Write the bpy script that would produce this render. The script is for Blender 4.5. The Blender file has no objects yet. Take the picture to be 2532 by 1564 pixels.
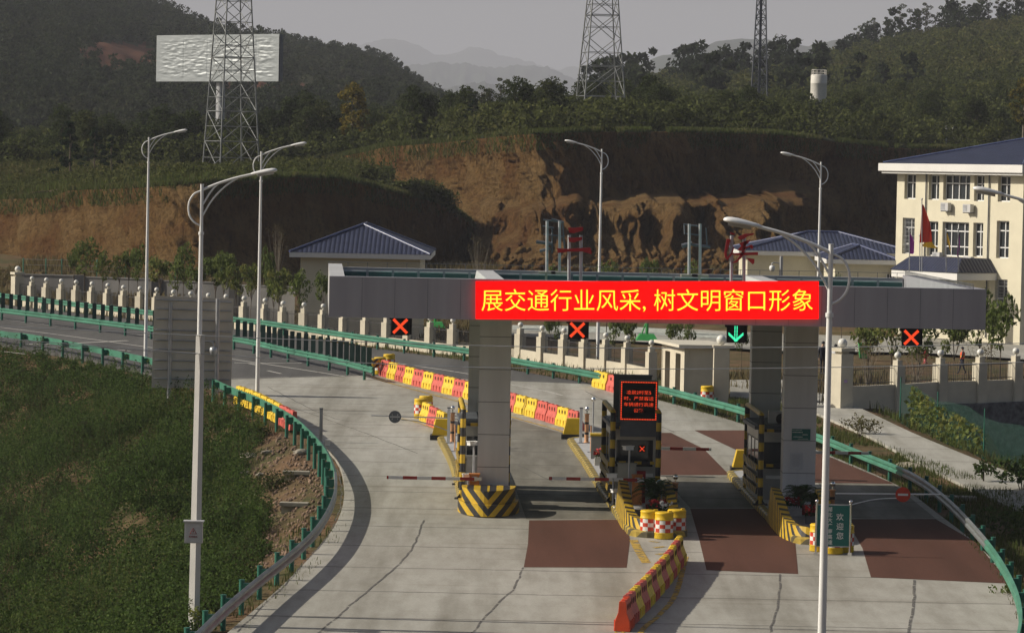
import bpy, bmesh, math, random
import numpy as np
from mathutils import Vector, Matrix
R = math.radians
random.seed(7)
RNG = np.random.default_rng(11)
scene = bpy.context.scene
COL = scene.collection

# ------------------------------------------------------------------ camera
F = 8500.0                       # focal length in photo pixels (photo 2532 x 1564)
CW, CH = 2532.0, 1564.0
CAMZ = 11.5
HOR = 430.0                      # photo row of the level horizon at the picture's middle
PITCH = math.atan((CH / 2 - HOR) / F)
ROLL = 0.0201
fw = Vector((0, math.cos(PITCH), -math.sin(PITCH)))
r0 = Vector((1, 0, 0)); u0 = Vector((0, math.sin(PITCH), math.cos(PITCH)))
rv = r0 * math.cos(ROLL) + u0 * math.sin(ROLL)
uv = -r0 * math.sin(ROLL) + u0 * math.cos(ROLL)
cam = bpy.data.cameras.new('camera'); camo = bpy.data.objects.new('camera', cam)
COL.objects.link(camo)
camo.matrix_world = Matrix(((rv.x, uv.x, -fw.x, 0), (rv.y, uv.y, -fw.y, 0), (rv.z, uv.z, -fw.z, CAMZ), (0, 0, 0, 1)))
cam.sensor_width = 36.0; cam.sensor_fit = 'HORIZONTAL'
cam.lens = 36.0 * F / CW
cam.clip_start = 1.0; cam.clip_end = 90000.0
scene.camera = camo

# ------------------------------------------------------------------ sky, sun, exposure
SUN_EL = R(31.0); SUN_AZ = R(-88.0)       # azimuth from +Y towards +X: the sun stands to the left, a hair beyond
wd = bpy.data.worlds.new("World"); scene.world = wd
wd.use_nodes = True
nt = wd.node_tree; bg = nt.nodes['Background']
sky = nt.nodes.new('ShaderNodeTexSky'); sky.sky_type = 'NISHITA'; sky.sun_disc = False
sky.sun_elevation = SUN_EL; sky.sun_rotation = SUN_AZ
sky.air_density = 1.0; sky.dust_density = 5.0; sky.ozone_density = 2.0; sky.altitude = 50
nt.links.new(sky.outputs[0], bg.inputs[0]); bg.inputs[1].default_value = 0.05
sl = bpy.data.lights.new('sun', 'SUN'); sl.energy = 4.9; sl.angle = R(0.5); sl.color = (1.0, 0.92, 0.78)
so = bpy.data.objects.new('sun', sl); COL.objects.link(so)
sd = Vector((math.sin(SUN_AZ) * math.cos(SUN_EL), math.cos(SUN_AZ) * math.cos(SUN_EL), math.sin(SUN_EL)))
so.rotation_euler = sd.to_track_quat('Z', 'Y').to_euler(); so.location = sd * 300
scene.view_settings.view_transform = 'Standard'; scene.view_settings.look = 'None'
scene.view_settings.exposure = 0.30; scene.view_settings.gamma = 1.0
scene.render.engine = 'CYCLES'
scene.cycles.max_bounces = 5; scene.cycles.diffuse_bounces = 2; scene.cycles.glossy_bounces = 2
scene.cycles.transparent_max_bounces = 12; scene.cycles.volume_bounces = 0
scene.cycles.use_denoising = True

# ------------------------------------------------------------------ photo pixel -> world
K = CW / 2448.0                  # all (x, y) below are read off a 2448-wide view of the photo
G_ = (HOR - 251.0) / F           # the toll road climbs about 2 % away from the viewer
YT = 118.5
def zr(Y): return G_ * (Y - YT)
def ray(x, y):
    return (fw * F + rv * (x * K - CW / 2) - uv * (y * K - CH / 2)).normalized()
def P(x, y, Y):                  # the point seen at (x, y) at distance Y
    d = ray(x, y); t = Y / d.y
    return Vector((d.x * t, Y, CAMZ + d.z * t))
def G(x, y, h=0.0):              # ... lying h above the sloping road plane
    d = ray(x, y)
    t = (CAMZ + G_ * YT - h) / (G_ * d.y - d.z)
    return Vector((d.x * t, d.y * t, CAMZ + d.z * t))
def H(x, y, z):                  # ... lying at height z
    d = ray(x, y); t = (z - CAMZ) / d.z
    return Vector((d.x * t, d.y * t, z))
def onroad(v, h=0.0): return Vector((v.x, v.y, zr(v.y) + h))
def proj(W):                      # world points (n x 3) -> 2448-wide photo pixels
    W = np.asarray(W, float) - np.array([0, 0, CAMZ]); d = W @ np.array(fw)
    return (W @ np.array(rv) / d * F + CW / 2) / K, (-(W @ np.array(uv)) / d * F + CH / 2) / K
def spline(pts, n=8):
    pts = [Vector(p) for p in pts]; q = [pts[0] * 2 - pts[1]] + pts + [pts[-1] * 2 - pts[-2]]; out = []
    for i in range(1, len(q) - 2):
        a, b, c, d = q[i - 1], q[i], q[i + 1], q[i + 2]
        for k in range(n):
            t = k / n
            out.append(0.5 * ((2 * b) + (c - a) * t + (2 * a - 5 * b + 4 * c - d) * t * t + (3 * b - a - 3 * c + d) * t ** 3))
    return out + [pts[-1]]
def resample(pts, step):
    out = [pts[0]]; acc = 0.0
    for a, b in zip(pts, pts[1:]):
        L = (b - a).length
        while L > 1e-9 and acc + L >= step:
            t = (step - acc) / L; a = a.lerp(b, t); out.append(a); L = (b - a).length; acc = 0.0
        acc += L
    return out

# ------------------------------------------------------------------ materials
def _new(name):
    m = bpy.data.materials.new(name); m.use_nodes = True
    n = m.node_tree.nodes; b = n['Principled BSDF']
    return m, m.node_tree, n, b
def ramp(nt, fac, stops):
    r = nt.nodes.new('ShaderNodeValToRGB'); e = r.color_ramp.elements
    while len(e) < len(stops): e.new(0.5)
    for el, (p, c) in zip(e, stops): el.position = p; el.color = tuple(c) + (1,)
    nt.links.new(fac, r.inputs[0]); return r.outputs[0]
def noise(nt, scale, detail=4, vec=None, rough=0.55, sc=None, coord='Object'):
    tc = nt.nodes.new('ShaderNodeTexCoord'); v = tc.outputs[coord]
    if sc:
        mp = nt.nodes.new('ShaderNodeMapping'); mp.inputs['Scale'].default_value = sc
        nt.links.new(v, mp.inputs[0]); v = mp.outputs[0]
    t = nt.nodes.new('ShaderNodeTexNoise'); t.inputs['Scale'].default_value = scale
    t.inputs['Detail'].default_value = detail; t.inputs['Roughness'].default_value = rough
    nt.links.new(v, t.inputs['Vector']); return t.outputs['Fac']
def mixc(nt, fac, a, b, mode='MIX'):
    m = nt.nodes.new('ShaderNodeMix'); m.data_type = 'RGBA'; m.blend_type = mode
    for s, v in ((m.inputs[0], fac), (m.inputs[6], a), (m.inputs[7], b)):
        if hasattr(v, 'links'): nt.links.new(v, s)
        elif isinstance(v, (int, float)): s.default_value = v
        else: s.default_value = tuple(v) + (1,)
    return m.outputs[2]
def mth(nt, op, a, b=0.0):
    m = nt.nodes.new('ShaderNodeMath'); m.operation = op
    for s, v in ((m.inputs[0], a), (m.inputs[1], b)):
        if hasattr(v, 'links'): nt.links.new(v, s)
        else: s.default_value = v
    return m.outputs[0]
def bump(nt, b, h, dist=0.05, strength=1.0):
    n = nt.nodes.new('ShaderNodeBump'); n.inputs['Distance'].default_value = dist; n.inputs['Strength'].default_value = strength
    nt.links.new(h, n.inputs['Height']); nt.links.new(n.outputs[0], b.inputs['Normal'])
def M(name, c, rough=0.7, metal=0.0, var=0.18, vs=1.5, bmp=0.0, bs=25.0, emit=None, es=1.0, spec=0.4, sc=None):
    m, t, n, b = _new(name)
    b.inputs['Roughness'].default_value = rough; b.inputs['Metallic'].default_value = metal
    b.inputs['Specular IOR Level'].default_value = spec
    if var > 0:
        lo = [max(0, v * (1 - var)) for v in c]; hi = [min(1, v * (1 + var)) for v in c]
        t.links.new(ramp(t, noise(t, vs, 6, sc=sc), [(0.3, lo), (0.7, hi)]), b.inputs['Base Color'])
    else: b.inputs['Base Color'].default_value = tuple(c) + (1,)
    if bmp: bump(t, b, noise(t, bs, 4), bmp)
    if emit:
        b.inputs['Emission Color'].default_value = tuple(emit) + (1,); b.inputs['Emission Strength'].default_value = es
    return m
def stripes(name, c1, c2, vec, period, duty=0.5, absx=False, rough=0.5, dirt=0.25):
    m, t, n, b = _new(name); b.inputs['Roughness'].default_value = rough
    tc = n.new('ShaderNodeTexCoord'); s = n.new('ShaderNodeSeparateXYZ'); t.links.new(tc.outputs['Object'], s.inputs[0])
    x = s.outputs[0]
    if absx: x = mth(t, 'ABSOLUTE', x)
    v = mth(t, 'ADD', mth(t, 'ADD', mth(t, 'MULTIPLY', x, vec[0]), mth(t, 'MULTIPLY', s.outputs[1], vec[1])), mth(t, 'MULTIPLY', s.outputs[2], vec[2]))
    f = mth(t, 'FRACT', mth(t, 'DIVIDE', v, period)); g = mth(t, 'GREATER_THAN', f, duty)
    col = mixc(t, g, c1, c2)
    d = ramp(t, noise(t, 3.0, 7), [(0.35, (1 - dirt,) * 3), (0.65, (1, 1, 1))])
    t.links.new(mixc(t, 1.0, col, d, 'MULTIPLY'), b.inputs['Base Color']); return m
def foliage(name, cols, scale=0.4, rnd=0.5, transl=0.42):
    m, t, n, b = _new(name)
    b.inputs['Roughness'].default_value = 0.7; b.inputs['Specular IOR Level'].default_value = 0.08
    geo = n.new('ShaderNodeNewGeometry'); oi = n.new('ShaderNodeObjectInfo')
    f = mth(t, 'ADD', mth(t, 'MULTIPLY', noise(t, scale, 4), 1.0 - rnd * 0.5), mth(t, 'MULTIPLY', mth(t, 'SUBTRACT', geo.outputs['Random Per Island'], 0.25), rnd * 0.5))
    f = mth(t, 'ADD', f, mth(t, 'MULTIPLY', mth(t, 'SUBTRACT', oi.outputs['Random'], 0.5), 0.30))
    k = len(cols); st = [(0.25 + 0.5 * i / max(1, k - 1), c) for i, c in enumerate(cols)]
    c = ramp(t, f, st)
    hs = n.new('ShaderNodeHueSaturation'); t.links.new(c, hs.inputs['Color'])
    t.links.new(mth(t, 'ADD', mth(t, 'MULTIPLY', geo.outputs['Random Per Island'], 0.6), 0.70), hs.inputs['Value'])
    c = hs.outputs[0]
    t.links.new(c, b.inputs['Base Color'])
    tr = n.new('ShaderNodeBsdfTranslucent'); t.links.new(c, tr.inputs[0])
    mx = n.new('ShaderNodeMixShader'); mx.inputs[0].default_value = transl
    t.links.new(b.outputs[0], mx.inputs[1]); t.links.new(tr.outputs[0], mx.inputs[2])
    t.links.new(mx.outputs[0], n['Material Output'].inputs[0]); return m

YEL = (0.62, 0.40, 0.02); BLK = (0.025, 0.025, 0.028)
MAT = {}
MAT['white_paint'] = M('white_paint', (0.80, 0.80, 0.79), 0.4, var=0.08, vs=0.6)
MAT['lamp_glass'] = M('lamp_glass', (0.45, 0.46, 0.48), 0.3, var=0.05)
MAT['galv'] = M('galvanised_steel', (0.42, 0.43, 0.45), 0.45, 0.6, 0.2, 2)
MAT['chrome'] = M('polished_steel', (0.8, 0.8, 0.8), 0.12, 1.0, 0.0)
MAT['dark_steel'] = M('dark_steel', (0.12, 0.13, 0.15), 0.5, 0.3, 0.2)
MAT['rail_green'] = M('green_rail_paint', (0.06, 0.20, 0.135), 0.45, 0.0, 0.25, 0.8)
MAT['post_green'] = M('green_post_paint', (0.02, 0.13, 0.09), 0.5, 0.0, 0.25, 1.5)
MAT['panel_green'] = M('dark_green_panel', (0.012, 0.045, 0.038), 0.5, 0.0, 0.2, 2)
MAT['rail_grey'] = M('bare_rail_steel', (0.26, 0.28, 0.28), 0.4, 0.6, 0.25, 1.2)
MAT['yellow'] = M('yellow_plastic', (0.68, 0.45, 0.02), 0.45, 0, 0.15, 2.5)
MAT['pl_yellow'] = M('faded_yellow_plastic', (0.70, 0.48, 0.035), 0.6, 0, 0.26, 4.5)
MAT['pl_red'] = M('faded_red_plastic', (0.54, 0.105, 0.08), 0.6, 0, 0.26, 4.5)
MAT['pl_orange'] = M('orange_red_plastic', (0.62, 0.07, 0.02), 0.5, 0, 0.15, 2.5)
MAT['hole'] = M('hole_shade', (0.10, 0.03, 0.02), 0.9, 0, 0.1)
MAT['white'] = M('white_reflective', (0.75, 0.74, 0.70), 0.5, 0, 0.1, 3)
MAT['red'] = M('red_reflective', (0.55, 0.05, 0.02), 0.5, 0, 0.15, 3)
MAT['black'] = M('black_paint', BLK, 0.5, 0, 0.2, 3)
MAT['rubber'] = M('black_cable', (0.05, 0.05, 0.05), 0.7, 0, 0.0)
MAT['cladding'] = M('grey_metal_cladding', (0.34, 0.33, 0.36), 0.42, 0.15, 0.10, 1.2, sc=(1.6, 1.6, 0.10))
MAT['column_cladding'] = M('column_cladding', (0.62, 0.605, 0.615), 0.45, 0.05, 0.09, 1.5, sc=(1.6, 1.6, 0.15))
MAT['cladding_light'] = M('sunlit_look_metal_cladding', (0.52, 0.52, 0.52), 0.42, 0.1, 0.08, 0.6)
MAT['seam'] = M('cladding_seam', (0.16, 0.16, 0.17), 0.7, 0, 0.0)
MAT['roof_green'] = M('teal_roof_sheet', (0.16, 0.42, 0.34), 0.45, 0.1, 0.15, 0.8)
MAT['panel_teal'] = M('dark_teal_panel', (0.03, 0.075, 0.08), 0.35, 0.1, 0.2, 0.8)
MAT['orange'] = M('orange_cabinet_paint', (0.55, 0.20, 0.045), 0.5, 0, 0.12, 2)
MAT['salmon'] = M('orange_post_paint', (0.66, 0.34, 0.17), 0.5, 0, 0.15, 3)
MAT['cabinet'] = M('beige_cabinet_paint', (0.38, 0.37, 0.31), 0.5, 0, 0.1, 2)
MAT['steel_box'] = M('grey_cabinet_steel', (0.30, 0.30, 0.29), 0.4, 0.4, 0.15, 3)
MAT['stainless'] = M('booth_stainless_steel', (0.40, 0.40, 0.38), 0.35, 0.6, 0.12, 1.5)
MAT['glass'] = M('dark_window_glass', (0.03, 0.035, 0.04), 0.08, 0.0, 0.0, spec=0.6)
MAT['cream'] = M('cream_wall_tile', (0.63, 0.585, 0.45), 0.6, 0, 0.06, 0.8, 0.003, 6)
MAT['cream_fence'] = M('cream_fence_tile', (0.58, 0.53, 0.42), 0.65, 0, 0.10, 1.2)
MAT['cream_light'] = M('pale_wall_paint', (0.60, 0.56, 0.46), 0.7, 0, 0.08, 0.8)
MAT['fascia'] = M('white_eave_paint', (0.70, 0.69, 0.67), 0.5, 0, 0.04, 0.6)
MAT['globe'] = M('white_globe_glass', (0.72, 0.71, 0.66), 0.3, 0, 0.05)
MAT['iron'] = M('dark_wrought_iron', (0.05, 0.05, 0.055), 0.5, 0.2, 0.2)
MAT['pvc'] = M('white_window_frame', (0.78, 0.78, 0.78), 0.4, 0, 0.0)
MAT['concrete_pole'] = M('grey_pole_concrete', (0.50, 0.49, 0.47), 0.8, 0, 0.12, 0.8, 0.004, 20)
MAT['old_concrete'] = M('stained_concrete', (0.34, 0.315, 0.26), 0.9, 0, 0.25, 1.5, 0.01, 8)
MAT['grey_render'] = M('stained_grey_render', (0.20, 0.195, 0.19), 0.9, 0, 0.35, 0.35, sc=(1, 1, 0.35))
MAT['sign_back'] = M('weathered_sign_back', (0.56, 0.51, 0.43), 0.6, 0.05, 0.14, 0.5)
MAT['stone'] = M('rubble_stone', (0.13, 0.13, 0.135), 0.9, 0, 0.6, 3.0, 0.06, 2.5)
MAT['rubble'] = M('reddish_rubble', (0.20, 0.135, 0.095), 0.95, 0, 0.5, 1.2)
MAT['rock'] = M('pale_rock', (0.30, 0.27, 0.22), 0.9, 0, 0.3, 2.5, 0.02, 8)
MAT['sign_green'] = M('green_sign_sheet', (0.01, 0.13, 0.11), 0.4, 0, 0.06)
MAT['letter_red'] = M('dark_red_letter', (0.30, 0.015, 0.018), 0.45, 0, 0.15, 2)
MAT['paper'] = M('pale_notice_paper', (0.52, 0.52, 0.54), 0.6, 0, 0.05)
MAT['island_tile'] = M('pale_island_paving', (0.46, 0.46, 0.46), 0.5, 0, 0.12, 1.5)
MAT['flower'] = M('red_flower', (0.45, 0.02, 0.02), 0.7, 0, 0.3, 20)
MAT['trunk'] = M('tree_bark', (0.11, 0.085, 0.06), 0.9, 0, 0.3, 3)
MAT['trunk_pale'] = M('pale_tree_bark', (0.20, 0.17, 0.13), 0.9, 0, 0.3, 3)
MAT['lattice'] = M('tower_steel', (0.22, 0.23, 0.23), 0.5, 0.4, 0.3, 0.5)
MAT['lattice_dark'] = M('dark_tower_steel', (0.10, 0.11, 0.13), 0.5, 0.4, 0.25, 0.5)
MAT['tank'] = M('white_tank_paint', (0.60, 0.58, 0.53), 0.6, 0, 0.15, 0.5)
MAT['kerb'] = stripes('painted_kerb', (0.52, 0.37, 0.06), (0.13, 0.11, 0.055), (0, 1, 0.6), 0.62, 0.55, dirt=0.45)
MAT['hazard'] = stripes('hazard_chevrons', YEL, BLK, (1, 0, -0.85), 0.46, 0.5, absx=True)
MAT['hazard_wing'] = stripes('hazard_wing_stripes', YEL, BLK, (0, -0.8, 1.0), 0.34, 0.55)
MAT['pipe'] = stripes('hazard_pipe_bands', YEL, BLK, (0, 0, 1), 0.62, 0.5)
MAT['pipe_h'] = stripes('hazard_bar_bands', YEL, BLK, (1, 0, 0), 0.55, 0.45)
MAT['barrel_arrow'] = stripes('yellow_black_arrow', YEL, BLK, (1, 0, -1), 0.3, 0.5, absx=True)
MAT['bollard'] = stripes('orange_black_bollard', (0.66, 0.34, 0.17), BLK, (0, 0, 1), 0.42, 0.78)
MAT['boom'] = stripes('red_white_boom', (0.72, 0.72, 0.72), (0.33, 0.03, 0.025), (1, 0, 0), 0.98, 0.5, dirt=0.1)
def glow_mat(name, c, s): return M(name, (0.0, 0.0, 0.0), 0.6, 0, 0.0, emit=c, es=s)
MAT['led_red'] = glow_mat('lit_red_leds', (1.0, 0.075, 0.02), 1.1)
MAT['led_green'] = glow_mat('lit_green_leds', (0.06, 0.95, 0.45), 1.2)
MAT['screen'] = M('black_led_screen', (0.012, 0.010, 0.010), 0.6, 0, 0.0, spec=0.2)
MAT['banner'] = glow_mat('red_banner_added_glow', (1.0, 0.0, 0.0), 1.3)
MAT['banner_text'] = glow_mat('yellow_lettering_added_glow', (1.0, 0.69, 0.035), 1.3)

def tiles_mat():
    m, t, n, b = _new('blue_glazed_roof_tile')
    tc = n.new('ShaderNodeTexCoord'); b.inputs['Roughness'].default_value = 0.5
    s = n.new('ShaderNodeSeparateXYZ'); t.links.new(tc.outputs['UV'], s.inputs[0])
    w = mth(t, 'ABSOLUTE', mth(t, 'SINE', mth(t, 'MULTIPLY', s.outputs[0], math.pi / 0.30)))
    q = mth(t, 'FRACT', mth(t, 'DIVIDE', s.outputs[1], 0.36))
    h = mth(t, 'ADD', w, mth(t, 'MULTIPLY', q, -0.45))
    c = ramp(t, noise(t, 1.2, 6), [(0.3, (0.011, 0.015, 0.040)), (0.7, (0.022, 0.029, 0.068))])
    t.links.new(c, b.inputs['Base Color']); bump(t, b, h, 0.045, 1.0); return m
MAT['tiles'] = tiles_mat()
def sheet_mat():
    m, t, n, b = _new('crumpled_silver_sheet'); b.inputs['Roughness'].default_value = 0.5
    b.inputs['Base Color'].default_value = (0.33, 0.36, 0.375, 1); b.inputs['Metallic'].default_value = 0.15
    return m
MAT['silver'] = sheet_mat()
MAT['curtain'] = M('white_curtain', (0.62, 0.61, 0.58), 0.8, 0, 0.1); MAT['curtain_brown'] = M('ochre_curtain', (0.35, 0.23, 0.10), 0.8, 0, 0.1); MAT['gravel'] = M('pale_gravel', (0.40, 0.42, 0.38), 0.9, 0, 0.5, 3.0)
MAT['tiles_ridge'] = M('blue_ridge_tile', (0.06, 0.075, 0.16), 0.25, 0, 0.2, 2); MAT['court_green'] = M('court_green_paint', (0.04, 0.30, 0.07), 0.5, 0, 0.15)
def concrete_mat(name='worn_pavement_concrete', k=1.0):
    m, t, n, b = _new(name); b.inputs['Roughness'].default_value = 0.85; b.inputs['Specular IOR Level'].default_value = 0.25
    a = noise(t, 0.16, 6, sc=(1, 0.3, 1)); f = noise(t, 2.2, 8, sc=(1, 0.25, 1)); g = noise(t, 14, 4)
    c = ramp(t, a, [(0.30, (0.315, 0.304, 0.268)), (0.5, (0.368, 0.358, 0.322)), (0.72, (0.425, 0.414, 0.378))])
    c = mixc(t, 1.0, c, ramp(t, f, [(0.30, (0.84, 0.83, 0.81)), (0.62, (1.03, 1.03, 1.03))]), 'MULTIPLY')
    c = mixc(t, 1.0, c, ramp(t, g, [(0.3, (0.90, 0.90, 0.89)), (0.7, (1.06, 1.06, 1.06))]), 'MULTIPLY')
    # tyre wear along the driving direction, running oil and rubber spots
    w = noise(t, 0.75, 5, sc=(1, 0.045, 1)); c = mixc(t, 1.0, c, ramp(t, w, [(0.30, (0.70, 0.69, 0.66)), (0.54, (1.04, 1.04, 1.04))]), 'MULTIPLY')
    cr = noise(t, 0.55, 6, sc=(0.12, 1.5, 1)); c = mixc(t, 1.0, c, ramp(t, cr, [(0.28, (0.80, 0.78, 0.75)), (0.42, (1, 1, 1))]), 'MULTIPLY')
    # slab joints across the lanes every 5 m
    tc = n.new('ShaderNodeTexCoord'); s = n.new('ShaderNodeSeparateXYZ'); t.links.new(tc.outputs['Object'], s.inputs[0])
    wob = mth(t, 'MULTIPLY', mth(t, 'SUBTRACT', noise(t, 1.5, 3), 0.5), 0.25)
    fr = mth(t, 'FRACT', mth(t, 'DIVIDE', mth(t, 'ADD', s.outputs[1], wob), 5.0))
    j = mth(t, 'LESS_THAN', mth(t, 'ABSOLUTE', mth(t, 'SUBTRACT', fr, 0.5)), 0.011)
    c = mixc(t, mth(t, 'MULTIPLY', j, 0.75), c, (0.09, 0.085, 0.08))
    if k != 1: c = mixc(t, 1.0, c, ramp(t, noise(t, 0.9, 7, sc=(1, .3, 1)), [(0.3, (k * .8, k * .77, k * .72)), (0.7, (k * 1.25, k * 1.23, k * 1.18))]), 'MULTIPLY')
    t.links.new(c, b.inputs['Base Color']); bump(t, b, g, 0.004); return m
MAT['concrete'] = concrete_mat(); MAT['concrete_dark'] = concrete_mat('stained_shade_concrete', 0.52)
def asphalt_mat(name, lo, hi):
    m, t, n, b = _new(name); b.inputs['Roughness'].default_value = 0.9; b.inputs['Specular IOR Level'].default_value = 0.2
    a = noise(t, 0.5, 7, sc=(1, 0.2, 1)); g = noise(t, 20, 3); w = noise(t, 0.9, 5, sc=(1, 0.06, 1))
    c = ramp(t, a, [(0.3, lo), (0.7, hi)])
    c = mixc(t, 1.0, c, ramp(t, w, [(0.3, (0.84, 0.83, 0.82)), (0.6, (1.05, 1.05, 1.05))]), 'MULTIPLY')
    c = mixc(t, 1.0, c, ramp(t, g, [(0.3, (0.86,) * 3), (0.7, (1.1,) * 3)]), 'MULTIPLY')
    t.links.new(c, b.inputs['Base Color']); bump(t, b, g, 0.006); return m
MAT['asphalt'] = asphalt_mat('grey_asphalt', (0.085, 0.083, 0.082), (0.125, 0.122, 0.118))
MAT['red_paving'] = asphalt_mat('red_anti_skid_paving', (0.088, 0.040, 0.027), (0.118, 0.053, 0.037))
def worn(name, c, lo=0.36, hi=0.5):
    m, t, n, b = _new(name); b.inputs['Base Color'].default_value = tuple(c) + (1,); b.inputs['Roughness'].default_value = 0.8
    tp = n.new('ShaderNodeBsdfTransparent'); mx = n.new('ShaderNodeMixShader')
    t.links.new(ramp(t, noise(t, 4.0, 8), [(lo, (0, 0, 0)), (hi, (1, 1, 1))]), mx.inputs[0])
    t.links.new(tp.outputs[0], mx.inputs[1]); t.links.new(b.outputs[0], mx.inputs[2]); t.links.new(mx.outputs[0], n['Material Output'].inputs[0]); return m
MAT['mark_white'] = worn('worn_white_marking', (0.52, 0.50, 0.46), 0.30, 0.42)
MAT['mark_yellow'] = worn('worn_yellow_marking', (0.46, 0.31, 0.06), 0.38, 0.52)
MAT['tar'] = worn('tar_joint', (0.11, 0.105, 0.098), 0.36, 0.54)
def ground_mat(name, soil1, soil2, g1, g2, lo, hi, sc=0.12):
    m, t, n, b = _new(name); b.inputs['Roughness'].default_value = 1.0; b.inputs['Specular IOR Level'].default_value = 0.1
    s = ramp(t, noise(t, 0.6, 8), [(0.3, soil1), (0.7, soil2)]); g = ramp(t, noise(t, 1.3, 8), [(0.3, g1), (0.7, g2)])
    f = ramp(t, noise(t, sc, 8, rough=0.65), [(lo, (0, 0, 0)), (hi, (1, 1, 1))])
    t.links.new(mixc(t, f, s, g), b.inputs['Base Color']); bump(t, b, noise(t, 3.0, 8), 0.12); return m
MAT['earth'] = ground_mat('earth_and_dry_grass', (0.10, 0.062, 0.035), (0.19, 0.12, 0.07), (0.045, 0.05, 0.02), (0.11, 0.095, 0.045), 0.40, 0.60, 0.22)
MAT['forest_floor'] = ground_mat('forest_floor', (0.035, 0.035, 0.018), (0.06, 0.055, 0.03), (0.022, 0.032, 0.014), (0.045, 0.055, 0.022), 0.4, 0.6, 0.05)
MAT['dry_grass'] = ground_mat('dry_grass_floor', (0.12, 0.09, 0.05), (0.17, 0.13, 0.075), (0.08, 0.075, 0.03), (0.12, 0.105, 0.05), 0.4, 0.6, 0.3)
MAT['red_soil'] = M('bare_red_soil', (0.10, 0.045, 0.028), 1.0, 0, 0.35, 0.05, spec=0.1)
MAT['mountain'] = M('wooded_mountain', (0.04, 0.05, 0.03), 1.0, 0, 0.4, 0.004, spec=0.0)
def cliff_mat():
    m, t, n, b = _new('eroded_red_earth'); b.inputs['Roughness'].default_value = 1.0; b.inputs['Specular IOR Level'].default_value = 0.1
    a = noise(t, 0.16, 6, sc=(1, 1, 1.6)); g = noise(t, 1.2, 8, sc=(1.6, 1.6, 0.22), rough=0.7); q = noise(t, 2.6, 8, sc=(1.8, 1.8, 0.5), rough=0.75); k = noise(t, 4.0, 6)
    c = ramp(t, a, [(0.32, (0.185, 0.088, 0.034)), (0.5, (0.25, 0.150, 0.060)), (0.66, (0.31, 0.205, 0.092))])
    c = mixc(t, 1.0, c, ramp(t, g, [(0.32, (0.50, 0.46, 0.42)), (0.52, (1.0, 1.0, 1.0)), (0.8, (1.12, 1.1, 1.05))]), 'MULTIPLY')
    c = mixc(t, 1.0, c, ramp(t, k, [(0.3, (0.85, 0.83, 0.8)), (0.7, (1.08, 1.08, 1.08))]), 'MULTIPLY')
    c = mixc(t, 1.0, c, ramp(t, q, [(0.36, (0.55, 0.50, 0.46)), (0.47, (1.0, 1.0, 1.0)), (0.70, (1.15, 1.13, 1.08))]), 'MULTIPLY')
    t.links.new(c, b.inputs['Base Color']); bump(t, b, mth(t, 'ADD', mth(t, 'MULTIPLY', g, 0.5), mth(t, 'MULTIPLY', q, 1.0)), 1.1); return m
MAT['cliff'] = cliff_mat()
MAT['bush_leaf'] = foliage('shrub_leaves', [(0.080, 0.074, 0.032), (0.050, 0.072, 0.022), (0.060, 0.104, 0.026), (0.080, 0.112, 0.030), (0.090, 0.088, 0.036)], 0.11, 0.45, 0.45)
MAT['grass_blade'] = foliage('grass_blades', [(0.14, 0.115, 0.05), (0.095, 0.105, 0.034), (0.075, 0.105, 0.028), (0.16, 0.135, 0.06)], 0.22, 0.5, 0.45)
MAT['dry_blade'] = foliage('dry_grass_blades', [(0.15, 0.115, 0.06), (0.11, 0.095, 0.04), (0.19, 0.15, 0.08), (0.09, 0.095, 0.03)], 0.3, 0.6)
MAT['tree_leaf'] = foliage('tree_leaves', [(0.034, 0.046, 0.018), (0.046, 0.062, 0.021), (0.064, 0.078, 0.026), (0.090, 0.084, 0.034)], 0.10, 0.5, 0.42)
MAT['forest_leaf'] = foliage('forest_leaves', [(0.019, 0.028, 0.015), (0.026, 0.037, 0.017), (0.036, 0.047, 0.020), (0.046, 0.048, 0.023)], 0.03, 0.5)
MAT['scrub_leaf'] = foliage('hill_scrub_leaves', [(0.044, 0.054, 0.021), (0.072, 0.086, 0.027), (0.095, 0.105, 0.032), (0.115, 0.10, 0.04)], 0.03, 0.5, 0.42)
MAT['pine_leaf'] = foliage('pine_needles', [(0.012, 0.026, 0.013), (0.020, 0.036, 0.015), (0.028, 0.045, 0.017)], 0.3, 0.5)
MAT['yellow_leaf'] = foliage('autumn_leaves', [(0.06, 0.065, 0.015), (0.16, 0.13, 0.025), (0.22, 0.165, 0.03)], 0.4, 0.6)
MAT['street_leaf'] = foliage('street_tree_leaves', [(0.10, 0.135, 0.036), (0.135, 0.17, 0.05), (0.23, 0.21, 0.06)], 0.5, 0.5, 0.4)
MAT['palm_leaf'] = foliage('palm_fronds', [(0.04, 0.075, 0.022), (0.065, 0.11, 0.032)], 1.0, 0.5)
def net_mat():
    m, t, n, b = _new('green_mesh_netting'); b.inputs['Base Color'].default_value = (0.012, 0.06, 0.042, 1)
    tp = n.new('ShaderNodeBsdfTransparent'); mx = n.new('ShaderNodeMixShader'); mx.inputs[0].default_value = 0.33
    t.links.new(tp.outputs[0], mx.inputs[1]); t.links.new(b.outputs[0], mx.inputs[2]); t.links.new(mx.outputs[0], n['Material Output'].inputs[0]); return m
MAT['net'] = net_mat()

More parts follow.
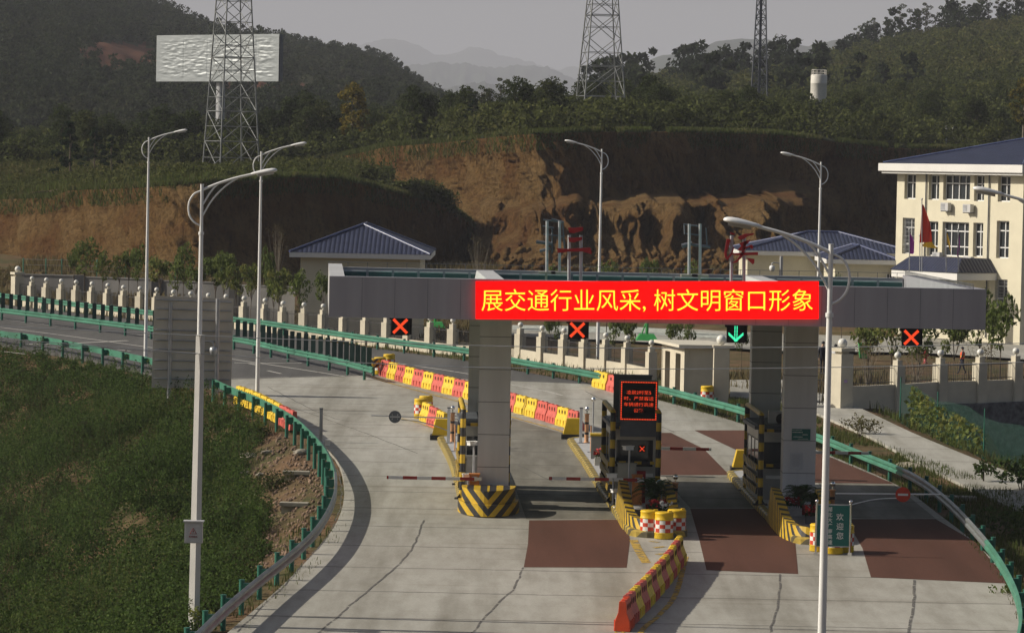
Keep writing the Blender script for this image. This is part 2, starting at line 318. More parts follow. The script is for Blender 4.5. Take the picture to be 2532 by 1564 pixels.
# ------------------------------------------------------------------ objects
def prop(o, label=None, cat=None, group=None, kind=None):
    for k, v in (('label', label), ('category', cat), ('group', group), ('kind', kind)):
        if v: o[k] = v
    return o
def link(name, me, parent=None):
    o = bpy.data.objects.new(name, me); COL.objects.link(o)
    if parent: o.parent = parent
    return o
def thing(name, label, cat, loc=(0, 0, 0), rz=0.0, group=None):
    o = bpy.data.objects.new(name, None); COL.objects.link(o); o.empty_display_size = 0.2
    o.location = loc; o.rotation_euler = (0, 0, rz)
    return prop(o, label, cat, group)
def copy_tree(o, parent=None):
    c = o.copy(); COL.objects.link(c)
    if parent: c.parent = parent
    for ch in list(o.children): copy_tree(ch, c)
    return c
def place(proto, used, loc, rz=0.0, label=None, scale=None, group=None):
    o = proto if not used else copy_tree(proto)
    o.location = loc; o.rotation_euler = (0, 0, rz)
    if label: o['label'] = label
    if group: o['group'] = group
    if scale: o.scale = scale if hasattr(scale, '__len__') else (scale,) * 3
    return o

class MB:
    """collects shapes, builds ONE mesh object"""
    def __init__(s, off=(0, 0, 0)): s.v = []; s.f = []; s.m = []; s.sm = []; s.uv = {}; s.off = Vector(off)
    def add(s, vs, fs, mi=0, smooth=False):
        n = len(s.v); s.v += [Vector(v) - s.off for v in vs]
        for f in fs: s.f.append([i + n for i in f]); s.m.append(mi); s.sm.append(smooth)
    def box(s, c, d, rz=0.0, mi=0, M4=None):
        x, y, z = d[0] / 2, d[1] / 2, d[2] / 2; c = Vector(c); ca, sa = math.cos(rz), math.sin(rz)
        vs = []
        for k in (-z, z):
            for (i, j) in ((-x, -y), (x, -y), (x, y), (-x, y)): vs.append(c + Vector((i * ca - j * sa, i * sa + j * ca, k)))
        s.add(vs, [(3, 2, 1, 0), (4, 5, 6, 7), (0, 1, 5, 4), (1, 2, 6, 5), (2, 3, 7, 6), (3, 0, 4, 7)], mi); return s
    def frame(s, o, ex, ey, ez, mi=0):
        """box from corner o spanned by three edge vectors"""
        o, ex, ey, ez = map(Vector, (o, ex, ey, ez))
        vs = [o, o + ex, o + ex + ey, o + ey, o + ez, o + ex + ez, o + ex + ey + ez, o + ey + ez]
        s.add(vs, [(3, 2, 1, 0), (4, 5, 6, 7), (0, 1, 5, 4), (1, 2, 6, 5), (2, 3, 7, 6), (3, 0, 4, 7)], mi); return s
    def quad(s, a, b, c, d, mi=0): s.add([a, b, c, d], [(0, 1, 2, 3)], mi); return s
    def tube(s, pts, r, n=8, mi=0, caps=True, smooth=True):
        pts = [Vector(p) for p in pts]; rs = r if hasattr(r, '__len__') else [r] * len(pts); vs = []; fs = []
        ref = None
        for i, p in enumerate(pts):
            d = (pts[min(i + 1, len(pts) - 1)] - pts[max(i - 1, 0)]).normalized()
            if ref is None: ref = d.orthogonal().normalized()
            ref = (ref - d * ref.dot(d)); ref = ref.normalized() if ref.length > 1e-5 else d.orthogonal().normalized()
            q = d.cross(ref)
            for k in range(n):
                a = 2 * math.pi * (k + 0.5) / n; vs.append(p + (ref * math.cos(a) + q * math.sin(a)) * rs[i])
        for i in range(len(pts) - 1):
            for k in range(n): fs.append((i * n + k, i * n + (k + 1) % n, (i + 1) * n + (k + 1) % n, (i + 1) * n + k))
        s.add(vs, fs, mi, smooth)
        if caps:
            m = len(pts) - 1; s.add([vs[k] for k in range(n)][::-1] + [vs[m * n + k] for k in range(n)], [tuple(range(n)), tuple(range(n, 2 * n))], mi)
        return s
    def lathe(s, prof, c=(0, 0, 0), n=16, mi=0, smooth=True, checks=None):
        c = Vector(c); vs = []
        for (r, z) in prof:
            for k in range(n): a = 2 * math.pi * k / n; vs.append(c + Vector((r * math.cos(a), r * math.sin(a), z)))
        for i in range(len(prof) - 1):
            for k in range(n):
                f = (i * n + k, i * n + (k + 1) % n, (i + 1) * n + (k + 1) % n, (i + 1) * n + k)
                q = mi if not checks or checks(i, k) is None else checks(i, k)
                s.f.append([j + len(s.v) for j in f]); s.m.append(q); s.sm.append(smooth)
        s.v += [v - s.off for v in vs]
        return s
    def ball(s, c, r, n=12, mi=0, sz=1.0):
        return s.lathe([(max(1e-3, r * math.sin(math.pi * i / (n // 2 + 2))), -r * sz * math.cos(math.pi * i / (n // 2 + 2))) for i in range(n // 2 + 3)], c, n, mi)
    def prism(s, poly, z0, z1, mi=0, mtop=None):
        n = len(poly); vs = [Vector((p[0], p[1], z0)) for p in poly] + [Vector((p[0], p[1], z1)) for p in poly]
        s.add(vs, [(i, (i + 1) % n, n + (i + 1) % n, n + i) for i in range(n)], mi)
        s.add(vs, [tuple(range(n))[::-1], tuple(range(n, 2 * n))], mi if mtop is None else mtop); return s
    def sweep(s, path, sect, mi=0, closed=False, up=Vector((0, 0, 1)), smooth=False):
        """sect: (sideways, up) pairs carried along path; side = right of travel"""
        path = [Vector(p) for p in path]; vs = []; n = len(sect)
        for i, p in enumerate(path):
            d = path[min(i + 1, len(path) - 1)] - path[max(i - 1, 0)]; d.z = 0; d.normalize(); side = Vector((d.y, -d.x, 0))
            for (a, b) in sect: vs.append(p + side * a + up * b)
        fs = []
        for i in range(len(path) - 1):
            for k in range(n if closed else n - 1): fs.append((i * n + k, i * n + (k + 1) % n, (i + 1) * n + (k + 1) % n, (i + 1) * n + k))
        s.add(vs, fs, mi, smooth)
        if closed:
            m = (len(path) - 1) * n; s.add(vs[:n] + vs[m:], [tuple(range(n))[::-1], tuple(range(n, 2 * n))], mi)
        return s
    def build(s, name, mats, parent=None, uv=None):
        me = bpy.data.meshes.new(name); me.from_pydata([tuple(v) for v in s.v], [], s.f)
        mats = mats if isinstance(mats, (list, tuple)) else [mats]
        for m in mats: me.materials.append(MAT[m] if isinstance(m, str) else m)
        me.polygons.foreach_set('material_index', s.m); me.polygons.foreach_set('use_smooth', s.sm)
        if uv:
            l = me.uv_layers.new(name='UVMap')
            for p in me.polygons:
                for li in p.loop_indices: l.data[li].uv = uv(me.vertices[me.loops[li].vertex_index].co, p.normal)
        me.update(); return link(name, me, parent)

def np_mesh(name, V, Q, mat, parent=None, smooth=False, normals=None):
    """V: n x 3, Q: m x k (3 or 4) -> object"""
    me = bpy.data.meshes.new(name); k = Q.shape[1]
    me.vertices.add(len(V)); me.vertices.foreach_set('co', np.ascontiguousarray(V, dtype=np.float32).ravel())
    me.loops.add(Q.size); me.loops.foreach_set('vertex_index', np.ascontiguousarray(Q, dtype=np.int32).ravel())
    me.polygons.add(len(Q)); me.polygons.foreach_set('loop_start', np.arange(0, Q.size, k, dtype=np.int32))
    if smooth: me.polygons.foreach_set('use_smooth', np.ones(len(Q), dtype=bool))
    me.materials.append(MAT[mat] if isinstance(mat, str) else mat)
    me.update(calc_edges=True); me.validate(); return link(name, me, parent) if name else me
def leaf_quads(C, size, flat=0.0, asp=0.5):
    """diamond leaves at the points C (n x 3), random attitude"""
    n = len(C); u = RNG.normal(size=(n, 3)); u[:, 2] *= (1 - flat); u /= np.linalg.norm(u, axis=1)[:, None]
    w = RNG.normal(size=(n, 3)); v = np.cross(u, w); v /= np.linalg.norm(v, axis=1)[:, None]
    sz = (size * RNG.uniform(0.6, 1.4, n))[:, None]
    V = np.stack([C + u * sz, C + v * sz * asp, C - u * sz, C - v * sz * asp], 1).reshape(-1, 3)
    return V, np.arange(4 * n).reshape(-1, 4)
def blade_quads(C, h, w, lean=0.35):
    n = len(C); a = RNG.uniform(0, 2 * np.pi, n); hh = h * RNG.uniform(0.5, 1.35, n)
    d = np.stack([np.cos(a), np.sin(a), np.zeros(n)], 1) * (w * RNG.uniform(0.6, 1.3, n))[:, None]
    b = RNG.uniform(0, 2 * np.pi, n); l = np.stack([np.cos(b), np.sin(b), np.zeros(n)], 1) * (hh * lean * RNG.uniform(0, 1, n))[:, None]
    top = C + l; top[:, 2] += hh
    V = np.stack([C - d, C + d, top + d * 0.25, top - d * 0.25], 1).reshape(-1, 3)
    return V, np.arange(4 * n).reshape(-1, 4)
def join(parts):
    V = []; Q = []; n = 0
    for v, q in parts: V.append(v); Q.append(q + n); n += len(v)
    return np.concatenate(V), np.concatenate(Q)
def vnoise(x, y, seed=0):
    """smooth 2-D value noise, arrays in, 0..1 out"""
    xi = np.floor(x).astype(int); yi = np.floor(y).astype(int); fx = x - xi; fy = y - yi
    fx = fx * fx * (3 - 2 * fx); fy = fy * fy * (3 - 2 * fy)
    def h(a, b):
        k = (a * 374761393 + b * 668265263 + seed * 974711) & 0x7fffffff; k = (k ^ (k >> 13)) * 1274126177 & 0x7fffffff
        return ((k ^ (k >> 16)) & 0xffff) / 65535.0
    return (h(xi, yi) * (1 - fx) + h(xi + 1, yi) * fx) * (1 - fy) + (h(xi, yi + 1) * (1 - fx) + h(xi + 1, yi + 1) * fx) * fy
def fbm(x, y, o=5, seed=0):
    s = 0; a = 0.5
    for i in range(o): s = s + a * vnoise(x * 2 ** i, y * 2 ** i, seed + i); a *= 0.5
    return s
_vf = {}
def text_mesh(txt, size, mats, name, parent=None, loc=(0, 0, 0), rot=(R(90), 0, 0), extrude=0.004, bold=0.0, align='CENTER', spacing=1.0, line=1.0):
    cu = bpy.data.curves.new(name, 'FONT'); cu.body = txt; cu.size = size; cu.extrude = extrude; cu.offset = bold
    cu.align_x = align; cu.align_y = 'CENTER'; cu.space_character = spacing; cu.space_line = line; cu.resolution_u = 3
    o = bpy.data.objects.new(name, cu); COL.objects.link(o)
    dg = bpy.context.evaluated_depsgraph_get(); me = bpy.data.meshes.new_from_object(o.evaluated_get(dg))
    bpy.data.objects.remove(o); bpy.data.curves.remove(cu)
    me.name = name; me.materials.clear(); me.materials.append(MAT[mats])
    q = link(name, me, parent); q.location = loc; q.rotation_euler = rot; return q
ORD = ['first', 'second', 'third', 'fourth', 'fifth', 'sixth', 'seventh', 'eighth', 'ninth', 'tenth', 'eleventh', 'twelfth', 'thirteenth', 'fourteenth', 'fifteenth', 'sixteenth', 'seventeenth', 'eighteenth', 'nineteenth', 'twentieth', 'twenty-first', 'twenty-second', 'twenty-third', 'twenty-fourth', 'twenty-fifth', 'twenty-sixth', 'twenty-seventh', 'twenty-eighth']
# ------------------------------------------------------------------ plan lines (read off the road plane)
def line(pts, h=0.0, n=6): return [onroad(p) for p in spline([G(x, y, h) for x, y in pts], n)]
GR_L = line([(-160, 765), (0, 790), (100, 803), (360, 855), (470, 888), (556, 925), (620, 950), (700, 993), (765, 1055), (795, 1110), (801, 1155), (790, 1200), (755, 1258), (700, 1312), (620, 1375), (540, 1442), (470, 1508), (380, 1590), (300, 1670)], 0.75)
GR_M = line([(-160, 716), (0, 735), (185, 757), (370, 780), (560, 803), (700, 833), (800, 853), (892, 877)], 0.75)
GR_R = line([(-160, 682), (0, 700), (185, 722), (370, 742), (560, 757), (680, 772), (800, 790), (960, 812), (1120, 832), (1220, 853), (1420, 888), (1580, 922), (1700, 953), (1790, 978), (1960, 1038), (2060, 1078), (2180, 1128), (2260, 1184), (2330, 1254), (2385, 1322), (2425, 1392), (2442, 1450), (2440, 1500), (2420, 1560), (2390, 1620)], 0.75)
gl = np.array([(p.y, p.x) for p in GR_L]); gl = gl[np.argsort(gl[:, 0])]
gr = np.array([(p.y, p.x) for p in GR_R]); gr = gr[np.argsort(gr[:, 0])]
def xg(Y): return np.interp(Y, gl[:, 0], gl[:, 1])
def xr(Y): return np.interp(Y, gr[:, 0], gr[:, 1])
FB = [(223, 530), (322, 540), (425, 548), (528, 556), (638, 567), (747, 578), (855, 592), (970, 600), (1085, 608), (1200, 625), (1320, 635), (1443, 647), (1565, 655), (1690, 668), (1835, 683), (1960, 703), (2105, 712), (2238, 722)]
FB = [(x / 2.8 / K, (500 + y / 2.8) / K) for x, y in FB]
FB += [(x / K, y / K) for x, y in [(851, 766), (905, 772), (957, 777), (1010, 782), (1064, 788), (1120, 793), (1176, 797), (1232, 801), (1287, 804), (1341, 812), (1395, 818), (1446, 824), (1498, 830), (1551, 837), (1611, 848)]]
FENCE_L = [onroad(G(x, y, 1.72)) for x, y in FB]
FENCE_R = [onroad(G(x / K, y / K, h)) for x, y, h in [(2083.5, 843.6, 3.05), (2220, 880.7, 2.25), (2326, 875, 2.25), (2424, 873, 2.25), (2512, 870, 2.25), (2600, 867, 2.25)]]
fx = np.array([p.x for p in FENCE_L + FENCE_R]); fy = np.array([p.y for p in FENCE_L + FENCE_R]); q_ = np.argsort(fx); fx = fx[q_]; fy = fy[q_]
def fY(X): return np.interp(X, fx, fy)
PATH_R = [G(1960, 925), G(2020, 955), G(2180, 1030), G(2448, 1140), G(2620, 1215)]
pr = np.array([(p.y, p.x) for p in PATH_R]); pr = pr[np.argsort(pr[:, 0])]
def sm(t): t = np.clip(t, 0, 1); return t * t * (3 - 2 * t)
def gz(X, Y):
    X = np.asarray(X, float); Y = np.asarray(Y, float)
    z = G_ * (np.clip(Y, 20, 300) - YT) - 0.16
    # compound behind the boundary fence lies lower than the road, then rises to the cut slopes
    tgt = 0.1 + 1.0 * sm((Y - 246) / 10) * sm((X - 12) / 14) + 3.2 * sm((Y - 248) / 45)
    w = sm((Y - fY(X) - 1.0) / 14.0) * sm((X + 24) / 8.0) * (X < 60)
    z = z * (1 - w) + tgt * w
    d = xg(Y) - X; z = z - np.clip((d - 0.75) * 0.48, 0, 5.0) * (1 - sm((Y - 205) / 30))          # left embankment
    e = X - np.interp(Y, pr[:, 0], pr[:, 1]); z = z - np.clip((e - 0.9) * 0.7, 0, 2.6) * (Y < fY(X) - 0.1) * (Y > 60)   # ditch right of the path
    z = z + 0.10 * (fbm(X * 0.35, Y * 0.35, 4, 3) - 0.47) * ((d > 1) | (Y > fY(X) + 2))
    return z
def gzz(x, y): return float(gz(np.array([x]), np.array([y]))[0])
def grid_obj(name, X, Y, Z, mat, smooth=True):
    m, n = X.shape; V = np.stack([X, Y, Z], -1).reshape(-1, 3)
    i = np.arange(m * n).reshape(m, n); Q = np.stack([i[:-1, :-1], i[:-1, 1:], i[1:, 1:], i[1:, :-1]], -1).reshape(-1, 4)
    return np_mesh(name, V, Q, mat, smooth=smooth)
ax = np.concatenate([[-45000, -9000, -3000, -900, -300, -140], np.arange(-80, 80.1, 0.8), [140, 300, 900, 3000, 9000, 45000]])
ay = np.concatenate([[-3000, -800, -200, 0, 40], np.arange(60, 330.1, 1.0), [380, 460, 700, 1200, 2500, 5000, 9000, 15000, 50000]])
XX, YY = np.meshgrid(ax, ay); ground = grid_obj('ground', XX, YY, gz(XX, YY), 'earth'); prop(ground, 'bare earth and dry grass ground around the toll plaza', 'ground', kind='structure')

def sheet(name, pts, mat, h, label, cat='road', thick=0.0):
    """flat sheet on the road plane from world points"""
    pts = [onroad(p, h) for p in pts]; n = len(pts)
    if thick:
        vs = pts + [p - Vector((0, 0, thick)) for p in pts]
        fs = [tuple(range(n)), tuple(range(2 * n - 1, n - 1, -1))] + [(i, n + i, n + (i + 1) % n, (i + 1) % n) for i in range(n)]
    else: vs = pts; fs = [tuple(range(n))]
    b = MB(); b.add(vs, fs); o = b.build(name, mat); bm = bmesh.new(); bm.from_mesh(o.data)
    bmesh.ops.recalc_face_normals(bm, faces=bm.faces)
    if not thick and bm.faces[:][0].normal.z < 0: bmesh.ops.reverse_faces(bm, faces=bm.faces)
    bmesh.ops.triangulate(bm, faces=[f for f in bm.faces if len(f.verts) > 4]); bm.to_mesh(o.data); bm.free()
    return prop(o, label, cat, kind='structure')
def pix(pts, n=0): return spline([G(x, y) for x, y in pts], n) if n else [G(x, y) for x, y in pts]
PL = pix([(500, 921), (570, 943), (705, 1016), (792, 1080), (822, 1150), (806, 1245), (706, 1368), (547, 1508), (430, 1610), (330, 1700)], 5)
PR = pix([(1400, 915), (1600, 962), (1790, 1017), (1960, 1078), (2140, 1156), (2240, 1225), (2335, 1300), (2402, 1372), (2432, 1450), (2436, 1520), (2420, 1610), (2390, 1700)], 5)
sheet('concrete_plaza', PL + PR[::-1] + pix([(1218, 908), (890, 896), (500, 906)]), 'concrete', 0.0, 'worn light concrete paving of the toll plaza', 'pavement', 0.3)
AS = pix([(-190, 775), (0, 822), (180, 852), (360, 894), (500, 926)], 5)[:-1] + pix([(500, 907), (890, 897), (1218, 910), (1402, 917), (1445, 926)])
AT = pix([(1445, 921), (1230, 885), (1120, 863), (960, 841), (800, 819), (680, 800), (560, 786), (370, 768), (0, 727), (-190, 700)], 4)
sheet('asphalt_road', AS + AT, 'asphalt', 0.005, 'grey asphalt carriageways curving in from the left', 'road', 0.25)
RP = [([(1265, 1243), (1497, 1241)], [(1506, 1290), (1498, 1356)], [(1252, 1355), (1262, 1300)], 'red anti-skid paving patch in the lane between the first two islands'),
      ([(1650, 1215), (1866, 1215)], [(1900, 1285), (1908, 1371)], [(1689, 1362), (1672, 1290)], 'red anti-skid paving patch in the lane right of the near barrier row'),
      ([(2022, 1240), (2237, 1240)], [(2332, 1295), (2416, 1394)], [(2082, 1379), (2062, 1310)], 'large red anti-skid paving patch in the rightmost lane'),
      ([(1570, 1034), (1604, 1034)], [(1682, 1072), (1744, 1135)], [(1570, 1135), (1560, 1085)], 'red anti-skid paving patch behind the booth with the display'),
      ([(1660, 1028), (1810, 1028)], [(1968, 1085), (2138, 1156)], [(1872, 1152), (1796, 1092)], 'red anti-skid paving patch behind the rightmost booth')]
for a, b_, c_, lab in RP: sheet('red_paving', pix(a + b_ + c_), 'red_paving', 0.006, lab, 'pavement')
for a, lab in (([(1165, 1060), (1215, 1120), (1244, 1200), (1258, 1240), (1475, 1240), (1452, 1185), (1440, 1150), (1385, 1095), (1365, 1060), (1345, 1035), (1225, 1000)], 'oil stained concrete of the lane between the left and middle islands'), ([(1590, 1137), (1745, 1137), (1800, 1180), (1866, 1213), (1650, 1213), (1620, 1180)], 'stained concrete of the lane between the middle and right islands, canopy shade painted in'),
               ([(1955, 1153), (2138, 1158), (2236, 1238), (2022, 1238)], 'stained concrete of the rightmost lane, canopy shade painted in')):
    sheet('stained_shade_paving', pix(a), 'concrete_dark', 0.004, lab, 'pavement')  # left lane is stained; the other two sheets also carry painted canopy shade
def strip(b, pts, w, h, mi=0, n=6):
    q = [onroad(p, h) for p in (spline(pts, n) if len(pts) > 2 else pts)]
    b.sweep(q, [(-w / 2, 0), (w / 2, 0)], mi)
mk = MB()
for pts, w in [([(0, 782), (185, 806), (370, 832), (560, 859), (700, 880), (822, 899)], 0.16), ([(-60, 800), (60, 806), (122, 813)], 0.45), ([(0, 803), (70, 800)], 0.5),
               ([(65, 823), (180, 820), (305, 814)], 0.35), ([(184, 824), (221, 828)], 0.16), ([(280, 835), (312, 839)], 0.16), ([(370, 848), (402, 853)], 0.16), ([(640, 886), (672, 893)], 0.16),
               ([(560, 867), (640, 868), (722, 868)], 0.30), ([(596, 869), (618, 873)], 0.2), ([(275, 857), (390, 856)], 0.35), ([(500, 905), (700, 901), (888, 896)], 0.10),
               ([(0, 839), (60, 846)], 0.16), ([(905, 862), (1040, 881), (1165, 901)], 0.15), ([(1215, 918), (1300, 934), (1345, 945)], 0.15), ([(1056, 912), (1088, 919)], 0.15), ([(1132, 932), (1160, 939)], 0.15),
               ([(0, 762), (200, 786), (380, 806)], 0.14)]:
    strip(mk, pix(pts), w, 0.012)
prop(mk.build('white_lane_markings', 'mark_white'), 'worn white lane lines and dashes on the asphalt', 'road markings', kind='structure')
mk = MB()
for pts, w in [([(895, 905), (1000, 934), (1120, 966), (1250, 1004), (1340, 1030), (1368, 1050)], 0.16), ([(880, 898), (960, 915)], 0.12), ([(1514, 1290), (1528, 1318), (1545, 1345)], 0.28), ([(1555, 1293), (1575, 1296)], 0.2),
               ([(1560, 1309), (1590, 1306)], 0.22), ([(1570, 1325), (1592, 1322)], 0.22), ([(1452, 1545), (1480, 1512), (1500, 1490)], 0.25), ([(1640, 1330), (1615, 1420), (1575, 1470), (1540, 1500), (1515, 1540)], 0.16), ([(1050, 1030), (1005, 1012), (960, 1000)], 0.12)]:
    strip(mk, pix(pts), w, 0.012)
prop(mk.build('yellow_lane_markings', 'mark_yellow'), 'worn yellow edge lines and chevrons on the concrete', 'road markings', kind='structure')
mk = MB()
for pts, w in [([(556, 935), (700, 975), (860, 1030), (1010, 1088)], 0.045), ([(1012, 1243), (985, 1310), (945, 1355), (850, 1435), (740, 1530)], 0.055), ([(1252, 1356), (1225, 1410), (1190, 1440), (1120, 1520)], 0.055), ([(1866, 1372), (1862, 1430), (1838, 1520)], 0.06),
               ([(2184, 1386), (2186, 1440), (2172, 1520)], 0.08), ([(780, 1085), (815, 1150), (800, 1250), (700, 1375), (560, 1515)], 0.04), ([(1240, 1112), (1330, 1155)], 0.05), ([(640, 925), (800, 1000), (930, 1008)], 0.05),
               ([(1400, 935), (1500, 985), (1620, 1036)], 0.06)]:
    q = [p + Vector((random.uniform(-.03, .03), 0, 0)) for p in resample(spline(pix(pts), 6), 0.7)]; strip(mk, q, w, 0.010, n=2)
prop(mk.build('pavement_joints', 'tar'), 'dark tar joints between the concrete slabs', 'joints', kind='structure')
# path outside the right guardrail
PTH = pix([(1955, 935), (2020, 955), (2180, 1030), (2330, 1092), (2448, 1140), (2700, 1250)], 4) + pix([(2650, 1350), (2448, 1222), (2330, 1168), (2215, 1112), (2080, 1040), (1955, 985), (1900, 960), (1745, 945), (1745, 905), (1870, 905)])
sheet('concrete_path', PTH, 'concrete', -0.05, 'pale concrete path outside the right guardrail', 'path', 0.25)

# ------------------------------------------------------------------ cut slopes and hills
def interp(pts, xs):
    a = np.array(pts, float); return np.interp(xs, a[:, 0], a[:, 1])
def pix_grid(xs, y, Y):
    """world points seen at pixel (xs, y) at distance Y (arrays)"""
    px = xs * K - CW / 2; py = y * K - CH / 2
    D = np.array(fw)[None] * F + np.array(rv)[None] * px[..., None].reshape(-1, 1) - np.array(uv)[None] * py[..., None].reshape(-1, 1)
    t = Y.reshape(-1) / D[:, 1]; W = D * t[:, None]; W[:, 2] += CAMZ
    return W
def cut(name, label, top, bot, dist, nx, nt, prof, amp, seed, batter, mat='cliff', gul=1.0):
    """eroded bank: top / bottom pixel lines, dist = distance of the foot, prof(x, t) = setback of the face"""
    x0, x1 = top[0][0], top[-1][0]; xs = np.linspace(x0, x1, nx); Yb = interp(dist, xs)
    B = pix_grid(xs, interp(bot, xs), Yb); T = pix_grid(xs, interp(top, xs), Yb + batter)
    t = np.linspace(0, 1, nt)[:, None]
    X = B[None, :, 0] * (1 - t) + T[None, :, 0] * t; Z = B[None, :, 2] * (1 - t) + T[None, :, 2] * t
    s = np.concatenate([[0], np.cumsum(np.hypot(np.diff(B[:, 0]), np.diff(B[:, 1])))])[None, :] + 0 * t
    Y = B[None, :, 1] * (1 - t) + T[None, :, 1] * t + prof(xs[None, :] + 0 * t, t + 0 * s)
    hgt = (T[:, 2] - B[:, 2])[None, :] * t
    g1 = np.abs(fbm(s * 0.22 + 0.9 * fbm(s * 0.1, hgt * 0.2, 3, seed + 5), hgt * 0.05, 4, seed) - 0.5) * 2       # rills running down the face
    g2 = fbm(s * 0.08, hgt * 0.13, 4, seed + 9) - 0.5; g3 = np.abs(fbm((s + hgt * 0.75) * 1.1, hgt * 0.12, 3, seed + 2) - 0.5) * 2
    env = np.clip(np.sin(np.pi * np.clip(t * 0.93 + 0.03, 0, 1)) * 1.6, 0, 1)
    dsp = (np.minimum(g1 * 2.4, 1.0) * 2.1 * gul + g2 * 7.0 + np.minimum(g3 * 2.6, 1.0) * 1.15 * gul) * amp * env
    dx = np.gradient(Yb, xs); nrm = np.stack([np.gradient(B[:, 1]), -np.gradient(B[:, 0])], 1); nrm /= np.linalg.norm(nrm, axis=1)[:, None]
    nrm[nrm[:, 1] > 0] *= -1
    X = X - nrm[None, :, 0] * (dsp - 1.0 * amp); Y = Y - nrm[None, :, 1] * (dsp - 1.0 * amp)
    # carry the foot into the ground and the crown back over the plateau
    X = np.concatenate([X[:1], X, X[-1:]]); Y = np.concatenate([Y[:1] - 1.5, Y, Y[-1:] + 14]); Z = np.concatenate([Z[:1] - 2.5, Z, Z[-1:] + 0.25])
    o = grid_obj(name, X, Y, Z, mat); prop(o, label, 'hillside', kind='structure'); return X, Y, Z, xs
MT = [(-80, 478), (0, 478), (125, 474), (168, 456), (300, 452), (400, 446), (480, 438), (600, 432), (700, 424), (800, 428), (900, 452), (1040, 487), (1105, 527), (1180, 595), (1235, 642)]
MD = [(-80, 302), (0, 298), (130, 288), (170, 285), (300, 276), (400, 270), (480, 269), (600, 276), (700, 285), (800, 295), (900, 305), (1040, 315), (1110, 320), (1180, 326), (1240, 331)]
mound = cut('earth_bank', 'orange earth bank behind the left fence, grassy on top', MT, [(-80, 655), (400, 655), (1240, 650)], MD, 420, 70, lambda x, t: 0 * x - 1.5 * np.clip(0.3 - t, 0, 1) / 0.3, 0.5, 1, 5.0, gul=1.2)
CT = [(690, 402), (800, 380), (930, 352), (1050, 343), (1150, 332), (1230, 324), (1290, 320), (1400, 316), (1600, 316), (1850, 322), (2000, 340), (2130, 354), (2260, 357), (2380, 352), (2560, 340)]
CD = [(690, 362), (800, 356), (930, 348), (1050, 336), (1150, 324), (1230, 314), (1280, 310), (1330, 310), (1400, 312), (1600, 318), (1800, 326), (1860, 330), (1990, 345), (2130, 356), (2600, 380)]
def cprof(x, t):
    bench = sm((x - 1060) / 120) * (1 - sm((x - 1830) / 60)); k = 0.40 + 0.16 * fbm(x / 55.0, x * 0, 3, 91)
    heap = np.exp(-((x - 1895) / 70.0) ** 2)
    blk = (fbm(x / 46.0, t * 2.2, 3, 77) - 0.47) * 9.0 * (1 - sm((t - 0.40) / 0.1)) * sm((x - 1120) / 100) * (1 - sm((x - 1900) / 60))
    lo = np.interp(x, [1060, 1180, 1400, 1600, 1800, 1860], [0, -6.5, -7.0, -14.0, -21.0, -12.0])
    return lo * np.clip(bench * 1.2, 0, 1) * (1 - sm((t - k) / 0.07)) - 22.0 * heap * (1 - sm((t - 0.48) / 0.22)) - 5.0 * np.clip(0.28 - t, 0, 1) / 0.28 + blk + (fbm(x / 17.0, t * 3.2, 3, 78) - 0.47) * 5.0 * (1 - sm((t - 0.40) / 0.1)) * sm((x - 1120) / 100) * (1 - sm((x - 1950) / 60))
cliff = cut('earth_cliff', 'tall eroded orange earth cliff behind the toll canopy', CT, [(690, 655), (2560, 640)], CD, 620, 110, cprof, 0.52, 21, 6.0, gul=1.35)
def hill(name, label, top, Yt, bot, Yb, nx, nr, mat, seed, amp, prof=lambda t: t, x=None, back=0.5):
    xs = np.linspace(x[0], x[1], nx) if x else np.linspace(top[0][0], top[-1][0], nx)
    f = (lambda v: interp(v, xs)) if True else None
    YT_ = f(Yt) if isinstance(Yt, list) else np.full(nx, float(Yt)); YB_ = f(Yb) if isinstance(Yb, list) else np.full(nx, float(Yb))
    T = pix_grid(xs, interp(top, xs), YT_); B = pix_grid(xs, interp(bot, xs), YB_); t = np.linspace(0, 1, nr)[:, None]
    X = B[None, :, 0] * (1 - t) + T[None, :, 0] * t; Y = B[None, :, 1] * (1 - t) + T[None, :, 1] * t
    Z = B[None, :, 2] + (T[None, :, 2] - B[None, :, 2]) * prof(t)
    L = max(1.0, (T[:, 0].max() - T[:, 0].min())); n = fbm(X / L * 26, Y / L * 26, 5, seed) - 0.48
    Z = Z + n * amp * np.sin(np.pi * np.clip(t, 0, 1)) + (fbm(X / L * 60, Y / L * 60, 4, seed + 4) - 0.48) * amp * 0.22
    for k in (1, 2, 3):
        X = np.concatenate([X, X[-1:] * 1.04]); Y = np.concatenate([Y, Y[-1:] + (T[:, 1] - B[:, 1])[None] * 0.3]); Z = np.concatenate([Z, Z[-1:] - np.abs(T[:, 2] - B[:, 2])[None] * back * 0.4])
    o = grid_obj(name, X, Y, Z, mat); prop(o, label, 'hill', kind='structure'); return X[:nr], Y[:nr], Z[:nr], xs, o
BT = [(-120, 474), (-80, 470), (125, 466), (168, 448), (300, 445), (400, 440), (480, 432), (600, 428), (760, 420)]
bankt = hill('hill_terrace', 'grassy terrace on top of the earth bank', [(-120, 400), (300, 408), (520, 412), (760, 396), (860, 392)], 350, [(-120, 470), (0, 470), (168, 448), (480, 430), (700, 418), (800, 420), (860, 432)], [(-120, 308), (0, 304), (170, 291), (400, 277), (480, 276), (600, 283), (800, 302), (860, 308)], 120, 26, 'dry_grass', 31, 1.2)
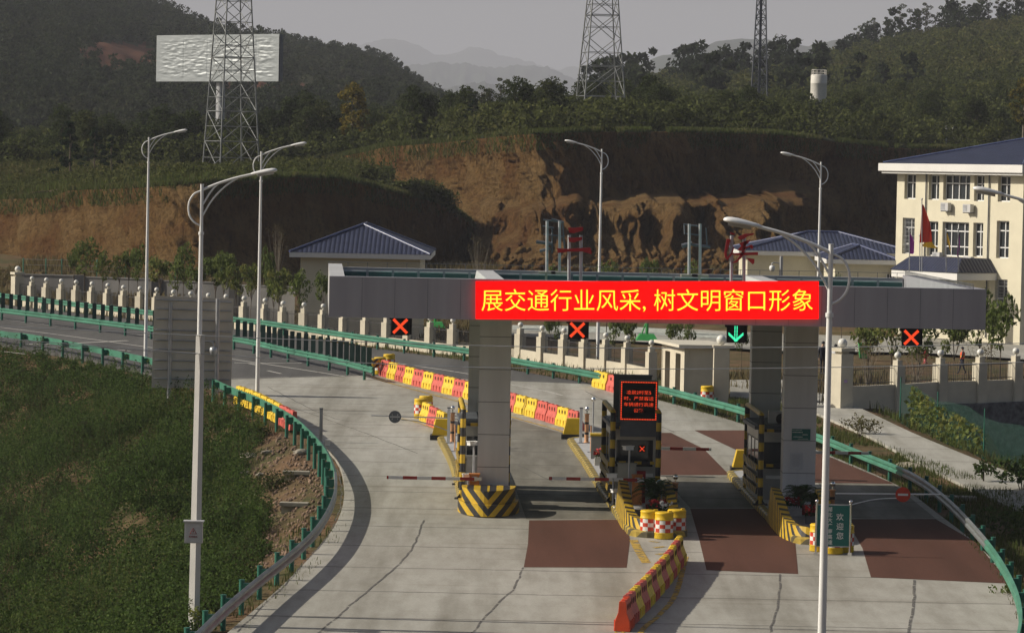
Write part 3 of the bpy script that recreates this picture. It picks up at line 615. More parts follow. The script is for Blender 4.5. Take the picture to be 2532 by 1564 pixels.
terr = hill('hill_plateau', 'wooded plateau above the earth cliff', [(-200, 355), (300, 345), (640, 320), (1040, 292), (1500, 268), (1900, 250), (2100, 232), (2448, 195), (2700, 180)], 560, [(-200, 402), (640, 398), (800, 376), (930, 349), (1150, 330), (1290, 318), (1600, 315), (1850, 321), (2130, 353), (2380, 350), (2700, 335)], [(-200, 352), (640, 352), (800, 366), (930, 357), (1050, 342), (1280, 315), (1600, 333), (1880, 346), (2130, 366), (2700, 392)], 160, 50, 'forest_floor', 41, 2.5)
lefth = hill('hill_left', 'large dark wooded hill on the left', [(-300, -110), (0, -70), (200, -40), (330, 10), (400, 35), (480, 72), (540, 88), (680, 112), (740, 128), (860, 146), (920, 164), (960, 190), (1000, 222), (1040, 250), (1080, 275)], 1100, [(-300, 350), (640, 330), (1080, 310)], 600, 150, 70, 'forest_floor', 51, 6, lambda t: t ** 0.9)
righth = hill('hill_right', 'scrub covered hill rising on the right with trees on its crest', [(1400, 235), (1500, 212), (1600, 195), (1700, 186), (1800, 182), (1900, 170), (2000, 143), (2060, 128), (2150, 107), (2250, 88), (2350, 72), (2500, 48), (2800, 10)], 820, [(1400, 285), (1900, 262), (2448, 215), (2800, 190)], 540, 120, 60, 'forest_floor', 61, 5)
for k, (nm, top, Yt, dz) in enumerate([('hill_far_right', [(1380, 230), (1500, 172), (1560, 142), (1650, 117), (1720, 102), (1800, 92), (1850, 96), (1930, 109), (1990, 96), (2060, 86), (2200, 72), (2448, 60), (2800, 60)], 6000, 0),
                                   ('hill_far', [(880, 175), (980, 156), (1050, 150), (1080, 154), (1110, 152), (1180, 163), (1240, 156), (1310, 160), (1370, 186), (1430, 222), (1500, 260)], 9500, 0),
                                   ('hill_far_low', [(960, 260), (1040, 217), (1120, 199), (1160, 195), (1220, 214), (1300, 240)], 6500, 0),
                                   ('hill_far_pale', [(700, 130), (820, 116), (900, 98), (945, 92), (990, 104), (1040, 128), (1070, 132), (1120, 114), (1150, 112), (1190, 128), (1260, 146), (1330, 165), (1420, 152), (1500, 140), (1600, 170), (1700, 200)], 15000, 0)]):
    hill(nm, ['blue wooded ridge far behind the right hill', 'pale blue ridge between the two hills', 'low blue ridge in front of the pale ones', 'faintest mountains at the end of the valley'][k], top, Yt, [(0, 300), (2800, 300)], Yt * 0.8, 160, 14, 'mountain', 70 + k, Yt * 0.008)

# bare red soil showing through the wood of the left hill
def soil(o, ells):
    me = o.data; me.materials.append(MAT['red_soil']); n = len(me.polygons); c = np.empty(n * 3); me.polygons.foreach_get('center', c); c = c.reshape(-1, 3); x, y = proj(c); m = np.zeros(n, dtype=np.int32)
    w = (fbm(x / 22, y / 12, 3, 5) - .5) * .7
    for (ex, ey, rx, ry) in ells: m[((x - ex) / rx) ** 2 + ((y - ey) / ry) ** 2 < 1 + w] = 1
    me.polygons.foreach_set('material_index', m)
SOIL = [(285, 145, 95, 42), (790, 222, 150, 20), (560, 215, 120, 16)]
soil(lefth[4], SOIL)
def not_soil(p):
    x, y = proj(p); k = np.ones(len(p), bool)
    for (ex, ey, rx, ry) in SOIL: k &= ((x - ex) / rx) ** 2 + ((y - ey) / ry) ** 2 > 1.05
    return k
# ------------------------------------------------------------------ guardrails
WSEC = [(0.0, 0.42), (0.08, 0.46), (0.08, 0.53), (0.015, 0.585), (0.08, 0.64), (0.08, 0.71), (0.0, 0.75), (-0.012, 0.75), (-0.012, 0.42)]
def guardrail(label, path, side, step, parts, post_off, phase=0.0, post_top=0.78, panels=None, spacer=True):
    o0 = onroad(path[len(path) // 2]); g = thing('guardrail', label, 'guardrail', o0)
    for (a, b, mat, lab) in parts:
        pp = [p for p in path if a <= p.x + 0 * p.y <= b] if isinstance(a, tuple) is False and a is not None else path
        if callable(lab): pp = [p for p in path if lab(p)]
        bm = MB(o0); bm.sweep(pp, [(x * side, z) for x, z in WSEC], 0, closed=True)
        q = bm.build('beam', mat, g)
        if mat == 'rail_grey': q['label'] = 'weathered bare grey steel beam'
    rs = resample(path, step)
    me = None
    for i, p in enumerate(rs):
        d = (rs[min(i + 1, len(rs) - 1)] - rs[max(i - 1, 0)]); d.z = 0; d.normalize(); sd_ = Vector((d.y, -d.x, 0))
        if me is None:
            b = MB(); b.tube([(0, 0, -0.5), (0, 0, post_top)], 0.075, 10); b.tube([(0, 0, post_top), (0, 0, post_top + 0.02)], 0.085, 10)
            if spacer: b.box((0, 0.15, 0.59), (0.16, 0.20, 0.24)); b.box((0.0, 0.15, 0.44), (0.10, 0.14, 0.06))
            q = b.build('post', 'post_green', g); me = q.data
        else: q = link('post', me, g)
        q.location = p - o0 + sd_ * post_off * side; dd = sd_ * side; q.rotation_euler = (0, 0, math.atan2(dd.y, dd.x) - math.pi / 2)
    if panels:
        mp = None
        for i, p in enumerate(resample(path, panels)):
            if mp is None:
                b = MB(); b.box((0, 0, 1.21), (0.24, 0.035, 0.92)); b.box((0, 0.03, 1.21), (0.05, 0.03, 0.92)); q = b.build('panel', 'panel_green', g); mp = q.data
            else: q = link('panel', mp, g)
            q.location = p - o0; q.rotation_euler = (random.uniform(-0.03, 0.03), 0, random.uniform(-0.15, 0.15))
    return g
guardrail('green guardrail along the left road edge above the shrub slope, its near end bare grey', GR_L, -1, 2.9,
          [(None, None, 'rail_green', lambda p: p.y > 121 or p.x < -7.5 and p.y > 115), (None, None, 'rail_grey', lambda p: p.y <= 122.5 and not p.x < -30)], -0.28)
guardrail('green median guardrail carrying a row of dark anti-glare panels', GR_M, 1, 2.9, [(None, None, 'rail_green', None)], -0.0, panels=0.98, spacer=False)
guardrail('long green guardrail along the right road edge, curling round at lower right', GR_R, 1, 2.9,
          [(None, None, 'rail_green', lambda p: p.y > 126), (None, None, 'rail_grey', lambda p: 106 <= p.y <= 127.3), (None, None, 'rail_green', lambda p: p.y < 107.2)], -0.22)

# ------------------------------------------------------------------ street lamps
def make_lamp():
    t = thing('street_lamp', 'lamp', 'street lamp', group='white street lamps round the toll plaza')
    b = MB(); b.tube([(0, 0, 0), (0, 0, 10.7)], [0.10, 0.055], 14); b.build('pole', 'white_paint', t)
    b = MB(); b.tube([(0, 0, 10.6), (0, 0, 12.0)], [0.047, 0.045], 12); b.tube([(0, 0, 12.0), (0, 0, 12.02)], 0.05, 12); b.tube([(0, 0, 10.66), (0, 0, 10.74)], 0.075, 12); q = b.build('pole', 'white_paint', t)
    b = MB(); arm = spline([(0, 0, 11.86), (0.42, 0, 12.04), (0.9, 0, 12.2), (1.38, 0, 12.32)], 6); b.tube(arm, [0.036] * len(arm), 10); b.build('arm', 'white_paint', t)
    b = MB(); lp = spline([(-0.03, 0, 11.84), (-0.22, 0, 11.74), (-0.345, 0, 11.5), (-0.33, 0, 11.2), (-0.2, 0, 11.0), (-0.03, 0, 10.9)], 6); b.tube(lp, [0.026] * len(lp), 8); b.build('loop', 'white_paint', t)
    for pts in ([(0.97, 0, 12.21), (0.62, 0, 11.97), (0.28, 0, 11.6), (0.0, 0, 11.12)], [(0.45, 0, 12.05), (0.26, 0, 11.85), (0.0, 0, 11.42)]):
        b = MB(); s_ = spline(pts, 6); b.tube(s_, [0.024] * len(s_), 8); b.build('brace', 'white_paint', t)
    b = MB(); vs = []; n = 14; L = 9
    prof = [(0.0, 0.03, 0.035), (0.06, 0.06, 0.055), (0.16, 0.085, 0.065), (0.30, 0.105, 0.08), (0.45, 0.125, 0.09), (0.58, 0.125, 0.085), (0.66, 0.105, 0.07), (0.71, 0.06, 0.045), (0.73, 0.015, 0.012)]
    for (s_, w, h) in prof:
        c = Vector((1.30 + s_ * 0.985, 0, 12.305 + s_ * 0.17))
        for k in range(n): a = 2 * math.pi * k / n; vs.append(c + Vector((0, w * math.cos(a), h * (math.sin(a) if math.sin(a) > 0 else 0.45 * math.sin(a)))))
    b.add(vs, [(i * n + k, i * n + (k + 1) % n, (i + 1) * n + (k + 1) % n, (i + 1) * n + k) for i in range(L - 1) for k in range(n)], 0, True)
    hd = b.build('lamp_head', 'white_paint', t)
    b = MB(); vs = []
    for (s_, w, h) in [(0.20, 0.05, 0), (0.28, 0.085, 0), (0.45, 0.10, 0), (0.58, 0.09, 0), (0.64, 0.05, 0)]:
        c = Vector((1.30 + s_ * 0.985, 0, 12.262 + s_ * 0.17)); vs += [c + Vector((0, -w, 0.01)), c + Vector((0, -w * .6, -0.045)), c + Vector((0, w * .6, -0.045)), c + Vector((0, w, 0.01))]
    b.add(vs, [(i * 4 + k, i * 4 + k + 1, i * 4 + k + 5, i * 4 + k + 4) for i in range(4) for k in range(3)], 0, True); b.build('lens', 'lamp_glass', hd)
    b = MB(); b.box((0, 0, 0.0), (0.7, 0.7, 0.5)); b.box((0, 0, 0.26), (0.36, 0.36, 0.03)); b.build('footing', 'old_concrete', t)
    return t
lamp = make_lamp()
def lamp_at(x, ytop, Y, used, label, flip, rz=0.0):
    top = P(x, ytop, Y); return place(lamp, used, (top.x, Y, top.z - 12.02), (math.pi if flip else 0) + rz, label)
lamp_at(483, 440, 92.5, False, 'white street lamp behind the concrete utility pole at left, arm reaching right', False)
lamp_at(625, 362, 154, True, 'white street lamp on the bare soil beside the yellow barriers, arm reaching right', False)
lamp_at(356, 328, 181, True, 'leftmost white street lamp, standing beside the back of the road sign', False)
lamp_at(1439, 356, 186, True, 'white street lamp behind the middle of the toll canopy, arm reaching left', True)
lamp_at(1963, 387, 170, True, 'white street lamp behind the right part of the canopy, rising above the low blue roof', True)
lamp_at(1987, 583, 64, True, 'nearest white street lamp, crossing the right end of the red banner', True)
lamp_at(2532, 497, 80, True, 'white street lamp at the right picture edge of which only the head shows', True)

# ------------------------------------------------------------------ utility pole, wires, camera masts
ub = G(463, 1476, 0.2); ub.z = gzz(ub.x, ub.y) - 0.05
up = thing('utility_pole', 'grey square concrete utility pole with a hanging electrical box, left foreground', 'utility pole', ub)
ut = P(479, 800, ub.y); b = MB(ub)
w0, w1 = 0.108, 0.082; rq = lambda x, y, w: (w * (x * 0.80 + y * 0.60), w * (-x * 0.60 + y * 0.80)); d_ = ut - ub
b.add([ub + Vector((*rq(x, y, w0), -0.5)) for x, y in ((-1, -1), (1, -1), (1, 1), (-1, 1))] + [ut + Vector((*rq(x, y, w1), 0)) for x, y in ((-1, -1), (1, -1), (1, 1), (-1, 1))],
      [(3, 2, 1, 0), (4, 5, 6, 7), (0, 1, 5, 4), (1, 2, 6, 5), (2, 3, 7, 6), (3, 0, 4, 7)]); q = b.build('shaft', 'concrete_pole', up); 
b = MB(ub); b.box(ub + Vector((0, 0, 0.02)), (0.9, 0.8, 0.16)); b.build('footing', 'old_concrete', up)
bx = P(463, 1271, ub.y - 0.28); b = MB(ub); b.box(bx, (0.47, 0.22, 0.56)); b.box(bx + Vector((0, -0.02, 0.295)), (0.54, 0.32, 0.03)); ebox = b.build('electrical_box', 'cladding_light', up)
b = MB(ub); b.box(bx + Vector((0, -0.117, -0.01)), (0.40, 0.012, 0.50)); b.build('door', 'cladding_light', ebox)
b = MB(ub); c_ = bx + Vector((-0.0, -0.128, 0.03)); tri = [(-0.085, -0.06), (0.085, -0.06), (0, 0.09)]
for i in range(3):
    p, q_ = tri[i], tri[(i + 1) % 3]; b.tube([c_ + Vector((p[0], 0, p[1])), c_ + Vector((q_[0], 0, q_[1]))], 0.007, 5)
b.add([c_ + Vector((x, 0, z)) for x, z in ((0.012, 0.05), (-0.022, 0.0), (0.0, 0.005), (-0.012, -0.045), (0.025, 0.012), (0.004, 0.012))], [(0, 1, 2, 5), (2, 3, 4, 5)])
b.build('warning_triangle', 'letter_red', ebox)
text_mesh('有电危险', 0.055, 'letter_red', 'lettering', ebox, bx - ub + Vector((0, -0.128, -0.11)), spacing=1.1)
def wire(pts, Y, r, label, n=10):
    pts = [P(x / K, y / K, Y) for x, y in pts]; s_ = spline(pts, n); b = MB(s_[0]); b.tube(s_, r, 5); o = b.build('overhead_wire', 'galv'); o.location = s_[0]
    prop(o, label, 'wire', 'overhead wires crossing the view')
wire([(-300, 795), (100, 811), (486, 829), (844, 843), (1152, 853), (1500, 860), (1800, 859), (2200, 856), (2532, 848), (2800, 838)], ub.y - 0.1, 0.011, 'upper of the two grey wires crossing in front of the canopy columns')
wire([(-300, 818), (0, 837), (360, 864), (643, 884), (844, 894), (1152, 907), (1500, 911), (1800, 911), (2200, 905), (2532, 895), (2800, 885)], ub.y - 0.1, 0.011, 'lower of the two grey wires crossing in front of the canopy columns')
wire([(-300, 824), (0, 843), (360, 867), (486, 875)], ub.y - 0.1, 0.008, 'short grey wire ending at the concrete utility pole')
def camera_mast(x, y0, y1, Y, lab, arm_l, cam_xy):
    top = P(x, y0, Y); bt = P(x - 3, y1, Y); m = thing('camera_mast', lab, 'camera mast', bt)
    b = MB(bt); b.tube([bt, top], 0.10, 10); b.build('pole', 'galv', m)
    c = P(*cam_xy, Y); b = MB(bt); b.tube(spline([P(x, cam_xy[1] - 9, Y), P((x + cam_xy[0]) / 2, cam_xy[1] - 12, Y), c + Vector((0, 0, 0.28)), c + Vector((0, 0, 0.1))], 5), 0.035, 6); b.build('arm', 'galv', m)
    b = MB(bt); b.lathe([(0.02, 0.16), (0.15, 0.12), (0.17, 0.0), (0.16, -0.08), (0.12, -0.18), (0.02, -0.24)], c, 12); b.build('dome', 'white_paint', m)
camera_mast(1868, 612, 730, 205, 'grey mast with a white dome camera behind the canopy roof', 1, (1846, 640))
# ------------------------------------------------------------------ road sign seen from behind
Ys = 161.0; sb = P(460, 990, Ys)
sgn = thing('road_sign', 'large weathered road sign seen from behind on two steel posts', 'road sign', (sb.x, Ys, gzz(sb.x, Ys)))
o0 = sgn.location.copy(); b = MB(o0)
c4 = [P(x, y, Ys) for x, y in ((371, 706), (557, 714), (551, 930), (364, 925))]
c4 = [v + Vector((0, (0.35 if i in (1, 2) else -0.35), 0)) for i, v in enumerate(c4)]
b.add(c4 + [v + Vector((0, 0.04, 0)) for v in c4], [(0, 1, 2, 3), (7, 6, 5, 4), (0, 4, 5, 1), (1, 5, 6, 2), (2, 6, 7, 3), (3, 7, 4, 0)]); b.build('panel', 'sign_back', sgn)
for xt, xb, yt, yb in ((408, 403, 722, 1000), (521, 516, 714, 1000)):
    b = MB(o0); a = P(xt, yt, Ys - 0.2); e = P(xb, yb, Ys - 0.2); e.z = gzz(e.x, e.y) - 0.4; b.tube([e, a], 0.10, 12); b.build('post', 'galv', sgn)
for t in (0.04, 0.14, 0.25, 0.37, 0.48, 0.58, 0.70, 0.80, 0.90):
    l, r_ = c4[0].lerp(c4[3], t), c4[1].lerp(c4[2], t)
    b = MB(o0); b.tube([l.lerp(r_, 0.03) + Vector((0, -0.05, 0)), l.lerp(r_, 0.98) + Vector((0, -0.05, 0))], 0.03, 4); b.build('rail', 'galv', sgn)
c = P(510, 838, Ys - 0.4); dc = thing('dome_camera', 'small white dome camera in front of the back of the road sign', 'camera', c)
b = MB(c); b.lathe([(0.02, 0.2), (0.17, 0.15), (0.19, 0.0), (0.17, -0.08), (0.12, -0.2), (0.02, -0.26)], c, 12); b.build('dome', 'galv', dc)
b = MB(c); b.tube(spline([c + Vector((0, 0, 0.2)), c + Vector((-0.05, 0, 0.4)), c + Vector((-0.4, 0.1, 0.42)), c + Vector((-0.62, 0.2, 0.2))], 5), 0.03, 6); b.build('arm', 'galv', dc)

# ------------------------------------------------------------------ toll canopy
YF, YR = 112.5, 128.0; ZT, ZB = 8.04, 6.71
XFL, XFR = P(787, 700, YF).x, P(2357, 740, YF).x; XRL, XRR = P(785, 640, YR).x, P(2190, 660, YR).x
cc = Vector(((XFL + XFR) / 2, 119, 0)); can = thing('toll_canopy', 'wide grey canopy over the toll lanes on two pairs of square columns', 'canopy', cc)
def cpar(u, v, z): # u across 0..1, v front to back 0..1
    a = XFL + (XFR - XFL) * u; c = XRL + (XRR - XRL) * u; return Vector((a + (c - a) * v, YF + (YR - YF) * v, z))
def wallq(b, a, c, z0, z1, th, mi=0):
    d = (c - a); d.z = 0; n = Vector((d.y, -d.x, 0)).normalized() * th
    a = Vector((a.x, a.y, z0)); c = Vector((c.x, c.y, z0)); b.frame(a, c - a, -n, Vector((0, 0, z1 - z0)), mi)
b = MB(cc); wallq(b, cpar(0, 0, 0), cpar(1, 0, 0), ZB, ZT, 0.45); fas = b.build('fascia', 'cladding', can)
for i in range(1, 20):
    p = cpar(i / 20, 0, 0); b = MB(cc); b.box((p.x, YF - 0.002, (ZB + ZT) / 2), (0.012, 0.006, ZT - ZB - 0.01)); b.build('seam', 'seam', fas)
b = MB(cc); wallq(b, cpar(0, 0.03, 0), cpar(0, 1, 0), ZB, ZT - 0.003, -0.5); b.build('fascia', 'cladding_light', can)  # left end gets a paler cladding that paints in its sunlit look
b = MB(cc); wallq(b, cpar(1, 0.03, 0), cpar(1, 1, 0), ZB, ZT - 0.003, 0.5); b.build('fascia', 'cladding', can)
b = MB(cc); wallq(b, cpar(0.024, 0.975, 0), cpar(0.976, 0.975, 0), ZB, ZT - 0.12, 0.40); b.build('fascia', 'cladding', can)
b = MB(cc); b.add([cpar(0.01, 0.01, ZB + 0.05), cpar(0.99, 0.01, ZB + 0.05), cpar(0.99, 0.99, ZB + 0.05), cpar(0.01, 0.99, ZB + 0.05), cpar(0.01, 0.01, 7.3), cpar(0.99, 0.01, 7.3), cpar(0.99, 0.99, 7.3), cpar(0.01, 0.99, 7.3)],
                  [(3, 2, 1, 0), (4, 5, 6, 7), (0, 1, 5, 4), (1, 2, 6, 5), (2, 3, 7, 6), (3, 0, 4, 7)]); b.build('roof', 'roof_green', can)
mp = None
for i in range(22):   # dark panels and rail inside the rear parapet
    a, c = cpar(0.025 + i * 0.0432, 0.945, 7.34), cpar(0.025 + i * 0.0432 + 0.039, 0.945, 7.34); b = MB(cc)
    b.frame(a, c - a, Vector((0, 0.05, 0)), Vector((0, 0, 0.42)), 0); b.tube([a + Vector((0, 0, 0.46)), c + Vector((0, 0, 0.46))], 0.03, 5, 1)
    b.build('parapet_panel', ['panel_teal', 'galv'], can)
b = MB(cc)
for i in range(0, 60): p = cpar(0.98, i / 60, ZT); b.tube([p, p + Vector((0, 0, 0.16))], 0.012, 4)
for i in range(0, 30): p = cpar(i / 30, 0.99, ZT - 0.12); b.tube([p, p + Vector((0, 0, 0.2))], 0.010, 4)
b.tube([cpar(0.0, 0.99, ZT + 0.07), cpar(1, 0.99, ZT + 0.07)], 0.008, 4); b.tube([cpar(0.98, 0, ZT + 0.15), cpar(0.98, 1, ZT + 0.15)], 0.008, 4)
b.build('lightning_rail', 'dark_steel', can)
for u in (0.245, 0.70):
    b = MB(cc); a = cpar(u, 0.05, 7.3); e = cpar(u, 0.94, 7.3); b.add([a, a + Vector((0.85, 0, 0)), e + Vector((0.85, 0, 0)), e, a + Vector((0.12, 0, 0.55)), a + Vector((0.73, 0, 0.55)), e + Vector((0.73, 0, 0.62)), e + Vector((0.12, 0, 0.62))],
                  [(3, 2, 1, 0), (4, 5, 6, 7), (0, 1, 5, 4), (1, 2, 6, 5), (2, 3, 7, 6), (3, 0, 4, 7)]); b.build('roof_ridge', 'cladding_light', can)
def column(xc, yc, w, d, z0):
    b = MB(cc); b.box((xc, yc + d / 2, (z0 + ZB) / 2 + 0.025), (w, d, ZB - z0 + 0.05)); q = b.build('column', 'column_cladding', can)
    for k in range(1, 6): b = MB(cc); b.box((xc, yc + d / 2, z0 + 0.2 + k * 1.12), (w + 0.006, d + 0.006, 0.022)); b.build('seam', 'seam', q)
    return q
XC1 = P(1181, 1000, 118.0).x; XC3 = P(1913, 1000, 118.0).x
column(XC1, 118.0, 1.09, 1.0, 0.1); c3 = column(XC3, 118.0, 1.12, 1.0, 0.1)
column(P(1155, 900, 124.2).x, 124.2, 1.07, 1.0, 0.2); column(P(1832, 900, 124.2).x, 124.2, 1.08, 1.0, 0.2)
# banner: a flat panel along the fascia; its glow is added, no lamp inside
ba, bb = P(1138, 672, YF - 0.14), P(1956, 762, YF - 0.14); bn = thing('banner_sign', 'long bright red banner with yellow Chinese lettering on the canopy front, its glow added', 'banner', ((ba.x + bb.x) / 2, YF - 0.10, 7.4))
zc = (P(1138, 672, YF - .14).z + P(1138, 762, YF - .14).z + P(1956, 672, YF - .14).z + P(1956, 762, YF - .14).z) / 4
hh = (ba.z - P(1138, 762, YF - .14).z)
# the banner is turned against the camera roll to sit level in view
b = MB(); W_ = bb.x - ba.x; b.box((0, -0.03, 0), (W_, 0.10, hh)); pan = b.build('panel', 'banner', bn); pan.location = (0, 0, zc - 7.4); pan.rotation_euler = (0, 0, 0)
tx = text_mesh('展交通行业风采, 树文明窗口形象', 0.745, 'banner_text', 'lettering', pan, (0, -0.086, 0.0), bold=-0.002, spacing=1.0, extrude=0.003)
tl = [v.co.x for v in tx.data.vertices]; sx = (W_ * 0.966) / (max(tl) - min(tl)); th_ = [v.co.y for v in tx.data.vertices]; sy = (hh * 0.60) / (max(th_) - min(th_))
tx.scale = (sx, sy, 1); tx.location = (-(max(tl) + min(tl)) / 2 * sx, -0.086, -(max(th_) + min(th_)) / 2 * sy - 0.01)
pan.rotation_euler = (0, -ROLL, 0)
# lane signals
def signal(x, y, kind, label):
    c = P(x, y, YF + 0.35); s_ = thing('lane_signal', label, 'lane signal', c, group='lane signals under the canopy')
    b = MB(c); b.box(c, (0.60, 0.14, 0.60)); b.box(c + Vector((0, 0.02, 0.26)), (0.72, 0.16, 0.10)); b.box(c + Vector((0.34, 0.06, 0)), (0.08, 0.06, 0.55)); b.build('housing', 'screen', s_)
    b = MB(c); f = c + Vector((0, -0.075, 0)); b.tube([c + Vector((0, 0, 0.3)), c + Vector((0, 0, 0.6))], 0.03, 6); b.build('hanger', 'dark_steel', s_)
    b = MB(c); pts = []
    if kind == 'x':
        for s2 in (-1, 1):
            for k in np.linspace(-1, 1, 17):
                for o_ in (-1, 0, 1): pts.append((0.215 * k + 0.022 * o_, s2 * 0.215 * k - s2 * 0.022 * o_))
    else:
        for k in np.linspace(-1, 1, 11):
            for o_ in (-0.035, 0.035): pts.append((o_, 0.235 * k))
        for s2 in (-1, 1):
            for k in np.linspace(0, 1, 9):
                for o_ in (0, 1): pts.append((s2 * 0.23 * k, -0.245 + 0.21 * k + 0.05 * o_))
    for (x_, z_) in pts: b.ball(f + Vector((x_, 0, z_)), 0.017 if kind == 'x' else 0.019, 6)
    b.build('light', 'led_red' if kind == 'x' else 'led_green', s_)
signal(957, 779, 'x', 'lane signal with a red cross, leftmost, above the lane without red paving')
signal(1380, 788, 'x', 'lane signal with a red cross hanging under the red banner')
signal(1759, 797, 'a', 'lane signal with a green arrow pointing down')
signal(2178, 806, 'x', 'lane signal with a red cross, rightmost, near the right end of the canopy')
# letters on the roof
def poles(x1, x2, yt, yb, Y, parent, o, base=True):
    for x in (x1, x2):
        a = P(x, yt, Y); e = P(x, yb, Y); e.z = 7.35; b = MB(o); b.tube([e, a], 0.06, 8); b.build('post', 'galv', parent)
        if base: b = MB(o); b.box((e.x, Y, 7.3 + 0.31), (0.62, 0.5, 0.6)); b.build('base', 'old_concrete', parent)
def stroke_letter(label, strokes, xy0, xy1, Y, px):
    o = P(*xy0, Y); o.z = 7.3; l = thing('roof_letter', label, 'roof letter', o)
    for st in strokes:
        pts = [P(x, y, Y - 0.12) for x, y in st]; b = MB(o); n = len(pts)
        b.add(pts + [p + Vector((0, 0.10, 0)) for p in pts], [tuple(range(n)), tuple(range(2 * n - 1, n - 1, -1))] + [(i, n + i, n + (i + 1) % n, (i + 1) % n) for i in range(n)])
        b.build('stroke', 'letter_red', l)
    poles(px[0], px[1], px[2], 668, Y, l, o); return l
def cv(c, ox=1300, oy=540, s=3.978): return [((ox + x / s) / K, (oy + y / s) / K) for x, y in c]
stroke_letter('dark red letter of three bars on two posts above the canopy', [cv([(415, 88), (470, 92), (562, 83), (566, 110), (556, 122), (470, 145), (428, 140)]), cv([(418, 186), (480, 190), (556, 181), (556, 210), (470, 236), (428, 230)]),
              cv([(305, 290), (400, 300), (630, 284), (640, 300), (650, 352), (560, 325), (420, 325), (318, 340)])], (1372, 668), None, 113.6, (1361, 1389, 562))
Lp = [[(2008, 132), (2060, 150), (2052, 160), (2020, 156)], [(2000, 198), (2016, 205), (2006, 240), (1988, 300), (1975, 340), (1985, 380), (2025, 330), (2045, 280), (2052, 285), (2030, 350), (1985, 410), (1960, 385), (1955, 340), (1968, 260), (1978, 205)],
      [(2080, 185), (2160, 150), (2250, 145), (2240, 160), (2180, 175), (2150, 200), (2110, 210)], [(2100, 245), (2180, 215), (2215, 205), (2190, 240), (2130, 290), (2180, 275), (2225, 255), (2240, 280), (2225, 305), (2200, 280), (2120, 320), (2080, 310), (2120, 270)],
      [(2010, 345), (2150, 335), (2285, 330), (2284, 360), (2220, 360), (2060, 362)], [(2130, 330), (2150, 335), (2120, 390), (2070, 435), (2028, 438), (2080, 400)], [(2168, 385), (2250, 398), (2248, 440), (2232, 452), (2200, 420)], [(2150, 230), (2175, 225), (2160, 300), (2140, 345), (2120, 345)]]
stroke_letter('dark red brush-style letter on two posts, partly hidden by the nearest lamp head', [cv(c) for c in Lp], (1770, 672), None, 113.6, (1749, 1779, 563))
def back_letter(label, x1, x2, yt, bars):
    o = P((x1 + x2) / 2, 645, 127.4); o.z = 7.4; l = thing('roof_letter', label, 'roof letter', o); poles(x1, x2, yt, 645, 127.4, l, o)
    b = MB(o)
    for (xa, ya, xb, yb, r_) in bars: b.tube([P(xa, ya, 127.65), P(xb, yb, 127.65)], r_, 5)
    b.build('frame', 'dark_steel', l)
back_letter('back frame of a roof letter on two posts, left one, facing away', 1308, 1338, 528, [(1299, 525, 1345, 531, .03), (1318, 524, 1348, 532, .05), (1282, 578, 1320, 583, .07), (1290, 600, 1316, 594, .06), (1320, 545, 1320, 605, .03), (1345, 535, 1350, 600, .03), (1300, 560, 1350, 565, .03), (1297, 540, 1325, 545, .03)])
back_letter('back frame of a roof letter on two posts, right one, facing away', 1648, 1674, 535, [(1634, 536, 1676, 541, .03), (1636, 538, 1637, 560, .03), (1640, 558, 1672, 562, .03), (1630, 588, 1655, 582, .09), (1655, 585, 1698, 590, .06), (1688, 545, 1690, 586, .03)])
# ------------------------------------------------------------------ toll islands
def island(label, cl, hw=0.98):
    """cl: centre line points (front first) in plan"""
    o = onroad(Vector((cl[0][0], cl[0][1], 0))); t = thing('toll_island', label, 'toll island', o)
    c = spline([Vector((x, y, 0)) for x, y in cl], 8); L = []; R_ = []
    for i, p in enumerate(c):
        d = (c[min(i + 1, len(c) - 1)] - c[max(i - 1, 0)]).normalized(); s_ = Vector((d.y, -d.x, 0)); L.append((p, s_))
    def outline(w):
        out = [p + s_ * w for p, s_ in L]; d = (c[-1] - c[-2]).normalized(); s_ = L[-1][1]
        out += [c[-1] + d * w * 0.9 * math.sin(a) + s_ * w * math.cos(a) for a in np.linspace(0.3, math.pi - 0.3, 5)]
        out += [p - s_ * w for p, s_ in reversed(L)]; d = (c[0] - c[1]).normalized(); s_ = L[0][1]
        out += [c[0] + d * w * 0.9 * math.sin(a) - s_ * w * math.cos(a) for a in np.linspace(0.25, math.pi - 0.25, 7)]; return out
    A, B = outline(hw), outline(hw - 0.24); n = len(A); b = MB(o)
    lo = [onroad(p, -0.05) for p in A]; up1 = [onroad(p, 0.17) for p in A]; up2 = [onroad(p.lerp(q, 0.25), 0.22) for p, q in zip(A, B)]; inn = [onroad(p, 0.22) for p in B]; inl = [onroad(p, 0.1) for p in B]
    vs = lo + up1 + up2 + inn + inl; fs = [(k * n + i, k * n + (i + 1) % n, (k + 1) * n + (i + 1) % n, (k + 1) * n + i) for k in range(4) for i in range(n)]
    b.add(vs, fs); b.build('kerb', 'kerb', t)
    b = MB(o); b.add([onroad(p, 0.205) for p in B], [tuple(range(n))]); q = b.build('paving', 'island_tile', t)
    bm = bmesh.new(); bm.from_mesh(q.data); bmesh.ops.triangulate(bm, faces=bm.faces[:]); bmesh.ops.recalc_face_normals(bm, faces=bm.faces)
    if bm.faces[:][0].normal.z < 0: bmesh.ops.reverse_faces(bm, faces=bm.faces[:])
    bm.to_mesh(q.data); bm.free(); return t
def cen(cl): 
    ys = [p[1] for p in cl]; xs = [p[0] for p in cl]; return lambda y: float(np.interp(y, ys, xs))
CL1 = [(-0.68, 117.2), (-0.74, 119), (-0.95, 124), (-1.35, 132), (-1.98, 140.8)]
CL2 = [(4.88, 111.6), (4.62, 116), (4.42, 120), (4.2, 124), (3.85, 132), (3.36, 141.2)]
CL3 = [(10.12, 110.6), (9.86, 114), (9.6, 119), (9.42, 124), (9.22, 129.6)]
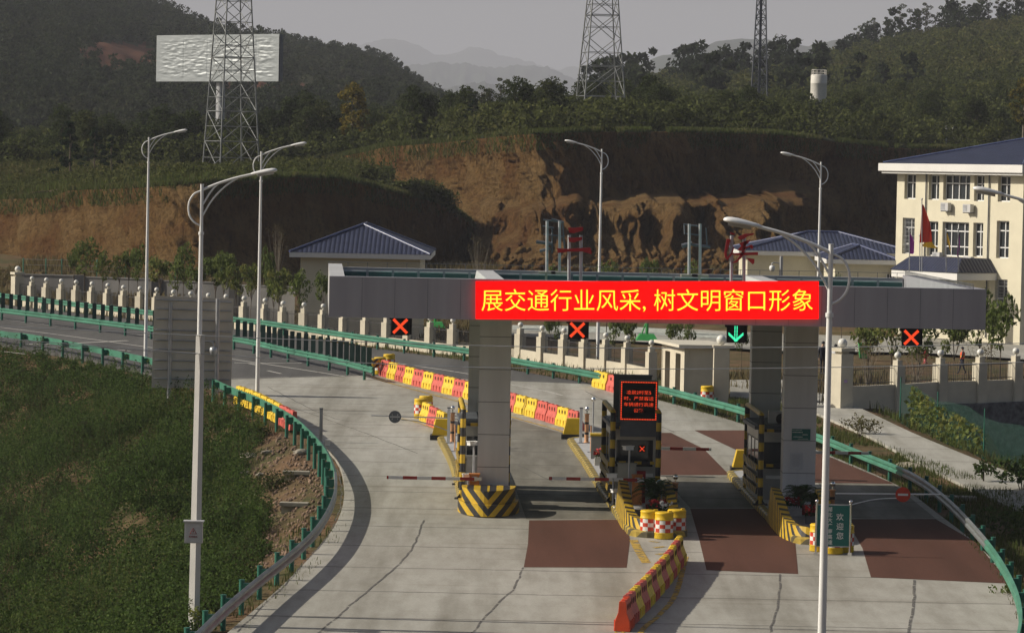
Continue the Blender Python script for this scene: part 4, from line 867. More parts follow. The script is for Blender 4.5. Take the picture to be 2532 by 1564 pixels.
island('left toll island with a yellow-black chevron nose and a square column', CL1); island('middle toll island carrying the booth with the red text display', CL2); island('right toll island with a square column and a green welcome board at its nose', CL3)
c1, c2, c3_ = cen(CL1), cen(CL2), cen(CL3)
def I(x, y): return G(x, y, 0.21)
# --- nose of the left island: two tiers with chevrons
o = Vector((c1(116), 117.4, zr(117))); t = thing('crash_block', 'rounded two-tier yellow and black chevron block at the nose of the left island', 'crash block', o)
def half_round(w, d, y1): return [(-w, y1)] + [(-w * math.cos(a), -d * math.sin(a)) for a in np.linspace(0, math.pi, 21)] + [(w, y1)]
for nm, w, d, z0, z1, y1 in (('upper_tier', 0.92, 1.95, 0.40, 0.86, 0.2), ('lower_tier', 1.05, 2.15, 0.0, 0.40, 0.2)):
    b = MB(); b.prism(half_round(w, d, y1), z0, z1); b.build(nm, 'hazard', t)
# --- crash wings of the middle and right islands
def wings(label, xc, yf, yr, w, rz):
    o = Vector((xc, yf, zr(yf) + 0.02)); t = thing('crash_wall', label, 'crash wall', o, rz); L = yr - yf
    path = [(-w, L), (-w * 1.0, L * 0.6), (-w * 0.96, L * 0.3), (-w * 0.75, L * 0.10), (-w * 0.35, 0.0), (w * 0.35, 0.0), (w * 0.75, L * 0.10), (w * 0.96, L * 0.3), (w, L * 0.6), (w, L)]
    path = spline([Vector((x, y, 0)) for x, y in path], 4)
    def hz(y): return 0.52 + 0.80 * sm(np.clip((y / L - 0.08) / 0.92, 0, 1) * 0.9)
    vs = []; n = len(path)
    for i, p in enumerate(path):
        d = (path[min(i + 1, n - 1)] - path[max(i - 1, 0)]).normalized(); s_ = Vector((-d.y, d.x, 0)); h = float(hz(p.y)); tk = 0.30
        vs += [p - s_ * 0.12, p + Vector((0, 0, h)), p + s_ * tk + Vector((0, 0, h - 0.03)), p + s_ * tk]
    fs = [(i * 4 + k, i * 4 + (k + 1) % 4, (i + 1) * 4 + (k + 1) % 4, (i + 1) * 4 + k) for i in range(n - 1) for k in range(4)] + [(0, 1, 2, 3), tuple((n - 1) * 4 + k for k in (3, 2, 1, 0))]
    b = MB(); b.add(vs, fs); bo = b.build('wall', 'hazard_wing', t)
    bm = bmesh.new(); bm.from_mesh(bo.data); bmesh.ops.recalc_face_normals(bm, faces=bm.faces); bm.to_mesh(bo.data); bm.free(); return t
wings('yellow and black U-shaped crash wall at the nose of the middle island, round the palm', c2(113) + 0.02, 111.3, 117.0, 0.90, 0.03)
wings('yellow and black U-shaped crash wall at the nose of the right island, behind the welcome board', c3_(113) - 0.02, 110.2, 115.8, 0.90, 0.03)

# ------------------------------------------------------------------ booths
def booth(label, x, y, rz=0.05, w=1.5, L=3.3):
    o = Vector((x, y, zr(y) + 0.2)); t = thing('toll_booth', label, 'toll booth', o, rz)
    b = MB(); b.box((0, L / 2, 0.5), (w, L, 1.0)); b.box((0, L / 2, 1.02), (w + 0.06, L + 0.06, 0.05)); b.build('lower_wall', 'stainless', t)
    b = MB()
    for sx in (-1, 1):
        for yy in (0.05, L * 0.36, L * 0.66, L - 0.05): b.box((sx * (w / 2 - 0.05), yy, 1.55), (0.09, 0.09, 1.1))
    b.box((0, 0.04, 1.06), (w, 0.06, 0.06)); b.box((0, 0.04, 2.08), (w, 0.07, 0.1)); b.box((0, L / 2, 2.3), (w + 0.02, L, 0.36)); b.build('frame', 'stainless', t)
    b = MB(); b.box((0, 0.03, 1.57), (w - 0.2, 0.02, 0.98)); b.build('window', 'glass', t)
    for sx in (-1, 1): b = MB(); b.box((sx * (w / 2 - 0.03), L / 2, 1.57), (0.02, L - 0.3, 0.98)); b.build('window', 'glass', t)
    b = MB(); b.box((0, L / 2, 2.54), (w + 0.3, L + 0.4, 0.12)); b.box((0, L / 2, 2.62), (w + 0.1, L + 0.2, 0.05)); b.build('roof', 'dark_steel', t)
    b = MB(); b.box((0.1, -0.02, 0.80), (w * 0.75, 0.03, 0.12)); b.build('front_panel', 'white', t)
    return t
booth('toll booth on the middle island under the red text display', c2(120.4), 120.4)
booth('toll booth on the left island, mostly hidden by the front column', c1(120.6) - 0.05, 120.6)
booth('toll booth on the right island, behind the yellow and black pipes in the shade', c3_(120.6) - 0.05, 120.6)
# LED display
sc0, sc1 = P(1484, 910, 119.7), P(1570, 1005, 119.7); c = (sc0 + sc1) / 2; t = thing('led_display', 'square red-lit text display standing on the front of the middle booth', 'display board', c)
w, h = sc1.x - sc0.x, sc0.z - sc1.z
b = MB(c); b.box(c + Vector((0, 0.11, 0)), (w + 0.06, 0.2, h + 0.06)); b.box(c + Vector((0.02, 0.16, -h / 2 - 0.30)), (w, 0.08, 0.56)); b.build('cabinet', 'dark_steel', t)
b = MB(c); b.box(c, (w - 0.01, 0.02, h - 0.01)); scr = b.build('screen', 'screen', t)
tx = text_mesh('凌晨2时至5\n时，严禁客运\n车辆通行高速\n公路', 0.20, 'led_red', 'lettering', scr, (0, -0.016, -0.03), bold=-0.003, line=1.4)
tl = [v.co.x for v in tx.data.vertices]; tz = [v.co.y for v in tx.data.vertices]; sx, sy = w * 0.80 / (max(tl) - min(tl)), h * 0.56 / (max(tz) - min(tz)); tx.scale = (sx, sy, 1); tx.location = (-(max(tl) + min(tl)) / 2 * sx, -0.014, -(max(tz) + min(tz)) / 2 * sy - 0.02)
b = MB(c)
for k in range(22):
    f = -0.47 + 0.94 * k / 21
    for s_ in (-1, 1): b.box(c + Vector((f * w, -0.014, s_ * (h / 2 - 0.035))), (0.032, 0.01, 0.034)); b.box(c + Vector((s_ * (w / 2 - 0.035), -0.014, f * h)), (0.034, 0.01, 0.032))
b.build('lit_border', 'led_red', scr)
c = P(1510, 955, 123.2); t = thing('display_cabinet', 'dark grey cabinet standing behind the red text display on the booth roof', 'display board', c); b = MB(c)
a_, e_ = P(1468, 897, 123.2), P(1556, 1004, 123.2); b.box((a_ + e_) / 2 + Vector((0, 0.1, 0)), (e_.x - a_.x, 0.3, a_.z - e_.z)); b.build('case', 'dark_steel', t)
b = MB(c); b.box((a_ + e_) / 2 + Vector((0, 0.1, (a_.z - e_.z) / 2 + 0.02)), (e_.x - a_.x + 0.06, 0.36, 0.04)); b.build('cap', 'dark_steel', t)
# crash pipes
def pipes(label, x, yf, yr, xr, h, cross=None):
    o = Vector((x, yf, zr(yf) + 0.2)); t = thing('crash_pipe', label, 'crash barrier', o); dx, dy = xr - x, yr - yf
    r = 0.095
    q = spline([Vector((0, 0, h - 0.35)), Vector((0, 0.06, h - 0.1)), Vector((dx * 0.07, 0.36, h)), Vector((dx * 0.5, dy * 0.5, h)), Vector((dx * 0.93, dy - 0.36, h)), Vector((dx, dy - 0.06, h - 0.1)), Vector((dx, dy, h - 0.35))], 5)
    b = MB(); b.tube([Vector((0, 0, 0.03))] + q + [Vector((dx, dy, 0.03))], r, 14); b.build('pipe', 'pipe', t)
    for (px, py) in ((0, 0), (dx, dy)):
        b = MB(); b.box((px, py, 0.02), (0.5, 0.42, 0.04))
        for a in range(4): an = a * math.pi / 2 + 0.78; b.add([(px, py, 0.3), (px + 0.24 * math.cos(an), py + 0.24 * math.sin(an), 0.04), (px, py, 0.04)], [(0, 1, 2), (2, 1, 0)])
        b.build('foot', 'black', t)
    return t
def plates(label, x, yf, yr, xr):
    o = Vector((x, yf + 0.3, zr(yf) + 0.2)); t = thing('guard_rail_plate', label, 'guard plate', o)
    for z in (0.45, 0.85, 1.25):
        b = MB(); b.frame((-0.10, 0, z - 0.11), (0.05, 0, 0), (xr - x, yr - yf - 0.6, 0), (0, 0, 0.22)); b.build('plate', 'kerb_plate', t)
MAT['kerb_plate'] = stripes('yellow_black_plate', YEL, BLK, (0, 1, 0.9), 0.55, 0.5)
pipes('yellow and black crash pipe left of the left column', -1.62, 119.0, 124.4, -1.80, 3.12); pipes('yellow and black crash pipe right of the left column', -0.06, 119.0, 124.4, -0.2, 3.12)
pipes('yellow and black crash pipe left of the red text display', 3.58, 119.0, 124.4, 3.42, 3.12); pipes('yellow and black crash pipe right of the red text display', 5.17, 119.0, 124.4, 5.05, 3.12)
pipes('yellow and black crash pipe left of the right column', 8.74, 119.0, 124.4, 8.6, 3.12); pipes('yellow and black crash pipe hidden behind the right column', 10.24, 119.0, 124.4, 10.1, 3.12)
plates('striped guard plates low on the left crash pipe of the left island', -1.66, 119.0, 124.4, -1.84); plates('striped guard plates low on the left crash pipe of the middle island', 3.54, 119.0, 124.4, 3.38); plates('striped guard plates low on the left crash pipe of the right island', 8.7, 119.0, 124.4, 8.56)
for (xa, lab) in ((3.58, 'middle'), (8.74, 'right'), (-1.62, 'left')):
    for z in (2.5, 1.28):
        o = Vector((xa + 0.8, 119.9, zr(119.9) + 0.2 + z)); b = MB(); b.box((0, 0, 0), (1.40, 0.07, 0.10)); q = b.build('cross_bar', 'pipe_h'); q.location = o; prop(q, f'{"upper" if z > 2 else "lower"} yellow and black cross bar in front of the {lab} booth', 'cross bar')
# boom gates
def gate(label, base, bl, side, zb, lab2=None):
    t = thing('boom_gate', label, 'boom gate', base); b = MB(); b.box((0, 0, 0.50), (0.34, 0.34, 1.0)); b.box((0, 0, 1.01), (0.38, 0.38, 0.04)); b.build('cabinet', 'orange', t)
    b = MB(); b.box((side * bl / 2 - side * 0.25, -0.25, zb), (bl, 0.04, 0.11)); b.build('boom', 'boom', t)
    b = MB(); b.box((0, -0.21, zb), (0.16, 0.06, 0.16)); b.build('hub', 'galv', t); return t
def gp(x, y, h=0.21): return G(x, y, h)
g1 = gp(1134, 1177); gate('orange boom gate at the left column, its boom closing the leftmost lane', Vector((P(1134, 1150, 117.7).x, 117.7, zr(117.7) + 0.2)), 3.25, -1, 0.86)
gate('orange boom gate beside the palm on the middle island, boom reaching left', Vector((P(1523, 1150, 118.4).x, 118.4, zr(118.4) + 0.2)), 3.3, -1, 0.86)
gate('shaded boom gate at the rear of the middle island, boom reaching right', Vector((P(1592, 1075, 129.5).x - 0.35, 129.5, zr(129.5) + 0.2)), 2.3, 1, 0.86)
gate('shaded boom gate at the rear of the right island, boom reaching right under the guardrail', Vector((P(1955, 1082, 129.2).x - 0.35, 129.2, zr(129.2) + 0.2)), 2.5, 1, 0.86)
# red cabinet beside the palm
c = gp(1552, 1205); c.y = 118.6; c.z = zr(118.6) + .2; t = thing('fire_cabinet', 'dark red cabinet behind the palm on the middle island', 'cabinet', (P(1585 / K, 1150, 118.9).x, 118.9, zr(118.9) + 0.2)); b = MB(); b.box((0, 0, 0.55), (0.3, 0.3, 1.1)); b.build('body', 'letter_red', t); b = MB(); b.box((0.0, -0.155, 0.86), (0.16, 0.01, 0.09)); b.build('plate', 'white', t)
# cabinets, cameras
def cabinet(label, x, y, w, d, h, mat, z0=0.0, legs=True):
    t = thing('control_cabinet', label, 'cabinet', (x, y, zr(y) + 0.2)); b = MB(); b.box((0, 0, z0 + h / 2), (w, d, h)); b.box((0, 0, z0 + h + 0.015), (w + 0.06, d + 0.06, 0.03)); q = b.build('body', mat, t)
    b = MB(); b.box((0, -d / 2 - 0.004, z0 + h / 2), (w - 0.08, 0.01, h - 0.08)); b.build('door', mat, q)
    if z0 > 0.1:
        for s_ in (-1, 1): b = MB(); b.tube([(s_ * w * 0.3, 0, 0), (s_ * w * 0.3, 0, z0)], 0.03, 6); b.build('leg', 'galv', t)
    return t
cabinet('beige control cabinet on legs in front of the middle booth', P(1499, 1116, 118.9).x, 118.9, 0.64, 0.3, 0.66, 'cabinet', 0.68)
cabinet('grey steel cabinet left of the left column', P(1129, 1110, 119.3).x, 119.3, 0.42, 0.3, 1.0, 'steel_box', 0.45)
t = cabinet('grey steel cabinet with a yellow lid at the rear of the middle island', P(1430, 1040, 133.5).x, 133.5, 0.55, 0.5, 0.85, 'steel_box'); b = MB(); b.box((0, 0, 0.93), (0.62, 0.56, 0.08)); b.build('lid', 'yellow', t)
def camera_post(label, x, y, h, ang=0.6, w=0.2):
    t = thing('camera_post', label, 'camera', (x, y, zr(y) + 0.2)); b = MB(); b.tube([(0, 0, 0), (0, 0, h)], 0.035, 8); b.lathe([(0.12, 0), (0.12, 0.02), (0.04, 0.04)], (0, 0, 0), 10); b.build('post', 'galv', t)
    b = MB(); b.box((-0.05, -0.05, h + 0.06), (w * 1.6, w, w * 0.62), ang); b.box((-0.05, -0.05, h + 0.06 + w * 0.36), (w * 1.9, w * 1.15, 0.03), ang); b.build('housing', 'white_paint', t)
camera_post('white camera on a steel post left of the left column', P(1133, 1060, 118.2).x, 118.2, 1.95); camera_post('white camera on a steel post in front of the middle booth', P(1505, 1075, 118.2).x, 118.2, 1.9)
camera_post('low white camera behind the boom of the middle island', P(1466, 1142, 118.0).x, 118.0, 0.95, 0.1, 0.2); camera_post('low white camera behind the boom of the left island', P(1120, 1133, 118.0).x, 118.0, 0.85, 0.1, 0.18)
camera_post('small white floodlight low on a post left of the boom gate of the middle island', P(1474, 1178, 117.4).x, 117.4, 0.5, 0.5, 0.16)
c = P(1535, 1072, 120.35); t = thing('booth_signal', 'small lit red cross in the window of the middle booth', 'lane signal', c); b = MB(c); b.box(c, (0.24, 0.05, 0.24)); b.build('housing', 'screen', t)
b = MB(c)
for s_ in (-1, 1):
    for k in np.linspace(-1, 1, 9): b.ball(c + Vector((0.075 * k, -0.03, s_ * 0.075 * k)), 0.012, 6)
b.build('light', 'led_red', t)
# plaques on the right column
xr_ = P(1915, 1038, 117.98); t = thing('wall_plaque', 'small green sign with white text rows on the right column', 'sign', xr_); b = MB(xr_); b.box(xr_, (0.64, 0.02, 0.39)); pl_ = b.build('board', 'sign_green', t)
b = MB(xr_)
for (u, v, L) in ((-0.12, 0.15, 0.36), (-0.10, 0.08, 0.36), (0.17, 0.0, 0.2), (-0.08, -0.08, 0.32), (0.1, -0.15, 0.38)):
    for k in range(int(L / 0.045)): b.box(xr_ + Vector((u - L / 2 + k * 0.045, -0.013, v)), (0.028, 0.006, 0.03 if v not in (0.15, -0.15) else 0.018))
b.build('text_rows', 'white', pl_)
xr_ = P(1903, 1102, 117.98); t = thing('paper_notice', 'pale paper notice taped on the right column', 'notice', xr_); b = MB(xr_); b.box(xr_, (0.42, 0.012, 0.58)); q = b.build('sheet', 'paper', t)
b = MB(xr_)
for k in range(9): b.box(xr_ + Vector((0, -0.009, 0.2 - k * 0.045)), (0.32 - 0.06 * (k % 3), 0.004, 0.012))
b.build('text_rows', 'cladding', q)
# posts and bollards
def bollard(label, p, h=1.15, r=0.085, ball=True):
    t = thing('bollard', label, 'bollard', p); b = MB(); b.lathe([(0.15, 0), (0.15, 0.015), (r + 0.01, 0.03), (r, 0.06), (r, h), (r + 0.03, h), (r + 0.03, h + 0.03), (0.03, h + 0.04)], (0, 0, 0), 16); b.build('post', 'bollard', t)
    b = MB(); b.tube([(0, 0, h + 0.03), (0, 0, h + 0.14)], 0.025, 8); b.ball((0, 0, h + 0.22), 0.095, 16); b.build('ball', 'chrome', t); return t
bol1 = gp(1081, 1055); bollard('orange bollard with a chrome ball at the rear of the left island', bol1)
bol2 = gp(1402, 1057); bollard('orange bollard with a chrome ball at the rear of the middle island', bol2)
bol3 = G(1617, 1235, 0.2); bol3.y += 1.2; bollard('orange bollard with a chrome ball inside the crash wall of the middle island', onroad(bol3, 0.2), 1.0)
bol4 = G(1995, 1255, 0.2); bol4.y += 1.0; bollard('orange bollard with a chrome ball inside the crash wall of the right island', onroad(bol4, 0.2), 1.05)
def post(name, label, p, h, r, mat, cat='post', sq=False, ball=False, cap='galv'):
    t = thing(name, label, cat, p); b = MB()
    if sq: b.box((0, 0, h / 2), (r * 2, r * 2, h))
    else: b.tube([(0, 0, 0), (0, 0, h)], r, 10)
    b.build('shaft', mat, t); b = MB()
    if ball: b.ball((0, 0, h + 0.08), 0.1, 12)
    elif sq: b.box((0, 0, h + 0.02), (r * 2.3, r * 2.3, 0.04))
    else: b.tube([(0, 0, h), (0, 0, h + 0.02)], r * 1.2, 10)
    b.build('cap', 'chrome' if ball else cap, t)
    b = MB(); b.box((0, 0, 0.01), (max(0.26, r * 3), max(0.26, r * 3), 0.02)); b.build('foot', 'galv', t)
post('white_post', 'square white post at the rear of the left island', gp(1072, 1058), 1.4, 0.06, 'white_paint', sq=True, cap='dark_steel'); post('white_post', 'square white post at the rear of the middle island', gp(1388, 1058), 1.4, 0.06, 'white_paint', sq=True, cap='dark_steel')
post('orange_post', 'thin orange post on the left island behind the crash pipe', gp(1087, 1078), 1.05, 0.025, 'salmon'); post('orange_post', 'thin orange post on the rear of the middle island', gp(1412, 1080), 1.05, 0.025, 'salmon')
post('ball_post', 'thin post with a grey ball behind the rear bollard of the middle island', gp(1417, 1045), 1.5, 0.03, 'galv', ball=True)
post('marker_post', 'grey square post beside the left guardrail with a white box at its foot', G(767, 1056, 0.0), 1.35, 0.065, 'galv', sq=True, cap='dark_steel')
c = G(783, 1064, 0.0); t = thing('junction_box', 'small white box on the kerb beside the grey square post', 'box', c); b = MB(); b.box((0, 0, 0.11), (0.2, 0.2, 0.22)); b.build('body', 'white', t); b = MB(); b.box((0, 0, 0.23), (0.22, 0.22, 0.02)); b.build('lid', 'white', t)
c = onroad(Vector((bol3.x - 0.65, bol3.y - 0.4, 0)), 0.2); t = thing('handrail', 'bent chrome tube rail beside the palm on the middle island', 'handrail', c); b = MB(); s_ = spline([(0, 0, 0), (0, 0, 0.9), (0.02, 0.02, 1.08), (0.1, 0.08, 1.13), (0.2, 0.14, 1.05), (0.3, 0.2, 0.8), (0.42, 0.3, 0.25)], 6); b.tube(s_, 0.035, 8); b.build('tube', 'chrome', t)
b = MB(); b.tube([(0, 0, 0), (0, 0, 0.45)], 0.04, 8); b.build('sleeve', 'yellow', t)
post('orange_post', 'thin orange post beside the chrome tube rail', c + Vector((0.14, 0.25, 0)), 1.0, 0.02, 'salmon')
# swing bars with round signs
def swing(label, base, L, side, mat, disc_at, red):
    t = thing('swing_bar', label, 'swing bar', base); b = MB(); b.tube([(0, 0, 0.96), (side * L, 0, 1.0)], 0.025, 8); b.build('bar', mat, t)
    b = MB(); s_ = spline([(0, 0, 0.42), (side * L * 0.22, 0, 0.66), (side * L * 0.40, 0, 0.80), (side * L * 0.62, 0, 0.85)], 6); b.tube(s_, 0.018, 6); b.build('brace', mat, t)
    b = MB(); x = side * L * disc_at; n = 28; b.add([Vector((x + 0.25 * math.cos(2 * math.pi * k / n), -0.05 + d_, 0.97 + 0.25 * math.sin(2 * math.pi * k / n))) for d_ in (0, 0.012) for k in range(n)],
          [tuple(range(n)), tuple(range(2 * n - 1, n - 1, -1))] + [(k, n + k, n + (k + 1) % n, (k + 1) % n) for k in range(n)]); d = b.build('disc', 'red' if red else 'dark_steel', t)
    b = MB()
    if red: b.box((x, -0.055, 0.97), (0.34, 0.006, 0.075)); b.build('white_bar', 'white', d)
    else:
        for s2 in (-0.1, 0.1):
            for z2 in (0.06, -0.06): b.tube([(x + s2, -0.06, 0.97 + z2), (x + s2 * 1.2, -0.06, 0.97 + z2 * 1.9)], 0.012, 5)
        b.box((x, -0.06, 0.97), (0.42, 0.01, 0.06)); b.build('bracket', 'galv', d)
swing('grey swing bar carrying the back of a round sign across the leftmost lane', Vector((bol1.x - 0.09, bol1.y - 0.1, bol1.z)), 3.2, -1, 'galv', 0.70, False)
swing('white swing bar with a round red no entry sign across the rightmost lane', Vector((bol4.x + 0.1, bol4.y - 0.1, zr(bol4.y) + 0.2)), 3.5, 1, 'white_paint', 0.64, True)
# kerb blocks at the rear ends
for (x, y, lab) in ((1053, 1050, 'left'), (1366, 1048, 'middle'), (1773, 1128, 'right')):
    c = G(x, y, 0.0); t = thing('kerb_block', f'yellow block with a black foot at the rear end of the {lab} island', 'kerb block', c); b = MB(); b.add([Vector(v) for v in ((-0.35, -0.25, 0.2), (0.45, -0.25, 0.2), (0.45, 0.5, 0.2), (-0.35, 0.5, 0.2), (-0.2, -0.15, 0.85), (0.4, -0.15, 0.85), (0.4, 0.4, 0.85), (-0.2, 0.4, 0.85))],
          [(3, 2, 1, 0), (4, 5, 6, 7), (0, 1, 5, 4), (1, 2, 6, 5), (2, 3, 7, 6), (3, 0, 4, 7)]); b.build('block', 'yellow', t); b = MB(); b.box((0.05, 0.1, 0.1), (0.95, 0.9, 0.2)); b.build('foot', 'black', t)
# ------------------------------------------------------------------ plastic barriers and drums
def make_barrier(col, mat, hole_dark=True):
    t = thing('water_barrier', 'x', 'barrier'); L = 1.34
    sec = [(-0.22, 0), (-0.22, 0.07), (-0.20, 0.28), (-0.115, 0.50), (-0.095, 0.78), (-0.06, 0.80), (0.06, 0.80), (0.095, 0.78), (0.115, 0.50), (0.20, 0.28), (0.22, 0.07), (0.22, 0)]
    b = MB(); vs = []; n = len(sec); xs_ = (-L / 2, -L / 2 + 0.03, -0.2, 0.2, L / 2 - 0.03, L / 2)
    for x in xs_:
        k = 0.93 if abs(x) == L / 2 else 1.0
        vs += [Vector((x, y * k, z)) for y, z in sec]
    b.add(vs, [(i * n + k, i * n + (k + 1) % n, (i + 1) * n + (k + 1) % n, (i + 1) * n + k) for i in range(len(xs_) - 1) for k in range(n)]); b.add(vs[:n] + vs[-n:], [tuple(range(n)), tuple(range(2 * n - 1, n - 1, -1))])
    for s_ in (-1, 1):
        for k in (-1, 0, 1): b.box((k * 0.4, s_ * 0.213, 0.17), (0.16, 0.05, 0.22)); 
    b.box((-0.3, 0, 0.81), (0.22, 0.10, 0.03)); b.box((0.3, 0, 0.81), (0.22, 0.10, 0.03)); b.build('shell', mat, t)
    for s_ in (-1, 1):
        for k in (-1, 0, 1):
            b = MB(); m = 14; y0 = s_ * 0.108
            pts = [Vector((k * 0.36 + 0.075 * math.cos(2 * math.pi * a / m), y0, 0.62 + 0.085 * math.sin(2 * math.pi * a / m))) for a in range(m)]; pts2 = [p + Vector((0, s_ * 0.012, 0)) for p in pts]
            b.add(pts + pts2, [tuple(range(m)), tuple(range(m, 2 * m))] + [(a, (a + 1) % m, m + (a + 1) % m, m + a) for a in range(m)]); b.build('hole', 'hole' if col != 'yellow' else 'hole_y', t)
    return t
MAT['hole_y'] = M('yellow_hole_shade', (0.10, 0.065, 0.01), 0.9, 0, 0.1)
PROTO = {c: [make_barrier(c, m), False] for c, m in (('yellow', 'pl_yellow'), ('red', 'pl_red'), ('orange', 'pl_orange'))}
def barrier_row(path, cols, where, group, step=None, ends='far'):
    n = len(cols); L = sum((b - a).length for a, b in zip(path, path[1:])); step = step or L / n
    rs = resample([path[0]] + path[1:], step / 2) + [path[-1]] * 3
    cnt = {}
    for i, c in enumerate(cols):
        p = rs[min(2 * i + 1, len(rs) - 1)]; a, e = rs[min(2 * i, len(rs) - 1)], rs[min(2 * i + 2, len(rs) - 1)]; d = (e - a); 
        if d.length < 1e-4: continue
        key, lab = c
        pr_ = PROTO[key]; cnt[key] = cnt.get(key, 0) + 1
        o = place(pr_[0], pr_[1], onroad(p, 0.003), math.atan2(d.y, d.x) + random.uniform(-0.03, 0.03), f'{ORD[cnt[key] - 1]} {"orange-red" if key == "orange" else key} barrier {where}', group=group); pr_[1] = True
        o.rotation_euler[1] = -math.atan2(d.z, math.hypot(d.x, d.y)) if False else 0
        s_ = d.length / 1.36; o.scale = (s_, 1, 1)
def ry(s): return [({'r': 'red', 'y': 'yellow', 'o': 'orange'}[c], '') for c in s]
barrier_row(line([(914, 897), (1000, 922), (1110, 950), (1219, 980), (1300, 1003), (1386, 1030)], 0), ry('ryryryryryyryryyrryr'), 'in the long row behind the left column, counted from its far end', 'long row of red and yellow barriers behind the left column')
barrier_row(line([(1422, 923), (1475, 938), (1530, 953)], 0), ry('yrr'), 'in the short row behind the text display, counted from its far end', 'short row of barriers behind the text display')
barrier_row(line([(1014, 1003), (1040, 1019), (1066, 1034)], 0), ry('yry'), 'behind the round grey sign, counted from the checkered drum', 'three barriers at the rear of the left island')
barrier_row(line([(568, 921), (610, 936), (650, 955), (704, 984)], 0.8), ry('yyyyyyrr'), 'behind the left guardrail, counted from its far end', 'row of barriers along the inside of the left guardrail')
nearp = line([(1626, 1277), (1608, 1303), (1586, 1330), (1562, 1357), (1533, 1387), (1506, 1414), (1489, 1436)], 0.82)
barrier_row(nearp, ry('yryryryryryro'), 'in the near row leading towards the viewer, counted from the drums', 'near row of red and yellow barriers')
def make_drum():
    t = thing('drum', 'x', 'drum'); b = MB(); n = 20; r = 0.30
    b.lathe([(0.02, 0), (r, 0), (r + 0.01, 0.03), (r, 0.17), (r + 0.015, 0.19), (r + 0.015, 0.20), (r, 0.21), (r - 0.004, 0.22), (r - 0.004, 0.59), (r, 0.60), (r + 0.015, 0.61), (r + 0.015, 0.63), (r, 0.65), (r, 0.80), (r + 0.012, 0.82), (r - 0.02, 0.86), (0.02, 0.85)], (0, 0, 0), n, 0)
    b.box((0.2, 0, 0.87), (0.12, 0.1, 0.05)); b.build('body', 'yellow', t)
    b = MB(); b.lathe([(r + 0.003, 0.21), (r + 0.003, 0.34), (r + 0.003, 0.47), (r + 0.003, 0.60)], (0, 0, 0), n, 0, checks=lambda i, k: (i + k // 2) % 2); b.build('checker_band', ['white', 'red'], t); return t
DR = [make_drum(), False]
def drum(p, label, rz=0.0, group=None):
    place(DR[0], DR[1], onroad(p, 0.003), rz, label, group=group); DR[1] = True
drum(G(908, 894), 'checkered yellow drum at the far end of the long barrier row'); drum(G(1006, 999), 'checkered yellow drum in front of the three barriers behind the round grey sign')
drum(G(1018, 992), 'yellow drum half hidden behind the drum beside the round grey sign'); drum(G(930, 886), 'yellow drum half hidden behind the far end of the long barrier row')
drum(G(1552, 1282), 'leftmost of the three checkered drums before the middle crash wall', 0.1); drum(G(1586, 1284) + Vector((0, -0.25, 0)), 'middle one of the three checkered drums before the middle crash wall', 0.4); drum(G(1617, 1280), 'rightmost of the three checkered drums before the middle crash wall', 0.2)
drum(G(1958, 1316), 'checkered drum left of the welcome board', 0.15); drum(G(1993, 1322), 'checkered drum behind the lower edge of the welcome board', 0.3); drum(G(2018, 1318), 'checkered drum half hidden behind the right post of the welcome board', 0.5)
drum(G(1118, 1030), 'yellow drum behind the left crash pipe of the left island'); drum(G(1690, 966), 'yellow drum standing outside the right guardrail near the service hut')
c = G(893, 898, 0.0); t = thing('end_marker', 'yellow and black chevron end cap of the median guardrail', 'end marker', c); b = MB(); b.lathe([(0.02, 0.42), (0.26, 0.42), (0.28, 0.5), (0.28, 0.82), (0.26, 0.88), (0.02, 0.88)], (0, 0, 0), 18); b.build('cap', 'barrel_arrow', t); b = MB(); b.tube([(0, 0, 0), (0, 0, 0.45)], 0.07, 8); b.build('post', 'post_green', t)
# welcome board
wa, wb_ = G(1963, 1316), G(2027, 1328); yb = 107.4
t = thing('welcome_board', 'green welcome board with white Chinese characters between two chrome posts', 'sign', (P(1996, 1300, yb).x, yb, zr(yb)))
o = t.location.copy(); a, e = P(1955, 1206, yb), P(2029, 1306, yb); zt, zb = P(1996, 1207, yb).z, P(1996, 1304, yb).z
b = MB(o); b.box(((a.x + e.x) / 2, yb, (zt + zb) / 2), (e.x - a.x, 0.03, zt - zb)); brd = b.build('board', 'sign_green', t)
b = MB(o); b.box(((a.x + e.x) / 2, yb, zt + 0.015), (e.x - a.x, 0.05, 0.03)); b.box(((a.x + e.x) / 2, yb, zb - 0.015), (e.x - a.x, 0.05, 0.03)); b.build('edge', 'galv', t)
for x in (a.x - 0.03, e.x + 0.03):
    b = MB(o); b.tube([(x, yb, zr(yb)), (x, yb, zt + 0.06)], 0.035, 10); b.ball((x, yb, zt + 0.12), 0.06, 12); b.box((x, yb, zr(yb) + 0.05), (0.12, 0.12, 0.1)); b.build('post', 'chrome', t)
def vtext(s, px, y0, y1, size):
    for i, ch in enumerate(s):
        p = P(px, y0 + (y1 - y0) * i / (len(s) - 1), yb - 0.02) - o; text_mesh(ch, size, 'white', 'character', brd, p, bold=0.002)
vtext('欢迎您', 2008, 1236, 1281, 0.235); vtext('湖北大广南高速', 1984, 1217, 1296, 0.158)
